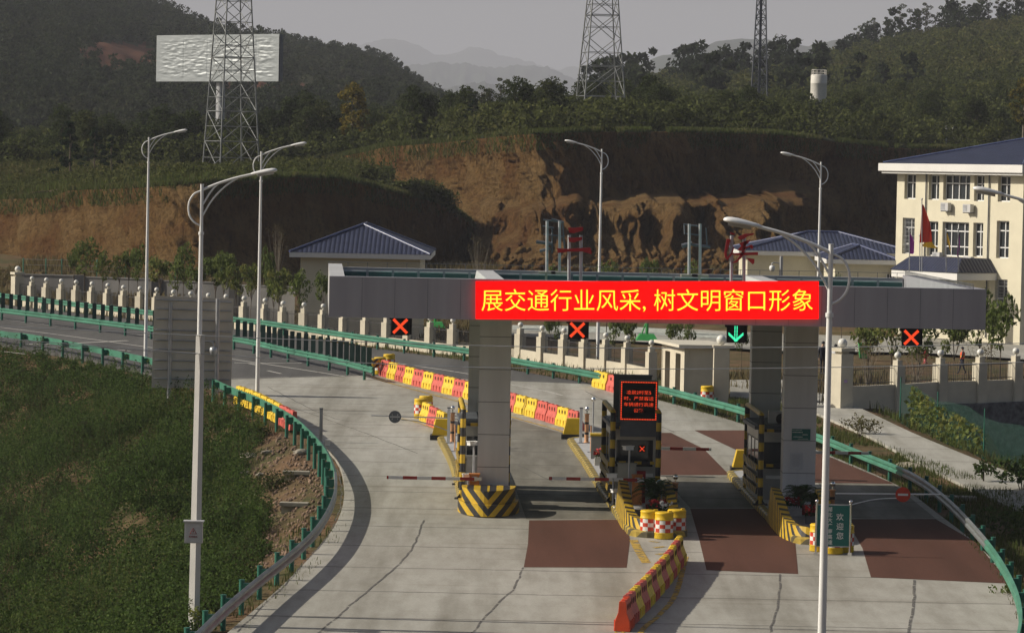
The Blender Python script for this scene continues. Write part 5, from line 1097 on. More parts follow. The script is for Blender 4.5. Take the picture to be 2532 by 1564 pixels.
# palms, flower boxes
def palm(label, p, h, n, r, pot='letter_red'):
    t = thing('potted_palm', label, 'potted plant', p); b = MB(); b.lathe([(0.02, 0), (0.22, 0), (0.28, 0.34), (0.25, 0.34), (0.02, 0.30)], (0, 0, 0), 14); b.build('pot', pot, t)
    V = []; Q = []; k0 = 0; b = MB(); b.lathe([(0.10, 0.3), (0.13, 0.45), (0.10, 0.55), (0.02, 0.58)], (0, 0, 0), 10); b.build('trunk', 'trunk', t)
    for i in range(n):
        a = 2.4 * i + random.uniform(-.2, .2); el = 0.35 + 1.0 * (i / n); L = r * random.uniform(0.8, 1.1); pts = []
        for k in range(9):
            s_ = k / 8; pts.append(np.array([math.cos(a) * L * s_ * math.cos(el * (1 - 0.3 * s_)), math.sin(a) * L * s_ * math.cos(el * (1 - 0.3 * s_)), 0.55 + h * s_ * math.sin(el) - 0.55 * h * s_ ** 2.5]))
        for k in range(1, 9):
            d = pts[k] - pts[k - 1]; d /= np.linalg.norm(d); sd_ = np.cross(d, [0, 0, 1]); sd_ /= np.linalg.norm(sd_) + 1e-9
            for s2 in (-1, 1):
                for j in (0, 0.5):
                    m = pts[k - 1] * (1 - j) + pts[k] * j; l = 0.20 * math.sin(math.pi * min(1, (k + j) / 9.2)) + 0.03; tip = m + (sd_ * s2 + d * 0.7) * l - np.array([0, 0, 0.04])
                    w_ = d * 0.022; V += [m - w_, m + w_, tip + w_ * .3, tip - w_ * .3]; Q.append([k0, k0 + 1, k0 + 2, k0 + 3]); k0 += 4
    np_mesh('fronds', np.array(V), np.array(Q), 'palm_leaf', t); return t
pm = onroad(G(1562, 1215), 0.2); pm.y = 115.6; pm.x = P(1562, 1200, 115.6).x; pm.z = zr(115.6) + 0.2; palm('potted palm inside the crash wall of the middle island', pm, 1.45, 34, 1.0)
pm2 = Vector((P(1914, 1200, 116.4).x, 116.4, zr(116.4) + 0.2)); palm('potted palm in front of the right column', pm2, 1.0, 26, 0.85); pm3 = Vector((P(1945, 1215, 115.2).x, 115.2, zr(115.2) + 0.2)); palm('low potted palm inside the crash wall of the right island', pm3, 0.7, 18, 0.55)
def flowers(label, p, w, d, fence=True, n=160, colr='flower'):
    t = thing('flower_box', label, 'flower box', p); b = MB(); b.box((0, 0, 0.13), (w, d, 0.26))
    if fence:
        for k in range(int(w / 0.07)): b.box((-w / 2 + 0.035 + k * 0.07, -d / 2 - 0.012, 0.17), (0.045, 0.02, 0.34))
    b.build('box', 'white' if fence else 'dark_steel', t)
    C = np.stack([RNG.uniform(-w / 2, w / 2, n), RNG.uniform(-d / 2, d / 2, n), RNG.uniform(0.25, 0.5, n)], 1); V, Q = leaf_quads(C, 0.055); np_mesh('leaves', V, Q, 'palm_leaf', t)
    C = np.stack([RNG.uniform(-w / 2, w / 2, n // 2), RNG.uniform(-d / 2, d / 2, n // 2), RNG.uniform(0.4, 0.62, n // 2)], 1); V, Q = leaf_quads(C, 0.055, asp=0.9); np_mesh('blossoms', V, Q, colr, t)
flowers('white picket flower box with dark red blossoms in front of the right column', Vector((P(1897, 1215, 116.0).x, 116.0, zr(116) + 0.2)), 0.55, 0.3); flowers('dark box of red blossoms beside the potted palm of the middle island', Vector((P(1572, 1215, 114.4).x, 114.4, zr(114.4) + 0.2)), 0.6, 0.4, False)
flowers('white picket flower box left of the middle crash pipe', Vector((P(1437, 1070, 131.0).x, 131.0, zr(131) + 0.2)), 0.5, 0.3); flowers('red blossoms beside the low palm on the right island', Vector((P(1940, 1228, 113.8).x, 113.8, zr(113.8) + 0.2)), 0.4, 0.3, False, 90)
flowers('small patch of white and red blossoms right of the palm on the middle island', Vector((P(1592, 1225, 114.0).x, 114.0, zr(114.0) + 0.2)), 0.4, 0.3, False, 90, 'white')
# air conditioner on the right booth
c = P(1862, 1000, 121.5); t = thing('air_conditioner', 'outdoor air conditioner unit on the roof of the right booth', 'air conditioner', c); b = MB(c); b.box(c, (0.75, 0.35, 0.55)); b.build('case', 'cladding_light', t); b = MB(c); b.lathe([(0.2, 0), (0.2, 0.02), (0.02, 0.03)], (0, 0, 0), 16); q = b.build('fan_grille', 'black', t); q.rotation_euler = (R(90), 0, 0)
q.location = (0.08, -0.18, 0); q.data.transform(Matrix.Translation(c))
# ------------------------------------------------------------------ boundary fence
def fence(label, pts, hp, wp, hw, big=(), mat='cream_fence', ball_r=0.15, bars=0.13):
    o = pts[len(pts) // 2].copy(); o.z = zr(o.y) - 0.15; t = thing('boundary_fence', label, 'fence', o); pm = bm_ = None
    for i, p in enumerate(pts):
        a, e = pts[max(i - 1, 0)], pts[min(i + 1, len(pts) - 1)]; ang = math.atan2(e.y - a.y, e.x - a.x); s_ = 1.32 if i in big else 1.0; w2 = wp * (1.45 if i in big else 1.0)
        b = MB(); h = hp * s_; b.box((0, 0, (h - 0.28) / 2 - 0.3), (w2, w2, h - 0.28 + 0.6)); b.box((0, 0, h - 0.15), (w2 * 0.62, w2 * 0.62, 0.28))
        if i in big: b.box((0, 0, h - 0.08), (w2 * 1.12, w2 * 1.12, 0.16))
        if i in big or pm is None or pm_s != s_: q = b.build('pillar', mat, t); pm, pm_s = q.data, s_
        else: q = link('pillar', pm, t)
        q.location = p - o + Vector((0, 0, -0.0)); q.rotation_euler = (0, 0, ang)
        if bm_ is None or i in big: b = MB(); b.lathe([(0.05, -0.02), (0.05, 0.06)], (0, 0, 0), 8); b.ball((0, 0, 0.05 + ball_r), ball_r * (1.35 if i in big else 1), 14); g = b.build('globe', 'globe', q); bm_ = g.data if i not in big else bm_
        else: g = link('globe', bm_, q)
        g.location = (0, 0, h)
        if i + 1 < len(pts) and (pts[i + 1] - p).length < 6.5:
            n = pts[i + 1]; d = n - p; b = MB(o); dn = Vector((d.x, d.y, 0)).normalized(); sd_ = Vector((-dn.y, dn.x, 0)) * 0.12
            a0, a1 = p + dn * wp * 0.5, n - dn * wp * 0.5; up_ = Vector((0, 0, hw))
            b.frame(a0 - sd_ + Vector((0, 0, -0.5)), a1 - a0, sd_ * 2, up_ + Vector((0, 0, 0.5))); b.build('base_wall', mat, t)
            b = MB(o); k = max(4, int(d.length / bars)); hb = hp - 0.30
            for j in range(1, k): c = a0.lerp(a1, j / k); b.tube([c + Vector((0, 0, hw)), c + Vector((0, 0, hb + 0.10))], [0.014, 0.008], 4, caps=False)
            for z in (hw + 0.12, hb - 0.08): b.tube([a0 + Vector((0, 0, z)), a1 + Vector((0, 0, z))], 0.018, 4, caps=False)
            b.build('railing', 'iron', t)
    return t
endp = onroad(G(44 / K, 664 / K, 2.2)); endp = Vector((endp.x, FENCE_L[0].y + 2.0, zr(FENCE_L[0].y + 2))); endp.x = P(44 / K, 664 / K, endp.y).x
fence('cream pillar fence with white globes along the far side of the road', [endp] + FENCE_L, 1.55, 0.46, 0.42, big=(0,))
fence('cream pillar fence with iron bars and white globes at right, beside the gate', FENCE_R, 2.08, 0.52, 0.92, big=(0,), ball_r=0.17)
pg = onroad(G(1784 / K, 840 / K, 3.0)); t = thing('gate_pillar', 'cream gate pillar with a white globe joined to the small service hut', 'pillar', pg); b = MB(); b.box((0, 0, 1.3), (0.7, 0.7, 2.7)); b.box((0, 0, 2.7), (0.8, 0.8, 0.1)); b.build('shaft', 'cream_fence', t); b = MB(); b.ball((0, 0, 3.0), 0.24, 14); b.build('globe', 'globe', t)
ga = FENCE_R[0] + Vector((-0.6, 0.1, 0)); t = thing('iron_gate', 'open dark iron gate between the right column and the big gate pillar', 'gate', ga); b = MB()
for k in range(16): b.tube([(-k * 0.13, k * 0.05, 0.05), (-k * 0.13, k * 0.05, 2.0 + 0.35 * math.sin(k / 15 * math.pi * .5))], 0.018, 4)
for z in (0.15, 1.2, 1.9): b.tube([(0, 0, z), (-1.95, 0.75, z)], 0.022, 4)
b.build('leaf', 'iron', t); b = MB(); b.tube([(0.1, 0, 0), (0.1, 0, 2.1)], 0.04, 6); b.build('hinge_post', 'iron', t)
pl = FENCE_R[0] + Vector((0.1, -0.40, 1.2))
b = MB(); b.box((0, 0, 0), (0.26, 0.02, 0.13)); q = b.build('placard', M('lilac_sheet', (0.40, 0.28, 0.48), 0.5, 0, 0.05)); q.location = pl; prop(q, 'small lilac placard on the big gate pillar', 'sign')
# stone retaining wall below the right fence
b = MB(); sw = [FENCE_R[2].lerp(FENCE_R[1], 0.15), FENCE_R[2], FENCE_R[3], FENCE_R[4], FENCE_R[5]]; o = sw[0].copy()
b = MB(o)
for a, e in zip(sw, sw[1:]): b.frame(a + Vector((0, -0.55, -4.2)), e - a, Vector((0, 0.3, 0)), Vector((0, 0, 4.05)))
q = b.build('retaining_wall', 'stone'); q.location = o; prop(q, 'dark rubble stone retaining wall below the right fence', 'wall')
# green netting along the path
nt_ = []; Yn = np.linspace(157, 118, 16); xp = np.interp(Yn, pr[:, 0], pr[:, 1]) + 1.0
t = thing('net_fence', 'green mesh netting fence on thin posts along the concrete path', 'fence', (xp[5], Yn[5], gzz(xp[5], Yn[5]))); o = t.location.copy()
for i in range(0, 16, 3):
    p = Vector((xp[i], Yn[i], gzz(xp[i], Yn[i]))); b = MB(o); b.tube([p + Vector((0, 0, -0.2)), p + Vector((0, 0, 2.0))], 0.03, 6); b.build('post', 'post_green', t)
V = []; Q = []
for i in range(16):
    for k in range(5): V.append((xp[i] - o.x + 0.05 * math.sin(i * 2.1 + k), Yn[i] - o.y, zr(Yn[i]) - 0.35 + k * (0.46 + 0.03 * math.sin(i * 1.7)) - o.z))
for i in range(15):
    for k in range(4): Q.append((i * 5 + k, i * 5 + 5 + k, i * 5 + 6 + k, i * 5 + k + 1))
np_mesh('netting', np.array(V), np.array(Q), 'net', t)
# ------------------------------------------------------------------ service hut
cA = G(1634, 952, -0.05); cB = P(1742, 952, cA.y + 0.2); cC = P(1580, 925, cA.y + 4.4)
t = thing('service_hut', 'small cream tiled service hut with two tall openings and a flat roof', 'hut', (cA.x, cA.y, cA.z)); o = t.location.copy(); zt = cA.z + 2.45
ux = Vector((cB.x - cA.x, 0.15, 0)); uy = Vector((cC.x - cA.x, cC.y - cA.y, 0)); b = MB(o)
lw = uy.normalized(); th = Vector((0.25, 0.12, 0)); Ls = uy.length
def seg(a, e, z0, z1): b.frame(Vector((cA.x, cA.y, 0)) + lw * a + Vector((0, 0, cA.z + z0)), lw * (e - a), th, Vector((0, 0, z1 - z0)))
seg(0, Ls * 0.16, -0.3, 2.45); seg(Ls * 0.38, Ls * 0.62, -0.3, 2.45); seg(Ls * 0.84, Ls, -0.3, 2.45); seg(Ls * 0.16, Ls * 0.38, 2.1, 2.45); seg(Ls * 0.62, Ls * 0.84, 2.1, 2.45)
b.frame(cA + th + Vector((0, 0, -0.3)), ux - th * 1.0, lw * 0.25, Vector((0, 0, 2.75))); b.frame(cA + ux + Vector((0, 0, -0.3)), uy, Vector((-0.2, 0, 0)), Vector((0, 0, 2.75))); b.frame(cA + uy + Vector((0, 0, -0.3)), ux, -lw * 0.25, Vector((0, 0, 2.75)))
b.build('wall', 'cream_fence', t)
b = MB(o); b.frame(cA - ux.normalized() * 0.35 - lw * 0.3 + Vector((0, 0, 2.45)), ux + ux.normalized() * 0.5, uy + lw * 0.5, Vector((0, 0, 0.14))); b.build('roof_slab', 'cream_light', t)
b = MB(o); b.frame(cA + ux * 0.5 + uy * 0.06 + Vector((0, 0, -0.2)), ux * 0.1, uy * 0.85, Vector((0, 0, 2.5))); b.build('inner_wall', 'grey_render', t)
# ------------------------------------------------------------------ houses
def uvroof(co, n):
    t_ = Vector((-n.y, n.x, 0)); t_ = t_.normalized() if t_.length > 1e-4 else Vector((1, 0, 0)); return (co.dot(t_), co.dot(n.cross(t_)))
def hip(b, o, ux, uy, w, d, rise, over, hipf=0.5, mi=0):
    """hip roof over rect w (ux) x d (uy); ridge along the longer side"""
    A = [o - ux * over - uy * over, o + ux * (w + over) - uy * over, o + ux * (w + over) + uy * (d + over), o - ux * over + uy * (d + over)]
    W, D = w + 2 * over, d + 2 * over
    if W >= D: r1, r2 = A[0] + ux * D * hipf + uy * D / 2, A[1] - ux * D * hipf + uy * D / 2
    else: r1, r2 = A[0] + uy * W * hipf + ux * W / 2, A[3] - uy * W * hipf + ux * W / 2
    r1 = r1 + Vector((0, 0, rise)); r2 = r2 + Vector((0, 0, rise)); v = A + [r1, r2]
    fs = [(0, 1, 5, 4), (1, 2, 5), (2, 3, 4, 5), (3, 0, 4)] if W >= D else [(0, 1, 4), (1, 2, 5, 4), (2, 3, 5), (3, 0, 4, 5)]
    b.add(v, fs, mi); return v
def ridge_caps(b, v, W_ge, r=0.10):
    es = [(0, 4), (1, 5), (2, 5), (3, 4), (4, 5)] if W_ge else [(0, 4), (1, 4), (2, 5), (3, 5), (4, 5)]
    for i, j in es: b.tube([v[i] + Vector((0, 0, .03)), v[j] + Vector((0, 0, .03))], r, 6)
def slab(b, o, ux, uy, w, d, over, h): b.frame(o - ux * over - uy * over - Vector((0, 0, h)), ux * (w + 2 * over), uy * (d + 2 * over), Vector((0, 0, h)))
UX, UY = Vector((1, 0, 0)), Vector((0, 1, 0))
def house(label, xl, xr_, yeave, Y, d, apex_y, roll=True, zg=None, rx=0.0, windows=()):
    l, r_ = P(xl, yeave, Y), P(xr_, yeave, Y); ze = (P((xl + xr_) / 2, yeave, Y)).z; w = r_.x - l.x; zg = gzz((l.x + r_.x) / 2, Y + 2) - 0.3 if zg is None else zg
    o = Vector((l.x, Y, zg)); t = thing('house', label, 'house', o); ov = 0.7; b = MB(o)
    c = Vector((l.x + ov, Y + ov, 0)); w2 = w - 2 * ov
    b.box((c.x + w2 / 2, c.y + d / 2, (zg + ze) / 2 - 0.1), (w2, d, ze - zg - 0.1)); wl = b.build('wall', 'cream', t)
    b = MB(o); slab(b, Vector((c.x, c.y, ze)), UX, UY, w2, d, ov, 0.32); b.build('eaves', 'fascia', t)
    ap = P((xl + xr_) / 2, apex_y, Y + (w / 2 if w < d + 1.4 else d / 2)); b = MB(o); v = hip(b, Vector((c.x, c.y, ze + 0.02)), UX, UY, w2, d, ap.z - ze, ov); rf = b.build('roof', 'tiles', t, uv=uvroof)
    b = MB(o); ridge_caps(b, v, w >= d + 1.4); b.build('ridge', 'tiles_ridge', rf)
    for (x0, y0, x1, y1) in windows:
        p0, p1 = P(x0, y0, c.y - 0.03), P(x1, y1, c.y - 0.03); b = MB(o); b.box(((p0.x + p1.x) / 2, c.y - 0.02, (p0.z + p1.z) / 2), (p1.x - p0.x, 0.06, p0.z - p1.z)); q = b.build('window', 'glass', t)
        b = MB(o)
        for k in range(6): b.box((p0.x + (p1.x - p0.x) * k / 5, c.y - 0.07, (p0.z + p1.z) / 2), (0.05, 0.04, p0.z - p1.z))
        b.build('frame', 'pvc', q)
    return t
house('single storey cream house with a blue tiled hip roof at left', 692, 1029, 606, 228, 13, 537)
house('long low cream building with a blue roof behind the dome camera mast', 1767, 2200, 603, 262, 10, 556)
house('low link building with a blue roof and white eaves left of the three storey building', 1976, 2150, 621, 252, 9, 588, windows=((2120, 655, 2152, 672),))
# --- three storey building
Cx = Vector((35.5, 240, 0)); fu = Vector((-0.527, 0.85, 0)).normalized(); fn = Vector((-fu.y, fu.x, 0)); fn = fn if fn.x < 0 else -fn; fv = -fn; FL = 14.2; Zb, Ze = 0.6, 12.1
def fac(cx, cy):
    """facade pixel (read in a zoomed view) -> distance along the facade, height"""
    d = ray((2150 + cx / 3.149) / K, (340 + cy / 3.149) / K); a = np.array([[fu.x, -d.x], [fu.y, -d.y]]); s_ = np.linalg.solve(a, -np.array([Cx.x, Cx.y])); return s_[0], CAMZ + d.z * s_[1]
t = thing('office_building', 'cream three storey office building with a blue roof and white eaves at right', 'building', (Cx.x, Cx.y, Zb)); o = t.location.copy()
wins = [(272, 285, 360, 478), (460, 290, 543, 485), (574, 290, 783, 488), (815, 293, 893, 495), (1000, 298, 1097, 500), (256, 625, 350, 905), (448, 652, 533, 922), (566, 658, 772, 925), (806, 663, 883, 928), (988, 648, 1085, 940), (976, 1103, 1072, 1312)]
def fp(s_, z, out=0.0): return Cx + fu * s_ + fn * out + Vector((0, 0, z))
rects = []
for (x0, y0, x1, y1) in wins:
    s1, z1 = fac(x0, (y0 + 0)); s0, z0 = fac(x1, y1); s1b, z0b = fac(x0, y1); s0b, z1b = fac(x1, y0); rects.append(((s0 + s0b) / 2, (s1 + s1b) / 2, (z0 + z0b) / 2, (z1 + z1b) / 2))
# facade wall with real openings: grid of cells
ss = sorted({0.0, FL} | {r[0] for r in rects} | {r[1] for r in rects}); zs = sorted({Zb - 1, Ze} | {r[2] for r in rects} | {r[3] for r in rects}); b = MB(o)
for i in range(len(ss) - 1):
    for j in range(len(zs) - 1):
        sm_, zm = (ss[i] + ss[i + 1]) / 2, (zs[j] + zs[j + 1]) / 2
        if any(r[0] < sm_ < r[1] and r[2] < zm < r[3] for r in rects): continue
        b.quad(fp(ss[i + 1], zs[j]), fp(ss[i], zs[j]), fp(ss[i], zs[j + 1]), fp(ss[i + 1], zs[j + 1]))
for (a0, a1, z0, z1) in rects:
    for p, q in (((a0, z0), (a1, z0)), ((a1, z0), (a1, z1)), ((a1, z1), (a0, z1)), ((a0, z1), (a0, z0))): b.quad(fp(*p), fp(*q), fp(*q, -0.38), fp(*p, -0.38))
e0, e1 = fp(0, 0), fp(FL, 0); LV = 26.0
for (p, q) in ((e0, e0 + fv * LV), (e0 + fv * LV, e1 + fv * LV), (e1 + fv * LV, e1)): b.quad(p + Vector((0, 0, Zb - 1)), q + Vector((0, 0, Zb - 1)), q + Vector((0, 0, Ze)), p + Vector((0, 0, Ze)))
b.build('wall', 'cream', t)
for k, (a0, a1, z0, z1) in enumerate(rects):
    b = MB(o); b.quad(fp(a1, z0, -0.33), fp(a0, z0, -0.33), fp(a0, z1, -0.33), fp(a1, z1, -0.33)); w = b.build('window', 'glass', t); b = MB(o); nc = 4 if a1 - a0 > 2.2 else 2
    def fbar(s0_, s1_, zz0, zz1): b.frame(fp(s0_, zz0, -0.31), fu * (s1_ - s0_), fn * 0.06, Vector((0, 0, zz1 - zz0)))
    for i in range(nc + 1): m = a0 + (a1 - a0) * i / nc; fbar(m - 0.035, m + 0.035, z0, z1)
    H_ = z1 - z0
    for f in ((0.0, 0.64, 0.96) if k < 5 else (0.0, 0.27, 0.72, 0.97)): fbar(a0, a1, z0 + H_ * f, z0 + H_ * f + 0.075)
    b.build('frame', 'pvc', w); b = MB(o)
    if k >= 5 or k == 2:
        for i in range(nc):
            m0 = a0 + (a1 - a0) * i / nc + 0.06; n_ = 5; wd_ = (a1 - a0) / nc * (0.55 if k != 2 else 0.3)
            for j in range(n_): b.frame(fp(m0 + wd_ * j / n_, z0 + 0.1, -0.36 - 0.0), fu * (wd_ / n_ * 0.7), fn * (0.01 + 0.012 * (j % 2)), Vector((0, 0, H_ * (0.9 if k == 2 else 0.93) - 0.1)))
        b.build('curtain', 'curtain' if k != 2 else 'curtain_brown', w)
    if k in (5, 10):
        b = MB(o)
        for i in range(1, 9): b.tube([fp(a0 + (a1 - a0) * i / 9, z0, -0.05), fp(a0 + (a1 - a0) * i / 9, z1, -0.05)], 0.012, 4)
        for i in range(1, 8): b.tube([fp(a0, z0 + H_ * i / 8, -0.05), fp(a1, z0 + H_ * i / 8, -0.05)], 0.012, 4)
        b.build('grille', 'galv', w)
b = MB(o); ov = 1.0; eo = Cx - fu * ov + fn * ov; b.frame(eo + Vector((0, 0, Ze + 0.18)), fu * (FL + 2 * ov), fv * (LV + 2 * ov), Vector((0, 0, 0.55))); b.frame(eo + fu * .18 - fn * .18 + Vector((0, 0, Ze)), fu * (FL + 2 * ov - .36), fv * (LV + 2 * ov - .36), Vector((0, 0, 0.18))); b.build('eaves', 'fascia', t)
b = MB(o); v = hip(b, Cx + fu * 0.0 + Vector((0, 0, Ze + 0.75)), fu, fv, FL, LV, 2.1, 0.75); rf = b.build('roof', 'tiles', t, uv=uvroof); bm = bmesh.new(); bm.from_mesh(rf.data); bmesh.ops.recalc_face_normals(bm, faces=bm.faces); bm.to_mesh(rf.data); bm.free()
b = MB(o); ridge_caps(b, v, False, 0.09); b.build('ridge', 'tiles_ridge', rf)
for cx in (441, 932): s_, _ = fac(cx, 600); b = MB(o); b.tube([fp(s_, Zb, 0.08), fp(s_, Ze, 0.08)], 0.05, 6); b.build('downpipe', 'dark_steel', t)
b = MB(o)   # window and balcony on the right flank
for (f0, f1, z0, z1) in ((1.2, 2.6, 8.6, 10.6), (1.2, 2.6, 5.1, 7.2), (1.0, 2.0, 1.6, 3.0), (5, 7, 8.6, 10.6), (5, 7, 5.1, 7.2)):
    p = e0 + fv * f0 - fu * 0.02; b = MB(o); b.frame(p + Vector((0, 0, z0)), fv * (f1 - f0), -fu * 0.05, Vector((0, 0, z1 - z0))); w = b.build('window', 'glass', t); b = MB(o); b.frame(p - fu * 0.03 + fv * -0.1 + Vector((0, 0, z0 - 0.12)), fv * (f1 - f0 + 0.2), -fu * 0.35, Vector((0, 0, 0.12))); b.build('sill', 'fascia', w)
def acunit(cx, cy, lab):
    s_, z_ = fac(cx, cy); u = thing('air_conditioner', lab, 'air conditioner', fp(s_, z_, 0.3)); oo = u.location.copy(); b = MB(oo); b.frame(fp(s_ - 0.42, z_ - 0.28, 0.12), fu * 0.84, fn * 0.32, Vector((0, 0, 0.58))); q = b.build('case', 'cladding_light', u)
    b = MB(oo); b.frame(fp(s_ - 0.05, z_ - 0.2, 0.445), fu * 0.42, fn * 0.01, Vector((0, 0, 0.42))); b.build('fan_grille', 'galv', q); b = MB(oo); b.frame(fp(s_ - 0.36, z_ - 0.34, 0.0), fu * 0.05, fn * 0.46, Vector((0, 0, 0.06))); b.frame(fp(s_ + 0.31, z_ - 0.34, 0.0), fu * 0.05, fn * 0.46, Vector((0, 0, 0.06))); b.build('bracket', 'dark_steel', u)
acunit(618, 540, 'air conditioner unit under the widest upper window, left of its twin'); acunit(792, 552, 'air conditioner unit under the upper window right of the widest one'); acunit(552, 925, 'air conditioner unit low beside the yellow flag'); acunit(795, 960, 'air conditioner unit low on the facade just above the blue porch roof')
# porch
pz = 4.7; t2 = thing('entrance_porch', 'entrance porch with a blue tiled skirt roof and white fascia', 'porch', fp(6, Zb, 1.5)); oo = t2.location.copy()
b = MB(oo); b.frame(fp(2.6, pz, 0.02), fu * 7.4, fn * 3.6, Vector((0, 0, 0.5))); b.build('fascia', 'fascia', t2)
b = MB(oo); A = [fp(2.5, pz + 0.52, 3.7), fp(10.1, pz + 0.52, 3.7), fp(10.1, pz + 0.52, 0.05), fp(2.5, pz + 0.52, 0.05)]; B = [fp(3.4, pz + 1.5, 2.6), fp(9.2, pz + 1.5, 2.6), fp(9.2, pz + 1.5, 0.05), fp(3.4, pz + 1.5, 0.05)]
b.add(A + B, [(0, 1, 5, 4), (1, 2, 6, 5), (3, 0, 4, 7), (4, 5, 6, 7)]); q = b.build('roof', 'tiles', t2, uv=uvroof); bm = bmesh.new(); bm.from_mesh(q.data); bmesh.ops.recalc_face_normals(bm, faces=bm.faces); bm.to_mesh(q.data); bm.free()
for s_ in (3.2, 9.4): b = MB(oo); c = fp(s_, 0, 3.1); b.box((c.x, c.y, (pz + Zb) / 2), (0.5, 0.5, pz - Zb), math.atan2(fu.y, fu.x)); b.build('column', 'cream', t2)
# flags
def flag(label, x, y0, y1, Y, pts, mat, wave=0.12):
    a, e = P(x, y0, Y), P(x, y1, Y); f = thing('flag', label, 'flag', e); b = MB(e); b.tube([e, a], 0.035, 6); b.ball(a, 0.07, 8); b.build('flagpole', 'galv', f)
    L = [P(px, py, Y) for px, py in pts[0]]; R2 = [P(px, py, Y) for px, py in pts[1]]; n = 12; m = 7; V = []; Q = []
    def at(c, t_): k = t_ * (len(c) - 1); i = min(int(k), len(c) - 2); return c[i].lerp(c[i + 1], k - i)
    for i in range(n):
        for j in range(m): p = at(L, i / (n - 1)).lerp(at(R2, i / (n - 1)), j / (m - 1)); V.append(tuple(p + Vector((0, wave * math.sin(j * 1.6 + i * 0.5) * j / m, 0)) - e))
    for i in range(n - 1):
        for j in range(m - 1): Q.append((i * m + j, i * m + j + 1, (i + 1) * m + j + 1, (i + 1) * m + j))
    np_mesh('cloth', np.array(V), np.array(Q), mat, f, smooth=True)
def fl(name, c):
    m, t_, n, b_ = _new(name); b_.inputs['Base Color'].default_value = c + (1,); b_.inputs['Roughness'].default_value = 0.6; tr = n.new('ShaderNodeBsdfTranslucent'); tr.inputs[0].default_value = c + (1,); mx = n.new('ShaderNodeMixShader'); mx.inputs[0].default_value = 0.35
    t_.links.new(b_.outputs[0], mx.inputs[1]); t_.links.new(tr.outputs[0], mx.inputs[2]); t_.links.new(mx.outputs[0], n['Material Output'].inputs[0]); return m
FR, FYw, FP = fl('red_flag_cloth', (0.55, 0.035, 0.012)), fl('yellow_flag_cloth', (0.75, 0.48, 0.03)), fl('purple_flag_cloth', (0.32, 0.03, 0.33))
Yf = 234
flag('largest red flag hanging from the tallest flagpole before the office building', 2204, 476, 650, Yf, ([(2204, 488), (2201, 540), (2198, 580)], [(2208, 490), (2224, 535), (2229, 578)]), FR)
flag('large yellow flag blowing below the red flag', 2199, 562, 650, Yf + 0.8, ([(2204, 586), (2208, 590)], [(2220, 570), (2241, 594)]), FYw)
flag('purple flag left of the red flag', 2174, 548, 650, Yf + 0.4, ([(2175, 555), (2175, 580), (2173, 606)], [(2177, 558), (2186, 582), (2184, 607)]), FP)
flag('narrow yellow flag right of the red flag', 2262, 548, 650, Yf + 0.4, ([(2263, 556), (2265, 580), (2272, 600)], [(2265, 558), (2272, 590), (2276, 619)]), FYw)
flag('narrow faded purple flag farthest right', 2291, 548, 650, Yf + 0.4, ([(2292, 560), (2289, 590), (2288, 612)], [(2293, 562), (2295, 590), (2291, 616)]), FP)
# ------------------------------------------------------------------ compound ground, small things
def hsheet(name, pts, z, mat, label, cat='pavement'):
    b = MB(); b.add([H(x, y, z) for x, y in pts], [tuple(range(len(pts)))]); o_ = b.build(name, mat); bm = bmesh.new(); bm.from_mesh(o_.data); bm.normal_update()
    if bm.faces[:][0].normal.z < 0: bmesh.ops.reverse_faces(bm, faces=bm.faces[:])
    bmesh.ops.triangulate(bm, faces=[f for f in bm.faces if len(f.verts) > 4]); bm.to_mesh(o_.data); bm.free(); prop(o_, label, cat, kind='structure')
hsheet('car_park', [(1210, 768), (1500, 772), (1850, 783), (2110, 796), (2460, 812), (2640, 818), (2640, 872), (2448, 858), (2200, 842), (1850, 838), (1560, 818), (1210, 800)], 0.30, 'concrete', 'pale concrete yard inside the compound')
hsheet('gravel_strip', [(1225, 776), (1500, 779), (1760, 800), (1790, 812), (1500, 797), (1225, 788)], 0.32, 'gravel', 'strip of pale greenish gravel across the yard', 'gravel')
def bstand(x, y, lab):
    c = H(x, y, 0.3); t = thing('basketball_stand', lab, 'basketball stand', c); b = MB(); b.add([Vector(v) for v in ((-0.75, -0.9, 0), (0.75, -0.9, 0), (0.75, 0.9, 0), (-0.75, 0.9, 0), (-0.5, -0.6, 0.4), (0.5, -0.6, 0.4), (0.5, 0.7, 0.4), (-0.5, 0.7, 0.4))], [(3, 2, 1, 0), (4, 5, 6, 7), (0, 1, 5, 4), (1, 2, 6, 5), (2, 3, 7, 6), (3, 0, 4, 7)]); b.build('base', 'court_green', t)
    b = MB(); b.tube([(0, 0, 0.4), (0, 0, 2.3), (0.6, 0, 3.0), (1.4, 0, 3.1)], 0.11, 8); b.tube([(-0.35, 0, 0.4), (0.5, 0, 2.8)], 0.05, 6); b.build('mast', 'court_green', t); b = MB(); b.box((1.5, 0, 3.3), (0.05, 1.8, 1.05)); b.build('backboard', 'white', t)
bstand(1546, 812, 'green basketball stand in the yard behind the fence'); bstand(1040, 782, 'green basketball stand half hidden under the left part of the canopy')
c = H(2064, 858, 0.2); t = thing('waste_bin', 'green wheeled waste bin behind the gate', 'bin', c); b = MB(); b.add([Vector(v) for v in ((-0.25, -0.25, 0.08), (0.25, -0.25, 0.08), (0.25, 0.25, 0.08), (-0.25, 0.25, 0.08), (-0.32, -0.32, 0.95), (0.32, -0.32, 0.95), (0.32, 0.32, 0.95), (-0.32, 0.32, 0.95))], [(3, 2, 1, 0), (4, 5, 6, 7), (0, 1, 5, 4), (1, 2, 6, 5), (2, 3, 7, 6), (3, 0, 4, 7)]); b.build('body', 'court_green', t)
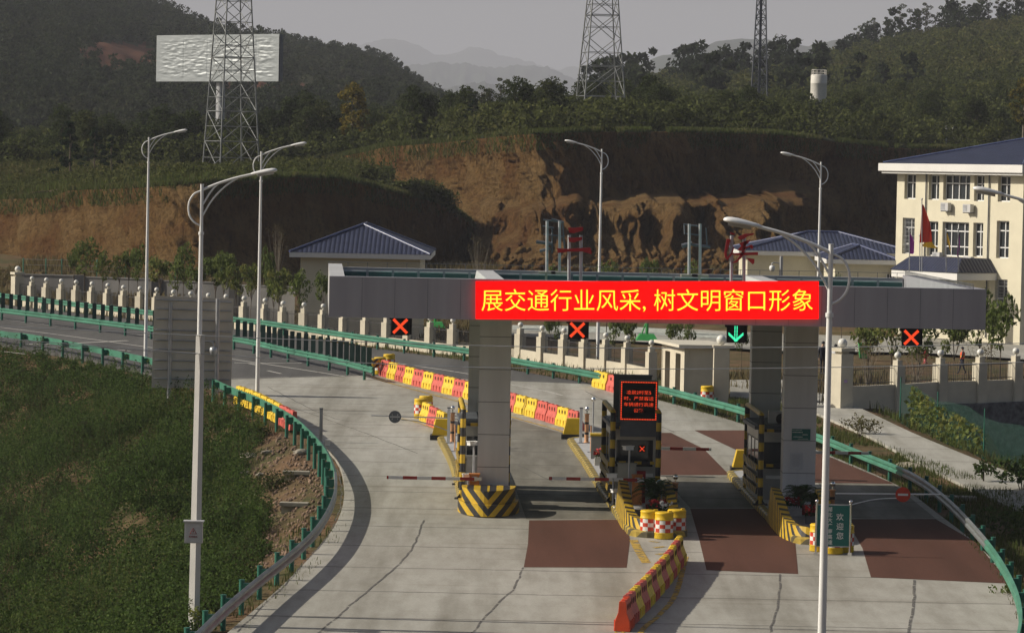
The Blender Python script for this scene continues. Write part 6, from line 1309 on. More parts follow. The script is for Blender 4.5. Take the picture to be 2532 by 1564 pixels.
b = MB(); b.box((0, 0, 0.98), (0.68, 0.7, 0.07)); b.build('lid', 'court_green', t); b = MB(); b.tube([(-0.25, 0.28, 0.1), (0.25, 0.28, 0.1)], 0.1, 10); b.build('wheel', 'black', t)
c = H(2212, 868, 0.2); t = thing('fire_hydrant', 'red fire hydrant on the dry grass behind the right fence', 'hydrant', c); b = MB(); b.lathe([(0.16, 0), (0.16, 0.06), (0.1, 0.08), (0.1, 0.6), (0.15, 0.62), (0.12, 0.78), (0.03, 0.85)], (0, 0, 0), 12); b.tube([(-0.2, 0, 0.5), (0.2, 0, 0.5)], 0.06, 8); b.build('body', 'letter_red', t)
# grey render wall behind the left street trees
wp = [P(x, y, Yw) for x, y, Yw in ((38, 655, 241), (190, 662, 240), (375, 670, 238), (560, 680, 236), (705, 690, 234))]; o = wp[0].copy(); o.z = gzz(o.x, o.y); b = MB(o)
for a, e in zip(wp, wp[1:]): zz = min(gzz(a.x, a.y), gzz(e.x, e.y)) - 0.5; b.frame(Vector((a.x, a.y, zz)), Vector((e.x - a.x, e.y - a.y, 0)), Vector((0, 0.25, 0)), Vector((0, 0, (a.z + e.z) / 2 - zz)))
t = thing('boundary_wall', 'stained grey rendered wall behind the row of small trees at left', 'wall', o); b.build('wall', 'grey_render', t); b = MB(o)
for a, e in zip(wp, wp[1:]): z_ = (a.z + e.z) / 2; b.frame(Vector((a.x, a.y - 0.05, z_)), Vector((e.x - a.x, e.y - a.y, 0)), Vector((0, 0.35, 0)), Vector((0, 0, 0.08)))
b.build('coping', 'grey_render', t)
for a in wp[1:4]: b = MB(o); b.box((a.x, a.y - 0.08, a.z - 0.9), (0.7, 0.3, 2.1)); b.build('pier', 'grey_render', t)
t = thing('wire_fence', 'thin green wire fence posts above the grey boundary wall', 'fence', o); mp = None
for x in (56, 110, 148, 232, 300, 420, 530):
    a = P(x, 615 + x * 0.02, 250); 
    if mp is None: b = MB(); b.tube([(0, 0, -2.0), (0, 0, 0)], 0.045, 6); q = b.build('post', 'rail_green', t); mp = q.data
    else: q = link('post', mp, t)
    q.location = a - o
b = MB(o)
for dz in (-0.1, -0.5, -0.9): b.tube([P(56, 616, 250) + Vector((0, 0, dz)), P(530, 626, 250) + Vector((0, 0, dz))], 0.01, 4)
b.build('wire', 'galv', t)
# steps / slabs and rocks on the left bare slope, culvert wall at right
for (x, y, w, lab) in ((708, 1160, 1.0, 'upper concrete step slab set in the bare soil left of the guardrail'), (703, 1226, 1.0, 'lower concrete step slab set in the bare soil left of the guardrail')):
    c = G(x, y, -0.6); c.z = gzz(c.x, c.y) + 0.12; t = thing('step_slab', lab, 'slab', c); b = MB(); b.box((0, 0, 0.08), (w, 0.45, 0.12), -0.05); b.build('tread', 'old_concrete', t); b = MB(); b.box((0, 0.15, -0.12), (w * 0.9, 0.3, 0.3), -0.05); b.build('riser', 'old_concrete', t)
def rock(label, x, y, r, dz=-0.5, sx=1.5):
    c = G(x, y, dz); c.z = gzz(c.x, c.y); bm = bmesh.new(); bmesh.ops.create_icosphere(bm, subdivisions=3, radius=r); sd0 = random.random() * 99
    for v in bm.verts: n_ = fbm(np.array([v.co.x * 2.5 / r + sd0]), np.array([v.co.y * 2.5 / r + v.co.z * 2 / r]), 4)[0]; v.co = v.co * (0.6 + 0.8 * n_); v.co.x *= sx; v.co.z *= 0.55
    me = bpy.data.meshes.new('rock'); bm.to_mesh(me); bm.free(); me.materials.append(MAT['rock']); q = link('rock', me); q.location = c + Vector((0, 0, 0.05)); q.rotation_euler = (0, 0, random.random() * 6); prop(q, label, 'rock')
rock('largest pale rock on the bare soil below the lamp', 598, 1078, 0.32); rock('pale rock right of the largest one on the bare soil', 640, 1085, 0.2); rock('pale rock at the edge of the shrubs left of the bare soil', 583, 1100, 0.24); rock('flat pale rock on the bare soil close to the guardrail', 720, 1092, 0.28, -0.3, 2.0); rock('small pale rock below the largest one', 622, 1117, 0.18)
rock('long pale rock slab sloping down beside the shrubs', 590, 1165, 0.5, -0.7, 2.6)
rock('pale stone lying outside the right guardrail by the path', 2170, 1112, 0.3, -0.1, 2.0)
ca, ce = G(2195, 1190, -0.1), G(2335, 1194, -0.1); t = thing('culvert_wall', 'low concrete culvert wall outside the right guardrail', 'wall', ca); o = ca.copy(); b = MB(o); b.frame(ca + Vector((0, 0, -1.2)), ce - ca, Vector((0, 0.5, 0)), Vector((0, 0, 1.2))); b.build('wall', 'old_concrete', t); b = MB(o); b.frame(ca + Vector((-0.05, -0.05, 0)), (ce - ca) * 1.02, Vector((0, 0.6, 0)), Vector((0, 0, 0.1))); b.build('coping', 'old_concrete', t)
# ------------------------------------------------------------------ billboard, towers, tank, far poles
Yb = 420.0; BA = R(38); a, c, e = P(362, 80, Yb), P(676, 81, Yb), P(674, 198, Yb); t = thing('billboard', 'large blank billboard covered in crumpled silver sheeting', 'billboard', ((a.x + c.x) / 2, Yb, a.z - 6)); o = t.location.copy(); t.rotation_euler = (0, 0, -BA); t.scale = (1 / math.cos(BA), 1, 1); nx, nz = 180, 80
u, v = np.meshgrid(np.linspace(0, 1, nx), np.linspace(0, 1, nz)); X = a.x + (c.x - a.x) * u - o.x; Z = a.z + (e.z - a.z) * v - o.z
ph = u * 20 + 3 * fbm(u * 5, v * 4, 3, 5); d1 = fbm(u * 26 + v * 4, v * 16 - u * 8 + 2 * fbm(u * 9, v * 9, 3, 8), 4, 2); d2 = np.abs(fbm(u * 14, v * 26, 3, 9) - 0.5)
Y = -0.13 * d1 - 0.17 * d2 + 0.08 - np.where(np.abs((u * 5.05) % 1 - 0.15) < 0.012, -0.05, 0.0); edge = np.minimum(np.minimum(u, 1 - u) * 12, np.minimum(v, 1 - v) * 6).clip(0, 1); Y = Y * edge
V = np.stack([X, Y, Z], -1).reshape(-1, 3); i = np.arange(nx * nz).reshape(nz, nx); Q = np.stack([i[:-1, :-1], i[1:, :-1], i[1:, 1:], i[:-1, 1:]], -1).reshape(-1, 4); np_mesh('sheet', V, Q, 'silver', t, smooth=True)
b = MB(o); b.box(((a.x + c.x) / 2, Yb + 0.45, (a.z + e.z) / 2), (c.x - a.x + 0.02, 0.6, a.z - e.z - 0.05)); b.build('frame', 'dark_steel', t)
pp = P(516, 198, Yb + 1); pq = P(514, 300, Yb + 1); b = MB(o); b.tube([Vector((pp.x, Yb + 1, pp.z)), Vector((pq.x, Yb + 1, pq.z))], 0.48, 14); b.build('pole', 'galv', t)
def pylon(label, xb, yb_, Y, s0, s1, hgt, top_h, rot, mat='lattice', n=4, r=0.075, step=None, lean=0):
    c = P(xb, yb_, Y); t = thing('lattice_tower', label, 'tower', c, rot); z0 = -1.0
    def hs(z): return (s0 + (s1 - s0) * z / hgt) / 2 if n == 4 else (s0 + (s1 - s0) * z / hgt) * 0.577
    def pt(k, z): an = 2 * math.pi * (k + 0.5) / n; q = hs(z) * (math.sqrt(2) if n == 4 else 1); return Vector((q * math.cos(an), q * math.sin(an), z))
    for k in range(n): b = MB(); b.tube([pt(k, z0), pt(k, top_h)], [r * 1.25, r * 0.9], 6); b.build('leg', mat, t)
    z = 0.0; lv = 0
    while z < top_h - 0.5:
        h = step if step else max(1.6, hs(z) * 1.5); z2 = min(z + h, top_h); b = MB()
        for k in range(n):
            A, B_, C, D = pt(k, z), pt((k + 1) % n, z), pt((k + 1) % n, z2), pt(k, z2); b.tube([A, C], r * 0.55, 4, caps=False); b.tube([B_, D], r * 0.55, 4, caps=False)
            if lv in (1, 2) or lv % 4 == 0: b.tube([A, B_], r * 0.6, 4, caps=False)
            if n == 4 and lv < 9: m = (A + C) / 2; b.tube([m, (A + D) / 2], r * 0.4, 4, caps=False); b.tube([m, (B_ + C) / 2], r * 0.4, 4, caps=False)
        b.build('bracing', mat, t); z = z2; lv += 1
    return t
# pylons
pylon('tall lattice pylon on the grassy bank in front of the silver billboard', 552, 416, 346, 4.35, 2.65, 17.4, 25, R(29)); pylon('tall lattice pylon on top of the cliff at the middle', 1434, 312, 372, 4.9, 2.85, 13.8, 22, R(11))
t3 = pylon('slender dark telecom mast behind the wooded plateau', 1815, 232, 452, 2.1, 1.2, 12.3, 22, R(25), 'lattice_dark', 3, 0.09, 1.3); b = MB(); b.box((0.0, 0.1, 9.5), (0.34, 0.12, 21)); b.build('cable_ladder', 'lattice_dark', t3)
c = P(1957, 221, 440); tp = P(1957, 178, 440).z; rr = (P(1977, 200, 440).x - P(1938, 200, 440).x) / 2; t = thing('water_tank', 'white cylindrical water tank with a railing on top, on the wooded slope', 'tank', c); h = tp - c.z; b = MB(); b.lathe([(rr, -1.5), (rr, h * 0.48), (rr * 1.02, h * 0.5), (rr, h * 0.52), (rr, h * 0.93), (rr * 0.85, h), (0.02, h * 1.03)], (0, 0, 0), 26); b.build('shell', 'tank', t)
b = MB()
for k in range(10): an = k * 0.628; b.tube([(rr * .9 * math.cos(an), rr * .9 * math.sin(an), h * .95), (rr * .9 * math.cos(an), rr * .9 * math.sin(an), h * 1.24)], 0.03, 4)
for z in (1.1, 1.24): b.lathe([(rr * .9, h * z), (rr * .9, h * z + 0.06)], (0, 0, 0), 20)
b.build('railing', 'tank', t)
for (x, y0, y1, Y, lab) in ((1003, 241, 290, 400, 'pale utility pole among the trees above the cliff, left of the middle pylon'), (1261, 216, 250, 440, 'short pale utility pole between the trees left of the middle pylon'), (2262, 300, 352, 380, 'grey utility pole on the slope above the office building, left one of two'), (2278, 296, 356, 385, 'grey utility pole on the slope above the office building, right one of two')):
    a, e = P(x, y0, Y), P(x, y1, Y); t = thing('far_pole', lab, 'utility pole', e); b = MB(e); b.tube([e + Vector((0, 0, -1)), a], 0.11, 8); b.build('shaft', 'tank', t); b = MB(e); b.box(a + Vector((0, 0, -0.3)), (0.9, 0.08, 0.08)); b.build('crossarm', 'dark_steel', t)
# far expressway viaduct at the left edge
a, e = P(-60, 367, 470), P(108, 372, 470); t = thing('viaduct', 'distant elevated road with railings at the left picture edge', 'bridge', a); b = MB(a); b.frame(a + Vector((0, 0, -0.9)), e - a, Vector((0, 6, 0)), Vector((0, 0, 0.5))); b.build('deck', 'old_concrete', t); b = MB(a)
for k in range(20): p = a.lerp(e, k / 19); b.tube([p + Vector((0, 0, -0.4)), p + Vector((0, 0, 0.55))], 0.05, 4)
for z in (0.1, 0.5): b.tube([a + Vector((0, 0, z)), e + Vector((0, 0, z))], 0.08, 4)
b.build('railing', 'post_green', t); mp = None
for f in (0.12, 0.45, 0.78): p = a.lerp(e, f); b = MB(a); b.box((p.x, p.y + 3, p.z - 4.5), (1.2, 1.6, 7.4)); b.build('pier', 'old_concrete', t)
# ------------------------------------------------------------------ people
def person(label, loc, h, rz, top, legs, vest=None, cap=None, stride=0.22):
    t = thing('person', label, 'person', loc, rz); k = h / 1.72
    J = [(0, 0, .95), (0, 0.01, 1.15), (0, 0.0, 1.36), (0, 0.01, 1.47), (0, 0.02, 1.55), (0, 0.03, 1.64),  # pelvis..head
         (0.09, 0.01, .90), (0.10, stride * .45, .50), (0.10, stride, .08), (0.10, stride + .14, .04), (-0.09, 0, .90), (-0.10, -stride * .15, .50), (-0.10, -stride, .10), (-0.10, -stride + .13, .04),
         (0.19, 0, 1.38), (0.24, -0.07, 1.12), (0.23, -0.01, .88), (0.22, 0.03, .78), (-0.19, 0, 1.38), (-0.24, 0.06, 1.12), (-0.23, 0.16, .90), (-0.22, 0.20, .81)]
    E = [(0, 1), (1, 2), (2, 3), (3, 4), (4, 5), (0, 6), (6, 7), (7, 8), (8, 9), (0, 10), (10, 11), (11, 12), (12, 13), (2, 14), (14, 15), (15, 16), (16, 17), (2, 18), (18, 19), (19, 20), (20, 21)]
    rad = [.135, .13, .15, .065, .085, .075, .095, .06, .045, .045, .095, .06, .045, .045, .065, .048, .036, .035, .065, .048, .036, .035]
    me = bpy.data.meshes.new('body'); me.from_pydata([(x * k, y * k, z * k) for x, y, z in J], E, []); ob = link('body', me); ob.modifiers.new('s', 'SKIN'); ob.modifiers.new('d', 'SUBSURF').levels = 1
    for i, v in enumerate(me.skin_vertices[0].data): v.radius = (rad[i] * k * (1.25 if i in (1, 2) else 1), rad[i] * k * (0.85 if i in (0, 1, 2) else 1)); v.use_root = (i == 0)
    dg = bpy.context.evaluated_depsgraph_get(); m2 = bpy.data.meshes.new_from_object(ob.evaluated_get(dg)); bpy.data.objects.remove(ob); m2.materials.clear()
    for m in (top, legs, 'skin', 'black'): m2.materials.append(MAT[m])
    for p in m2.polygons:
        z = p.center.z / k; x = abs(p.center.x / k); p.use_smooth = True; p.material_index = 2 if z > 1.44 or (x > .17 and z < .86) else (3 if z < .09 else (0 if z > .92 or x > .18 else 1))
    q = link('body', m2, t); b = MB(); b.ball((0, 0.01 * k, 1.655 * k), 0.098 * k, 10); b.build('cap' if cap else 'hair', cap or 'black', t)
    if vest: b = MB(); b.lathe([(0.20 * k, 0.98 * k), (0.205 * k, 1.12 * k), (0.205 * k, 1.17 * k), (0.215 * k, 1.24 * k), (0.21 * k, 1.36 * k), (0.10 * k, 1.44 * k)], (0, 0, 0), 14, 0, checks=lambda i, k_: 1 if i == 1 else 0); q = b.build('vest', vest, t); q.scale = (1, 0.72, 1)
MAT['skin'] = M('skin', (0.42, 0.26, 0.18), 0.6, 0, 0.05); MAT['navy'] = M('navy_cloth', (0.02, 0.022, 0.04), 0.8, 0, 0.15); MAT['shirt'] = M('white_cloth', (0.62, 0.62, 0.62), 0.8, 0, 0.08); MAT['vest_orange'] = M('orange_red_vest', (0.70, 0.09, 0.02), 0.7, 0, 0.08); MAT['vest_yellow'] = M('reflective_yellow_band', (0.75, 0.62, 0.10), 0.5, 0, 0.05)
Yp = 205; hp_ = P(2302, 817, Yp); zg = gzz(hp_.x, Yp); person('person in dark uniform and orange safety vest walking behind the right fence', (hp_.x, Yp, zg), 1.62, R(90), 'navy', 'navy', ['vest_orange', 'vest_yellow'], 'navy')
Yp = 178; hp_ = P(1968, 815, Yp); person('person in dark clothes behind the iron gate', (hp_.x, Yp, hp_.z - 1.72), 1.7, R(200), 'navy', 'navy', None, None, 0.05); Yp = 180; hp_ = P(1998, 822, Yp); person('person in a white shirt standing beside the big gate pillar', (hp_.x, Yp, hp_.z - 1.68), 1.66, R(150), 'shirt', 'navy', None, None, 0.05)
# ------------------------------------------------------------------ vegetation
def stuff(name, label, cat, parts, mat):
    V, Q = join(parts); o = np_mesh(name, V, Q, mat); return prop(o, label, cat, kind='stuff')
def clumps(C, r, per, squash=0.8):
    """leaf centres gathered in small balls round the points C"""
    n = len(C); d = RNG.normal(size=(n, per, 3)); d /= np.linalg.norm(d, axis=2)[:, :, None]; rad = RNG.uniform(0.25, 1.0, (n, per)) ** 0.5
    r = r if hasattr(r, '__len__') else np.full(n, r)
    d = d * rad[:, :, None] * r[:, None, None]; d[:, :, 2] *= squash
    return (C[:, None, :] + d).reshape(-1, 3)
# --- shrubs on the left embankment
def bare(X, Y):     # the stony patch below the second lamp stays open
    d = xg(Y) - X; return (np.exp(-((Y - 128) / 15.0) ** 2 - ((d - 0.4) / (1.7 + 0.9 * fbm(Y * 0.3, X * 0.3, 3, 7))) ** 2 * 0.9) > 0.30) | ((Y > 103) & (Y < 119) & (d < 1.8 + 1.0 * fbm(Y * .5, X * .5, 3, 4)))
n = 5600; Yb = RNG.uniform(84, 206, n); Xb = xg(Yb) - 0.9 - RNG.uniform(0, 1, n) ** 1.15 * 17
k = ~bare(Xb, Yb) & (Xb / Yb > -0.165); Xb, Yb = Xb[k], Yb[k]
dens = fbm(Xb * 0.22, Yb * 0.12, 4, 15); k = RNG.uniform(0, 1, len(Xb)) < np.clip((dens - 0.25) * 3.2, 0.72, 1); Xb, Yb = Xb[k], Yb[k]
edge = np.clip((xg(Yb) - Xb - 0.6) / 3.0, 0.15, 1); rb = (0.30 + 0.75 * np.clip(fbm(Xb * 0.3, Yb * 0.2, 3, 8) * 1.3 - .15, 0, 1)) * (0.45 + 0.55 * edge); zb = gz(Xb, Yb)
mnd = 2.6 * np.clip((fbm(Xb * 0.34, Yb * 0.20, 4, 44) - 0.43) / 0.20, 0, 1) ** 1.3 * np.clip((xg(Yb) - Xb - 1.2) / 6.5, 0, 1) * np.clip((200 - Yb) / 60, 0.25, 1)
C = np.stack([Xb, Yb, zb + rb * RNG.uniform(0.1, 1.05, len(Xb)) * (0.5 + 0.7 * edge) + mnd * RNG.uniform(0.35, 1, len(Xb))], 1)
L1 = clumps(C, rb, 165, 0.85); sprigs = clumps(C[RNG.integers(0, len(C), 3200)] + np.array([0, 0, 0.65]), 0.17, 20, 2.8)
stuff('undergrowth', 'dense dark green shrubs covering the slope left of the guardrail', 'shrubs', [leaf_quads(L1, 0.056), leaf_quads(sprigs, 0.05)], 'bush_leaf')
ks = RNG.uniform(0, 1, len(C)) < np.clip((fbm(C[:, 0] * .2, C[:, 1] * .1, 3, 61) - .45) * 3, 0, 1); base = np.repeat(C[ks], 9, 0); base = base + RNG.normal(0, .3, base.shape) * np.array([1, 1, .2])
stuff('dry_stalks', 'dry straw coloured stalks standing among the shrubs of the left slope', 'grass', [blade_quads(base, 0.55, 0.012, .4)], 'dry_blade')
# --- loose stones on the bare soil
ico = bmesh.new(); bmesh.ops.create_icosphere(ico, subdivisions=1, radius=1.0); iv = np.array([v.co[:] for v in ico.verts]); iq = np.array([[v.index for v in f.verts] for f in ico.faces]); ico.free()
Ys_ = RNG.uniform(96, 152, 5200); Xs_ = xg(Ys_) - RNG.uniform(0.3, 4.0, 5200); kb = bare(Xs_, Ys_); P3 = np.stack([Xs_, Ys_, gz(Xs_, Ys_)], 1)[kb]; rr_ = 0.02 + 0.09 * RNG.uniform(0, 1, len(P3)) ** 4
o = np_mesh('loose_stones', ((iv[None] * RNG.uniform(.6, 1.2, (len(P3),) + iv.shape)) * rr_[:, None, None] + P3[:, None]).reshape(-1, 3), (iq[None] + (np.arange(len(P3)) * len(iv))[:, None, None]).reshape(-1, 3), 'rubble'); prop(o, 'loose stones and clods on the bare soil beside the left guardrail', 'stones', kind='stuff')
# --- grass and weeds near the road
def scatter(poly_fn, n, x0, x1, y0, y1):
    X = RNG.uniform(x0, x1, n); Y = RNG.uniform(y0, y1, n); k = poly_fn(X, Y); X, Y = X[k], Y[k]; return np.stack([X, Y, gz(X, Y)], 1)
A = scatter(lambda X, Y: (xg(Y) - X > -0.55) & (xg(Y) - X < 5.5) & (fbm(X * .7, Y * .5, 3, 6) > np.where(bare(X, Y), 0.58, 0.34)), 60000, -30, -5, 86, 190)
pxr = lambda Y: np.interp(Y, pr[:, 0], pr[:, 1])
B = scatter(lambda X, Y: (X > xr(Y) + 0.0) & (X < np.maximum(pxr(Y) - 2.3 * np.clip((Y - 100) / 40, .55, 1.3), xr(Y) + 1.0)) & (fbm(X * .6, Y * .4, 3, 9) > 0.33), 120000, 3, 22, 84, 165)
Cc = scatter(lambda X, Y: (X > pxr(Y) + 0.5) & (Y < fY(X) - 0.6) & (fbm(X * .5, Y * .4, 3, 12) > 0.30), 22000, 14, 30, 95, 166)
D = scatter(lambda X, Y: (Y < fY(X) - 0.4) & (X > xr(Y) + 0.7) & (X < 9), 26000, -32, 9, 150, 232)
stuff('road_verge_grass', 'rough green and straw coloured grass along both road edges', 'grass', [blade_quads(A, 0.22, 0.02), blade_quads(B, 0.22, 0.02), blade_quads(Cc, 0.34, 0.03), blade_quads(D, 0.26, 0.03)], 'grass_blade')
E = scatter(lambda X, Y: (Y > fY(X) + 0.8) & (X < 60) & ~((Y > 198) & (X > -3) & (Y < 268)) & (fbm(X * .25, Y * .2, 4, 2) > 0.34), 90000, -40, 46, 160, 300)
stuff('dry_grass', 'dry brown grass behind the boundary fence and below the earth cliff', 'grass', [blade_quads(E, 0.50, 0.06)], 'dry_blade')
def shrub(label, p, w, h, n, leaf, mat, cat='shrub', stem=True):
    t = thing('shrub', label, cat, p); C = clumps(np.stack([RNG.normal(0, w * .25, 7), RNG.normal(0, w * .25, 7), RNG.uniform(.35, .75, 7) * h], 1), w * 0.30, n // 7, 0.9); V, Q = leaf_quads(C, leaf); np_mesh('foliage', V, Q, mat, t)
    b = MB()
    for k in range(4): b.tube([(0, 0, -0.1), (random.uniform(-.2, .2) * w, random.uniform(-.2, .2) * w, h * .6)], [0.025, 0.008], 5)
    b.build('stem', 'trunk', t); return t
def onp(x, y, h=-0.1): c = G(x, y, h); c.z = gzz(c.x, c.y); return c
shrub('leafy weed on the verge between guardrail and path, left of the dry seed heads', onp(2055, 1040), 1.3, 0.9, 500, 0.06, 'grass_blade'); shrub('tall broad leaved weed standing alone beside the path at right', onp(2352, 1152), 0.8, 1.0, 90, 0.11, 'bush_leaf')
shrub('weed with pale leaves at the foot of the lamp on the bare soil', onp(613, 1060, -0.6), 0.5, 1.1, 160, 0.05, 'street_leaf'); shrub('bushy patch on the bare soil above the upper step slab', onp(650, 1170, -0.7), 1.4, 0.8, 700, 0.06, 'bush_leaf'); shrub('green weed inside the curl of the right guardrail', onp(2410, 1425), 0.6, 0.6, 150, 0.06, 'street_leaf')
shrub('sapling growing at the foot of the concrete utility pole', Vector((ub.x + 0.25, ub.y - 0.3, ub.z)), 0.7, 1.0, 160, 0.07, 'street_leaf')
shrub('dark leafy bush at the right picture edge beyond the culvert wall', onp(2440, 1230, -1.0), 1.8, 1.3, 500, 0.10, 'bush_leaf'); shrub('dark bush in the shade right of the guardrail curve', onp(2425, 1330, -0.8), 1.5, 1.0, 500, 0.08, 'bush_leaf')
# vines on the netting
C = []
for i in range(1500):
    u = RNG.uniform(0, 1) ** 1.5; Yv = 154.5 - u * 13; C.append((np.interp(Yv, pr[:, 0], pr[:, 1]) + 1.0 + RNG.normal(0, .10), Yv, zr(Yv) + RNG.uniform(-0.4, 1.55) * (1 - 0.45 * u)))
C = np.array(C); o = Vector(C.mean(0)); V, Q = leaf_quads(C - np.array(o), 0.10, asp=0.8); t = thing('climbing_vine', 'yellow-green climbing vine hanging over the green netting', 'vine', (o.x, o.y, o.z)); np_mesh('foliage', V, Q, 'street_leaf', t)
# --- street trees
def tree_proto(name, crown, trunk_h, leaf_mat, leaf, bark, limbs, tr=0.12):
    """crown: n x 3 leaf centres"""
    t = thing(name, 'x', 'tree'); V, Q = leaf_quads(crown, leaf, 0.2); np_mesh('crown', V, Q, leaf_mat, t); b = MB(); top = Vector((0.05, 0, trunk_h)); b.tube(spline([(0, 0, -0.4), (random.uniform(-.06, .06), 0, trunk_h * .5), top], 4), [tr * (1 - .5 * i / 8) for i in range(9)], 7)
    for L in limbs: b.tube(spline([Vector((0.03, 0, trunk_h * L[3])), (Vector(L[:3]) + Vector((0, 0, trunk_h * L[3]))) * .55, Vector(L[:3])], 3), [tr * .45, tr * .4, tr * .35, tr * .3, tr * .25, tr * .18, tr * .1], 5)
    b.build('trunk', bark, t); return t
def blob(n, c, r, sq=0.7): d = RNG.normal(size=(n, 3)); d /= np.linalg.norm(d, axis=1)[:, None]; d *= (RNG.uniform(0.2, 1, n) ** .4)[:, None] * r; d[:, 2] *= sq; return d + np.array(c)
def street(seed):
    rs = random.Random(seed); cs = []; lm = []
    for k in range(9):
        a = k * 2.4 + rs.random(); q = 0.30 + 0.55 * rs.random(); z = 2.0 + 1.25 * rs.random(); cs.append(blob(75, (q * math.cos(a), q * math.sin(a), z), 0.42 + .22 * rs.random(), 0.65)); lm.append((q * math.cos(a), q * math.sin(a), z - .1, 0.8))
    return tree_proto('street_tree', np.concatenate(cs), 1.9, 'street_leaf', 0.115, 'trunk', lm[:5], 0.055)
ST = [street(s) for s in (1, 2, 3)]; st_used = [False] * 3
def street_at(x, ytop, w, Y, label, group='small trees planted along the inside of the fence', kind=None):
    k = random.randrange(3) if kind is None else kind; c = P(x, ytop, Y); zg = gzz(c.x, Y); h = c.z - zg; o = place(ST[k], st_used[k], (c.x, Y, zg), random.random() * 6.28, label, group=group); st_used[k] = True
    s_ = w * K * Y / F / 1.75; o.scale = (s_, s_, h / 3.45); return o
for i, (x, yt, w, dY, lab) in enumerate([(177, 590, 26, 7, 'thin topped tree second from the left end of the fence'), (203, 572, 52, 6, 'tall leafy tree near the left end of the fence'), (247, 603, 32, 6, 'small tree left of the twin trees at left'), (286, 606, 34, 7, 'slim tree just left of the twin trees'), (310, 587, 34, 8, 'left one of the twin trees beside the leftmost lamp'), (330, 589, 36, 5, 'right one of the twin trees beside the leftmost lamp'),
                                       (384, 603, 50, 5, 'dense dark tree above the top left corner of the road sign'), (425, 618, 40, 5, 'yellowish tree behind the left half of the road sign'), (440, 584, 38, 9, 'tall thin tree between the lamps above the road sign'), (470, 622, 42, 4, 'rounded tree just left of the utility pole line'), (518, 590, 66, 6, 'broadest tree right of the second lamp above the sign'), (537, 602, 40, 5, 'tree close behind the broadest one'),
                                       (566, 630, 40, 4, 'small tree above the right edge of the road sign'), (602, 628, 40, 4, 'yellow-green tree left of the lamp on the bare soil'), (643, 596, 32, 9, 'thin tall tree right of the lamp on the bare soil'), (668, 640, 46, 4, 'low tree left of the blue roofed house'), (655, 652, 30, 5, 'smallest low tree left of the blue roofed house'), (718, 648, 40, 4, 'low tree before the left wall of the blue roofed house'), (775, 638, 34, 4, 'tree at the left end of the canopy')]):
    p = P(x, 700, 230); Yt_ = float(fY(p.x)) + dY; street_at(x, yt, w, Yt_, lab)
for i, (x, yt, w, Yt_, lab) in enumerate([(1453, 610, 40, 246, 'small tree seen over the canopy right of the middle lamp'), (1553, 616, 34, 246, 'small tree seen over the canopy between the two pairs of letter posts'), (1652, 628, 40, 247, 'small tree behind the right pair of back letter posts'), (1332, 622, 34, 246, 'small tree behind the letter of three bars'), (2015, 645, 36, 240, 'small tree in front of the low cream building'),
                                       (1320, 742, 34, 196, 'tree trunk and crown under the canopy beside the left column'), (1470, 742, 34, 195, 'thin tree under the canopy right of the second red cross'), (1505, 748, 34, 197, 'thin tree under the canopy left of the green basketball stand'), (1612, 750, 36, 192, 'thin tree under the canopy right of the green basketball stand'), (1650, 752, 30, 196, 'thin tree left of the green arrow signal'), (1775, 755, 32, 190, 'leafless looking thin tree behind the green arrow signal'),
                                       (2078, 760, 60, 182, 'tree behind the dry bush right of the big gate pillar'), (2135, 730, 70, 178, 'tall slim tree behind the right part of the fence'), (2200, 770, 66, 176, 'tree left of the person in the orange vest'), (2285, 745, 60, 182, 'tree behind the person in the orange vest'), (2345, 700, 62, 186, 'tall tree at the right end of the canopy'), (2395, 712, 62, 180, 'dark green tree before the lower windows of the office building'), (2372, 722, 40, 188, 'tree between the two tallest trees beside the office building')]):
    street_at(x, yt, w, Yt_, lab, 'trees in the compound')
def twiggy(label, x, y0, y1, Y, w):
    c = P(x, y1, Y); zg = gzz(c.x, Y); h = P(x, y0, Y).z - zg; t = thing('bare_bush', label, 'bush', (c.x, Y, zg)); b = MB(); tips = []
    for k in range(16):
        a = random.random() * 6.28; s_ = random.uniform(.3, 1) * w; tip = Vector((s_ * math.cos(a), s_ * math.sin(a), h * random.uniform(.75, 1.05))); b.tube(spline([(0, 0, -0.05), Vector((tip.x * .3, tip.y * .3, h * .45)), tip], 3), [.022, .02, .017, .014, .012, .009, .006], 4); tips.append(tip)
    b.build('branches', 'trunk_pale', t); C = clumps(np.array([tuple(q) for q in tips]), w * .28, 14, 1.2); V, Q = leaf_quads(C, .05); np_mesh('foliage', V, Q, 'dry_blade', t)
twiggy('sparse twiggy bush right of the big gate pillar behind the fence', 2075, 812, 900, 176, 0.9); twiggy('sparse twiggy bush behind the fence below the rightmost red cross', 2190, 835, 905, 174, 0.9); twiggy('sparse twiggy bush behind the fence right of the person in the vest', 2350, 825, 895, 178, 1.0)
twiggy('tuft of tall dry reed left of the second barred roof letter', 1145, 570, 640, 262, 1.1); twiggy('tuft of tall pale reed right of the lamp on the bare soil', 662, 545, 640, 258, 0.8)
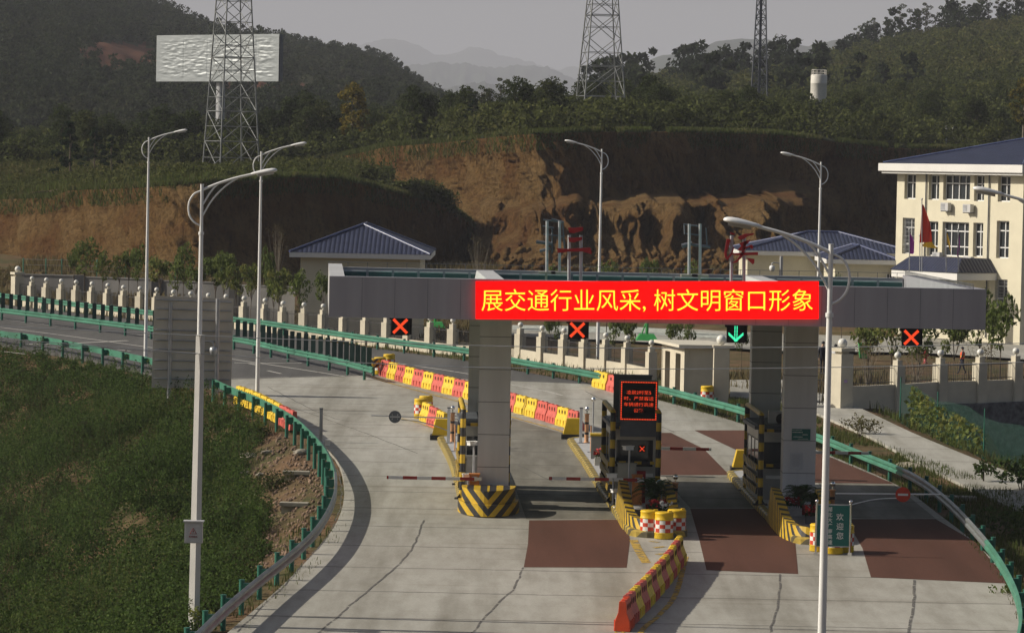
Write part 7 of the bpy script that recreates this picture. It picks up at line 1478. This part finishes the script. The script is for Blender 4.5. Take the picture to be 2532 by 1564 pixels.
# --- hill trees
def broad(seed, h=7.0, w=2.6, n=15, per=150, leaf=0.19, mat='tree_leaf', bark='trunk', low=0.25):
    rs = random.Random(seed); cs = []; lm = []
    for k in range(n):
        z = h * (low + (1 - low) * (k + .5) / n); q = w * math.sin(math.pi * min(1, max(.12, (z / h - low) / (1 - low) * .8 + .2))) ** .8 * rs.uniform(.35, .8); a = k * 2.4 + rs.random()
        cs.append(blob(per, (q * math.cos(a), q * math.sin(a), z * .93), w * rs.uniform(.32, .5), .75)); lm.append((q * math.cos(a) * .8, q * math.sin(a) * .8, z * .88, .55))
    return tree_proto('broadleaf_tree', np.concatenate(cs), h * .62, mat, leaf, bark, lm[::2], .13)
def pine(seed, h=9.0):
    rs = random.Random(seed); cs = []; lm = []
    for k in range(15):
        z = h * (.28 + .7 * k / 14); q = (1 - (k / 15) ** 1.3) * 2.5 * rs.uniform(.5, 1); a = k * 2.4 + rs.random() * .8
        cs.append(blob(85, (q * math.cos(a), q * math.sin(a), z), .75 * rs.uniform(.8, 1.3) * (1 - .4 * k / 15), .45)); lm.append((q * math.cos(a), q * math.sin(a), z - .1, .7 * z / h + .1))
    t = tree_proto('pine_tree', np.concatenate(cs), h * .92, 'pine_leaf', .24, 'trunk', lm[::2], .15); return t
def crest(seed, h=9.5):
    rs = random.Random(seed); cs = []; lm = []
    for k in range(8):
        z = h * (.45 + .55 * (k + .5) / 8); q = 1.35 * rs.uniform(.15, 1); a = k * 2.4 + rs.random(); cs.append(blob(95, (q * math.cos(a), q * math.sin(a), z), .85 * rs.uniform(.6, 1.1), .6)); lm.append((q * math.cos(a), q * math.sin(a), z - .1, .72))
    return tree_proto('crest_tree', np.concatenate(cs), h * .85, 'tree_leaf', .20, 'trunk', lm[::2], .11)
PR = {'broad': [[broad(s), False] for s in (11, 12, 13, 14)], 'pine': [[pine(s), False] for s in (21, 22)], 'crest': [[crest(s), False] for s in (31, 32, 33)], 'yellow': [[broad(41, 6.5, 1.8, 11, 80, .24, 'yellow_leaf', 'trunk_pale'), False]]}
PR['yellow'][0][0].name = 'autumn_tree'
def tree(kind, x, y, z, s_, label, group=None, tilt=True):
    L = PR[kind]; e = L[random.randrange(len(L))]
    if kind == 'crest' or not e[1]:
        for q in L:
            if not q[1]: e = q; break
    o = place(e[0], e[1], (x, y, z), random.random() * 6.28, label, group=group); e[1] = True; o.scale = (s_ * random.uniform(.85, 1.15), s_ * random.uniform(.85, 1.15), s_ * random.uniform(.9, 1.15)); return o
def surf(S, i, j): return S[0][j, i], S[1][j, i], S[2][j, i]
def tree_px(kind, x, ytop, ybase, Y, label, h0, group=None):
    a, e = P(x, ytop, Y), P(x, ybase, Y); o = tree(kind, e.x, Y, e.z, (a.z - e.z) / h0, label, group); s_ = (a.z - e.z) / h0; o.scale = (s_, s_, s_); return o
# single trees the photo shows apart
tree_px('pine', 166, 288, 468, 318, 'large dark pine standing on the left end of the grassy bank', 9.2); tree_px('pine', 225, 302, 450, 330, 'smaller dark pine right of the large one on the grassy bank', 9.2); tree_px('pine', 265, 325, 440, 326, 'short dark pine right of the two taller pines', 9.2)
tree_px('yellow', 842, 192, 352, 372, 'yellowing tall tree left of the middle pylon above the cliff', 6.6); tree_px('yellow', 2446, 182, 330, 372, 'yellowing tree at the right picture edge above the office building', 6.6)
tree_px('broad', 1005, 225, 345, 385, 'big brownish round tree on the cliff edge right of the yellow tree', 7.2); tree_px('broad', 730, 215, 350, 390, 'big green round tree left of the yellow tree on the cliff', 7.2)
for x, yt, yb2 in ((690, 225, 380), (640, 255, 390), (770, 235, 365), (890, 262, 350), (440, 300, 420), (400, 330, 425), (350, 320, 430), (330, 290, 425), (20, 330, 440), (75, 345, 445), (110, 318, 440), (140, 352, 450), (300, 335, 440), (285, 300, 425), (480, 320, 420), (560, 330, 415), (45, 385, 462), (100, 392, 462)): tree_px('broad', x, yt, yb2, 382, 'green tree standing behind the grassy bank left of the cliff', 7.2, 'trees behind the grassy bank')
for x, yt in ((1065, 240), (1110, 212), (1150, 205), (1195, 185), (1220, 182), (1258, 195), (1300, 202), (1345, 192)): tree_px('crest' if x > 1130 else 'broad', x, yt, 300, 420, 'thin crowned tree on the skyline left of the middle pylon', 9.6 if x > 1130 else 7.2, 'skyline trees left of the middle pylon')
for x, yt in ((1510, 172), (1545, 165), (1590, 178), (1620, 185), (1655, 150), (1700, 162), (1735, 158), (1770, 150), (1860, 140), (1900, 134), (1940, 132), (1975, 128)): tree_px('broad', x, yt + 20, yt + 75, 640, 'dark tree on the ridge behind the slender telecom mast', 7.2, 'ridge trees behind the telecom mast')
for x, yt, yb2 in ((2003, 100, 140), (2052, 62, 128), (2070, 50, 124), (2090, 42, 120), (2118, 40, 116), (2150, 10, 112), (2175, 22, 108), (2195, 20, 106), (2212, 6, 102), (2235, 30, 100), (2255, 8, 96), (2280, 0, 92), (2300, 2, 90), (2318, 10, 86), (2340, -5, 82), (2362, -6, 78), (2385, -10, 74), (2405, -8, 70), (2428, -14, 66), (2446, -16, 62), (2270, 14, 92), (2395, 4, 74), (2330, 12, 84), (2160, 35, 110), (2415, 10, 68)):
    tree_px('crest', x, yt, yb2 + 4, 815, 'slender tree on the crest of the right hill against the sky' if yb2 - yt > 50 else 'short tree at the left end of the crest of the right hill', 9.6, 'trees along the crest of the right hill')
# wood on the plateau behind the cliff
TX, TY, TZ = terr[0], terr[1], terr[2]; cnt = 0; m, n = TX.shape
while cnt < 235:
    j = int(RNG.uniform(0, 1) ** 1.4 * (m - 1)); i = RNG.integers(0, n); x, y, z = TX[j, i], TY[j, i], TZ[j, i]; px = 1266 + x / y * F
    if not -80 < px < 2620 or j < 2: continue
    if 1380 < px < 1580 and y < 385: continue
    if 1990 < px < 2060 and y < 455: continue
    if 2000 < px and y < 372: continue
    s_ = RNG.uniform(.5, .9) * (0.8 if px > 1600 else 1.0) * (1 - .38 * j / m); kind = 'pine' if RNG.uniform() < .06 else 'broad'
    tree(kind, x, y, z - .2, s_ * (.8 if kind == 'pine' else 1), 'dark green tree in the wood on the plateau behind the cliff' if kind == 'broad' else 'dark pine among the leafy trees on the plateau behind the cliff', 'trees of the plateau wood' if kind == 'broad' else 'pines of the plateau wood'); cnt += 1
def hill_stuff(name, label, S, n, crown, per, leaf, mat, hh, j0=0.0, cond=None):
    X, Y, Z = S[0], S[1], S[2]; m, k = X.shape; jj = RNG.uniform(j0, 1, n) * (m - 1.01); ii = RNG.uniform(0, 1, n) * (k - 1.01); j = jj.astype(int); i = ii.astype(int); a = (jj - j)[:, None]; b_ = (ii - i)[:, None]
    W = np.stack([X, Y, Z], -1); p = (W[j, i] * (1 - a) + W[j + 1, i] * a) * (1 - b_) + (W[j, i + 1] * (1 - a) + W[j + 1, i + 1] * a) * b_
    if cond is not None: p = p[cond(p)]
    n = len(p); parts = []; r = crown * RNG.uniform(.6, 1.3, n); hgt = hh * RNG.uniform(.6, 1.35, n)
    for f, q in ((0.35, 1.0), (0.68, .85), (1.0, .55)):
        c = p.copy(); c[:, 2] += hgt * f - r * .3; c[:, :2] += RNG.normal(0, .25, (n, 2)) * r[:, None]; parts.append(leaf_quads(clumps(c, r * q, per, .8), leaf))
    return stuff(name, label, 'wood', parts, mat)
hill_stuff('hillside_wood', 'dense dark wood covering the left hill', lefth, 4200, 2.0, 46, 0.40, 'forest_leaf', 4.2, cond=not_soil)
hill_stuff('plateau_undergrowth', 'low dark undergrowth between the plateau trees', terr, 7000, 1.35, 30, 0.24, 'scrub_leaf', 2.4)
hill_stuff('hill_scrub', 'rough green scrub and bushes covering the right hill', righth, 4600, 1.9, 44, 0.34, 'scrub_leaf', 2.6)
hill_stuff('hill_wood', 'darker trees dotted over the right hill', righth, 420, 2.6, 60, 0.55, 'forest_leaf', 7.0, cond=lambda p: fbm(p[:, 0] * .02, p[:, 1] * .02, 3, 3) > .47)
bankp = hill_stuff('bank_scrub', 'green scrub and tall grass on top of the earth bank', bankt, 900, .7, 26, 0.13, 'scrub_leaf', 0.9)
def surf_pts(S, n):
    X, Y, Z = S[0], S[1], S[2]; m, k = X.shape; jj = RNG.uniform(0, 1, n) * (m - 1.01); ii = RNG.uniform(0, 1, n) * (k - 1.01); j = jj.astype(int); i = ii.astype(int); a = (jj - j)[:, None]; b_ = (ii - i)[:, None]; W = np.stack([X, Y, Z], -1)
    return (W[j, i] * (1 - a) + W[j + 1, i] * a) * (1 - b_) + (W[j, i + 1] * (1 - a) + W[j + 1, i + 1] * a) * b_
stuff('bank_grass', 'long pale green grass on top of the earth bank', 'grass', [blade_quads(surf_pts(bankt, 52000), 0.5, 0.055, .6)], 'grass_blade')
# grass hanging over the cliff edges
def rim(S, w0, w1, n, hgt, x0=None, x1=None, drop=2.0):
    X, Y, Z, xs = S; i = RNG.integers(0, X.shape[1] - 1, n); f = RNG.uniform(0, 1, n); t = RNG.uniform(w0, w1, n); top = -2; out = []
    a = np.stack([X[top, i] * (1 - f) + X[top, i + 1] * f, Y[top, i] * (1 - f) + Y[top, i + 1] * f, Z[top, i] * (1 - f) + Z[top, i + 1] * f], 1)
    a[:, 1] += np.where(t > 0, t, t * 0.35) ; a[:, 2] += np.where(t < 0, t * drop, 0.05); return a
r1 = rim(cliff, -0.8, 6, 60000, .5); r2 = rim(mound, -0.7, 6, 40000, .5)
px1 = 1266 + r1[:, 0] / r1[:, 1] * F; thick = (fbm(px1 / 60, px1 * 0, 3, 3) > .30)
stuff('cliff_edge_grass', 'fringe of long grass hanging over the edges of the earth cliff and bank', 'grass', [blade_quads(r1[thick], 0.42, 0.045, .7), blade_quads(r2, 0.40, 0.045, .7)], 'grass_blade')
# bushes in the notch between bank and cliff and at the cliff foot
def band(x0, x1, y0f, y1f, Y0, Y1, n, r, per, leaf):
    x = RNG.uniform(x0, x1, n); y = RNG.uniform(0, 1, n); yy = np.array([y0f(a) * (1 - b_) + y1f(a) * b_ for a, b_ in zip(x, y)]); Yd = Y1 + (Y0 - Y1) * y
    return leaf_quads(clumps(pix_grid(x, yy, Yd), r * RNG.uniform(.6, 1.3, n), per, .8), leaf)
stuff('notch_bushes', 'green bushes filling the notch between the earth bank and the cliff', 'shrubs', [band(690, 935, lambda a: 470 - (a - 690) * .02, lambda a: 395 + (a - 690) * .02, 318, 352, 520, .8, 30, .17), band(890, 1085, lambda a: 490 + max(0, a - 1040) * 1.0, lambda a: 440 + max(0, a - 1030) * .5, 316, 326, 260, .7, 30, .16)], 'scrub_leaf')
def on_ground_px(x0, x1, Y0, Y1, n): Yq = RNG.uniform(Y0, Y1, n); xq = RNG.uniform(x0, x1, n); Xq = (xq * K - 1266) / F * Yq; return np.stack([Xq, Yq, gz(Xq, Yq)], 1)
q1 = on_ground_px(1250, 2050, 262, 292, 380); q1[:, 2] += .3; q2 = on_ground_px(-20, 780, 246, 262, 300); q2[:, 2] += .25
stuff('slope_scrub', 'scattered low scrub at the foot of the earth cliff', 'shrubs', [leaf_quads(clumps(q1, RNG.uniform(.25, .8, len(q1)), 30, .8), .14), leaf_quads(clumps(q2, RNG.uniform(.2, .6, len(q2)), 26, .8), .13)], 'dry_blade')
# fallen blocks at the cliff foot
hv = on_ground_px(1180, 1960, 276, 300, 330); parts = []
ico = bmesh.new(); bmesh.ops.create_icosphere(ico, subdivisions=1, radius=1.0); iv = np.array([v.co[:] for v in ico.verts]); iq = np.array([[v.index for v in f.verts] for f in ico.faces]); ico.free(); n0 = 0; VV = []; QQ = []
for p in hv:
    r = RNG.uniform(.1, .5); VV.append((iv * RNG.uniform(.65, 1.2, iv.shape)) * r * np.array([1.2, 1.0, .8]) + p + np.array([0, 0, r * .3 + RNG.uniform(0, 1.6)])); QQ.append(iq + n0); n0 += len(iv)
o = np_mesh('fallen_earth', np.concatenate(VV), np.concatenate(QQ), 'cliff'); prop(o, 'lumps of fallen earth at the foot of the cliff', 'rubble', kind='stuff')
# ------------------------------------------------------------------ haze
def haze():
    b = MB(); b.box((0, 17000, 545), (30000, 34400, 1110)); o = b.build('haze', [])
    m = bpy.data.materials.new('valley_haze'); m.use_nodes = True; t = m.node_tree; t.nodes.clear()
    out = t.nodes.new('ShaderNodeOutputMaterial'); v = t.nodes.new('ShaderNodeVolumePrincipled')
    v.inputs['Color'].default_value = (0.79, 0.82, 0.93, 1); v.inputs['Density'].default_value = 1.5e-4; v.inputs['Anisotropy'].default_value = 0.0
    t.links.new(v.outputs[0], out.inputs['Volume']); o.data.materials.append(m)
    prop(o, 'pale bluish haze filling the valley', 'haze', kind='stuff')
haze()
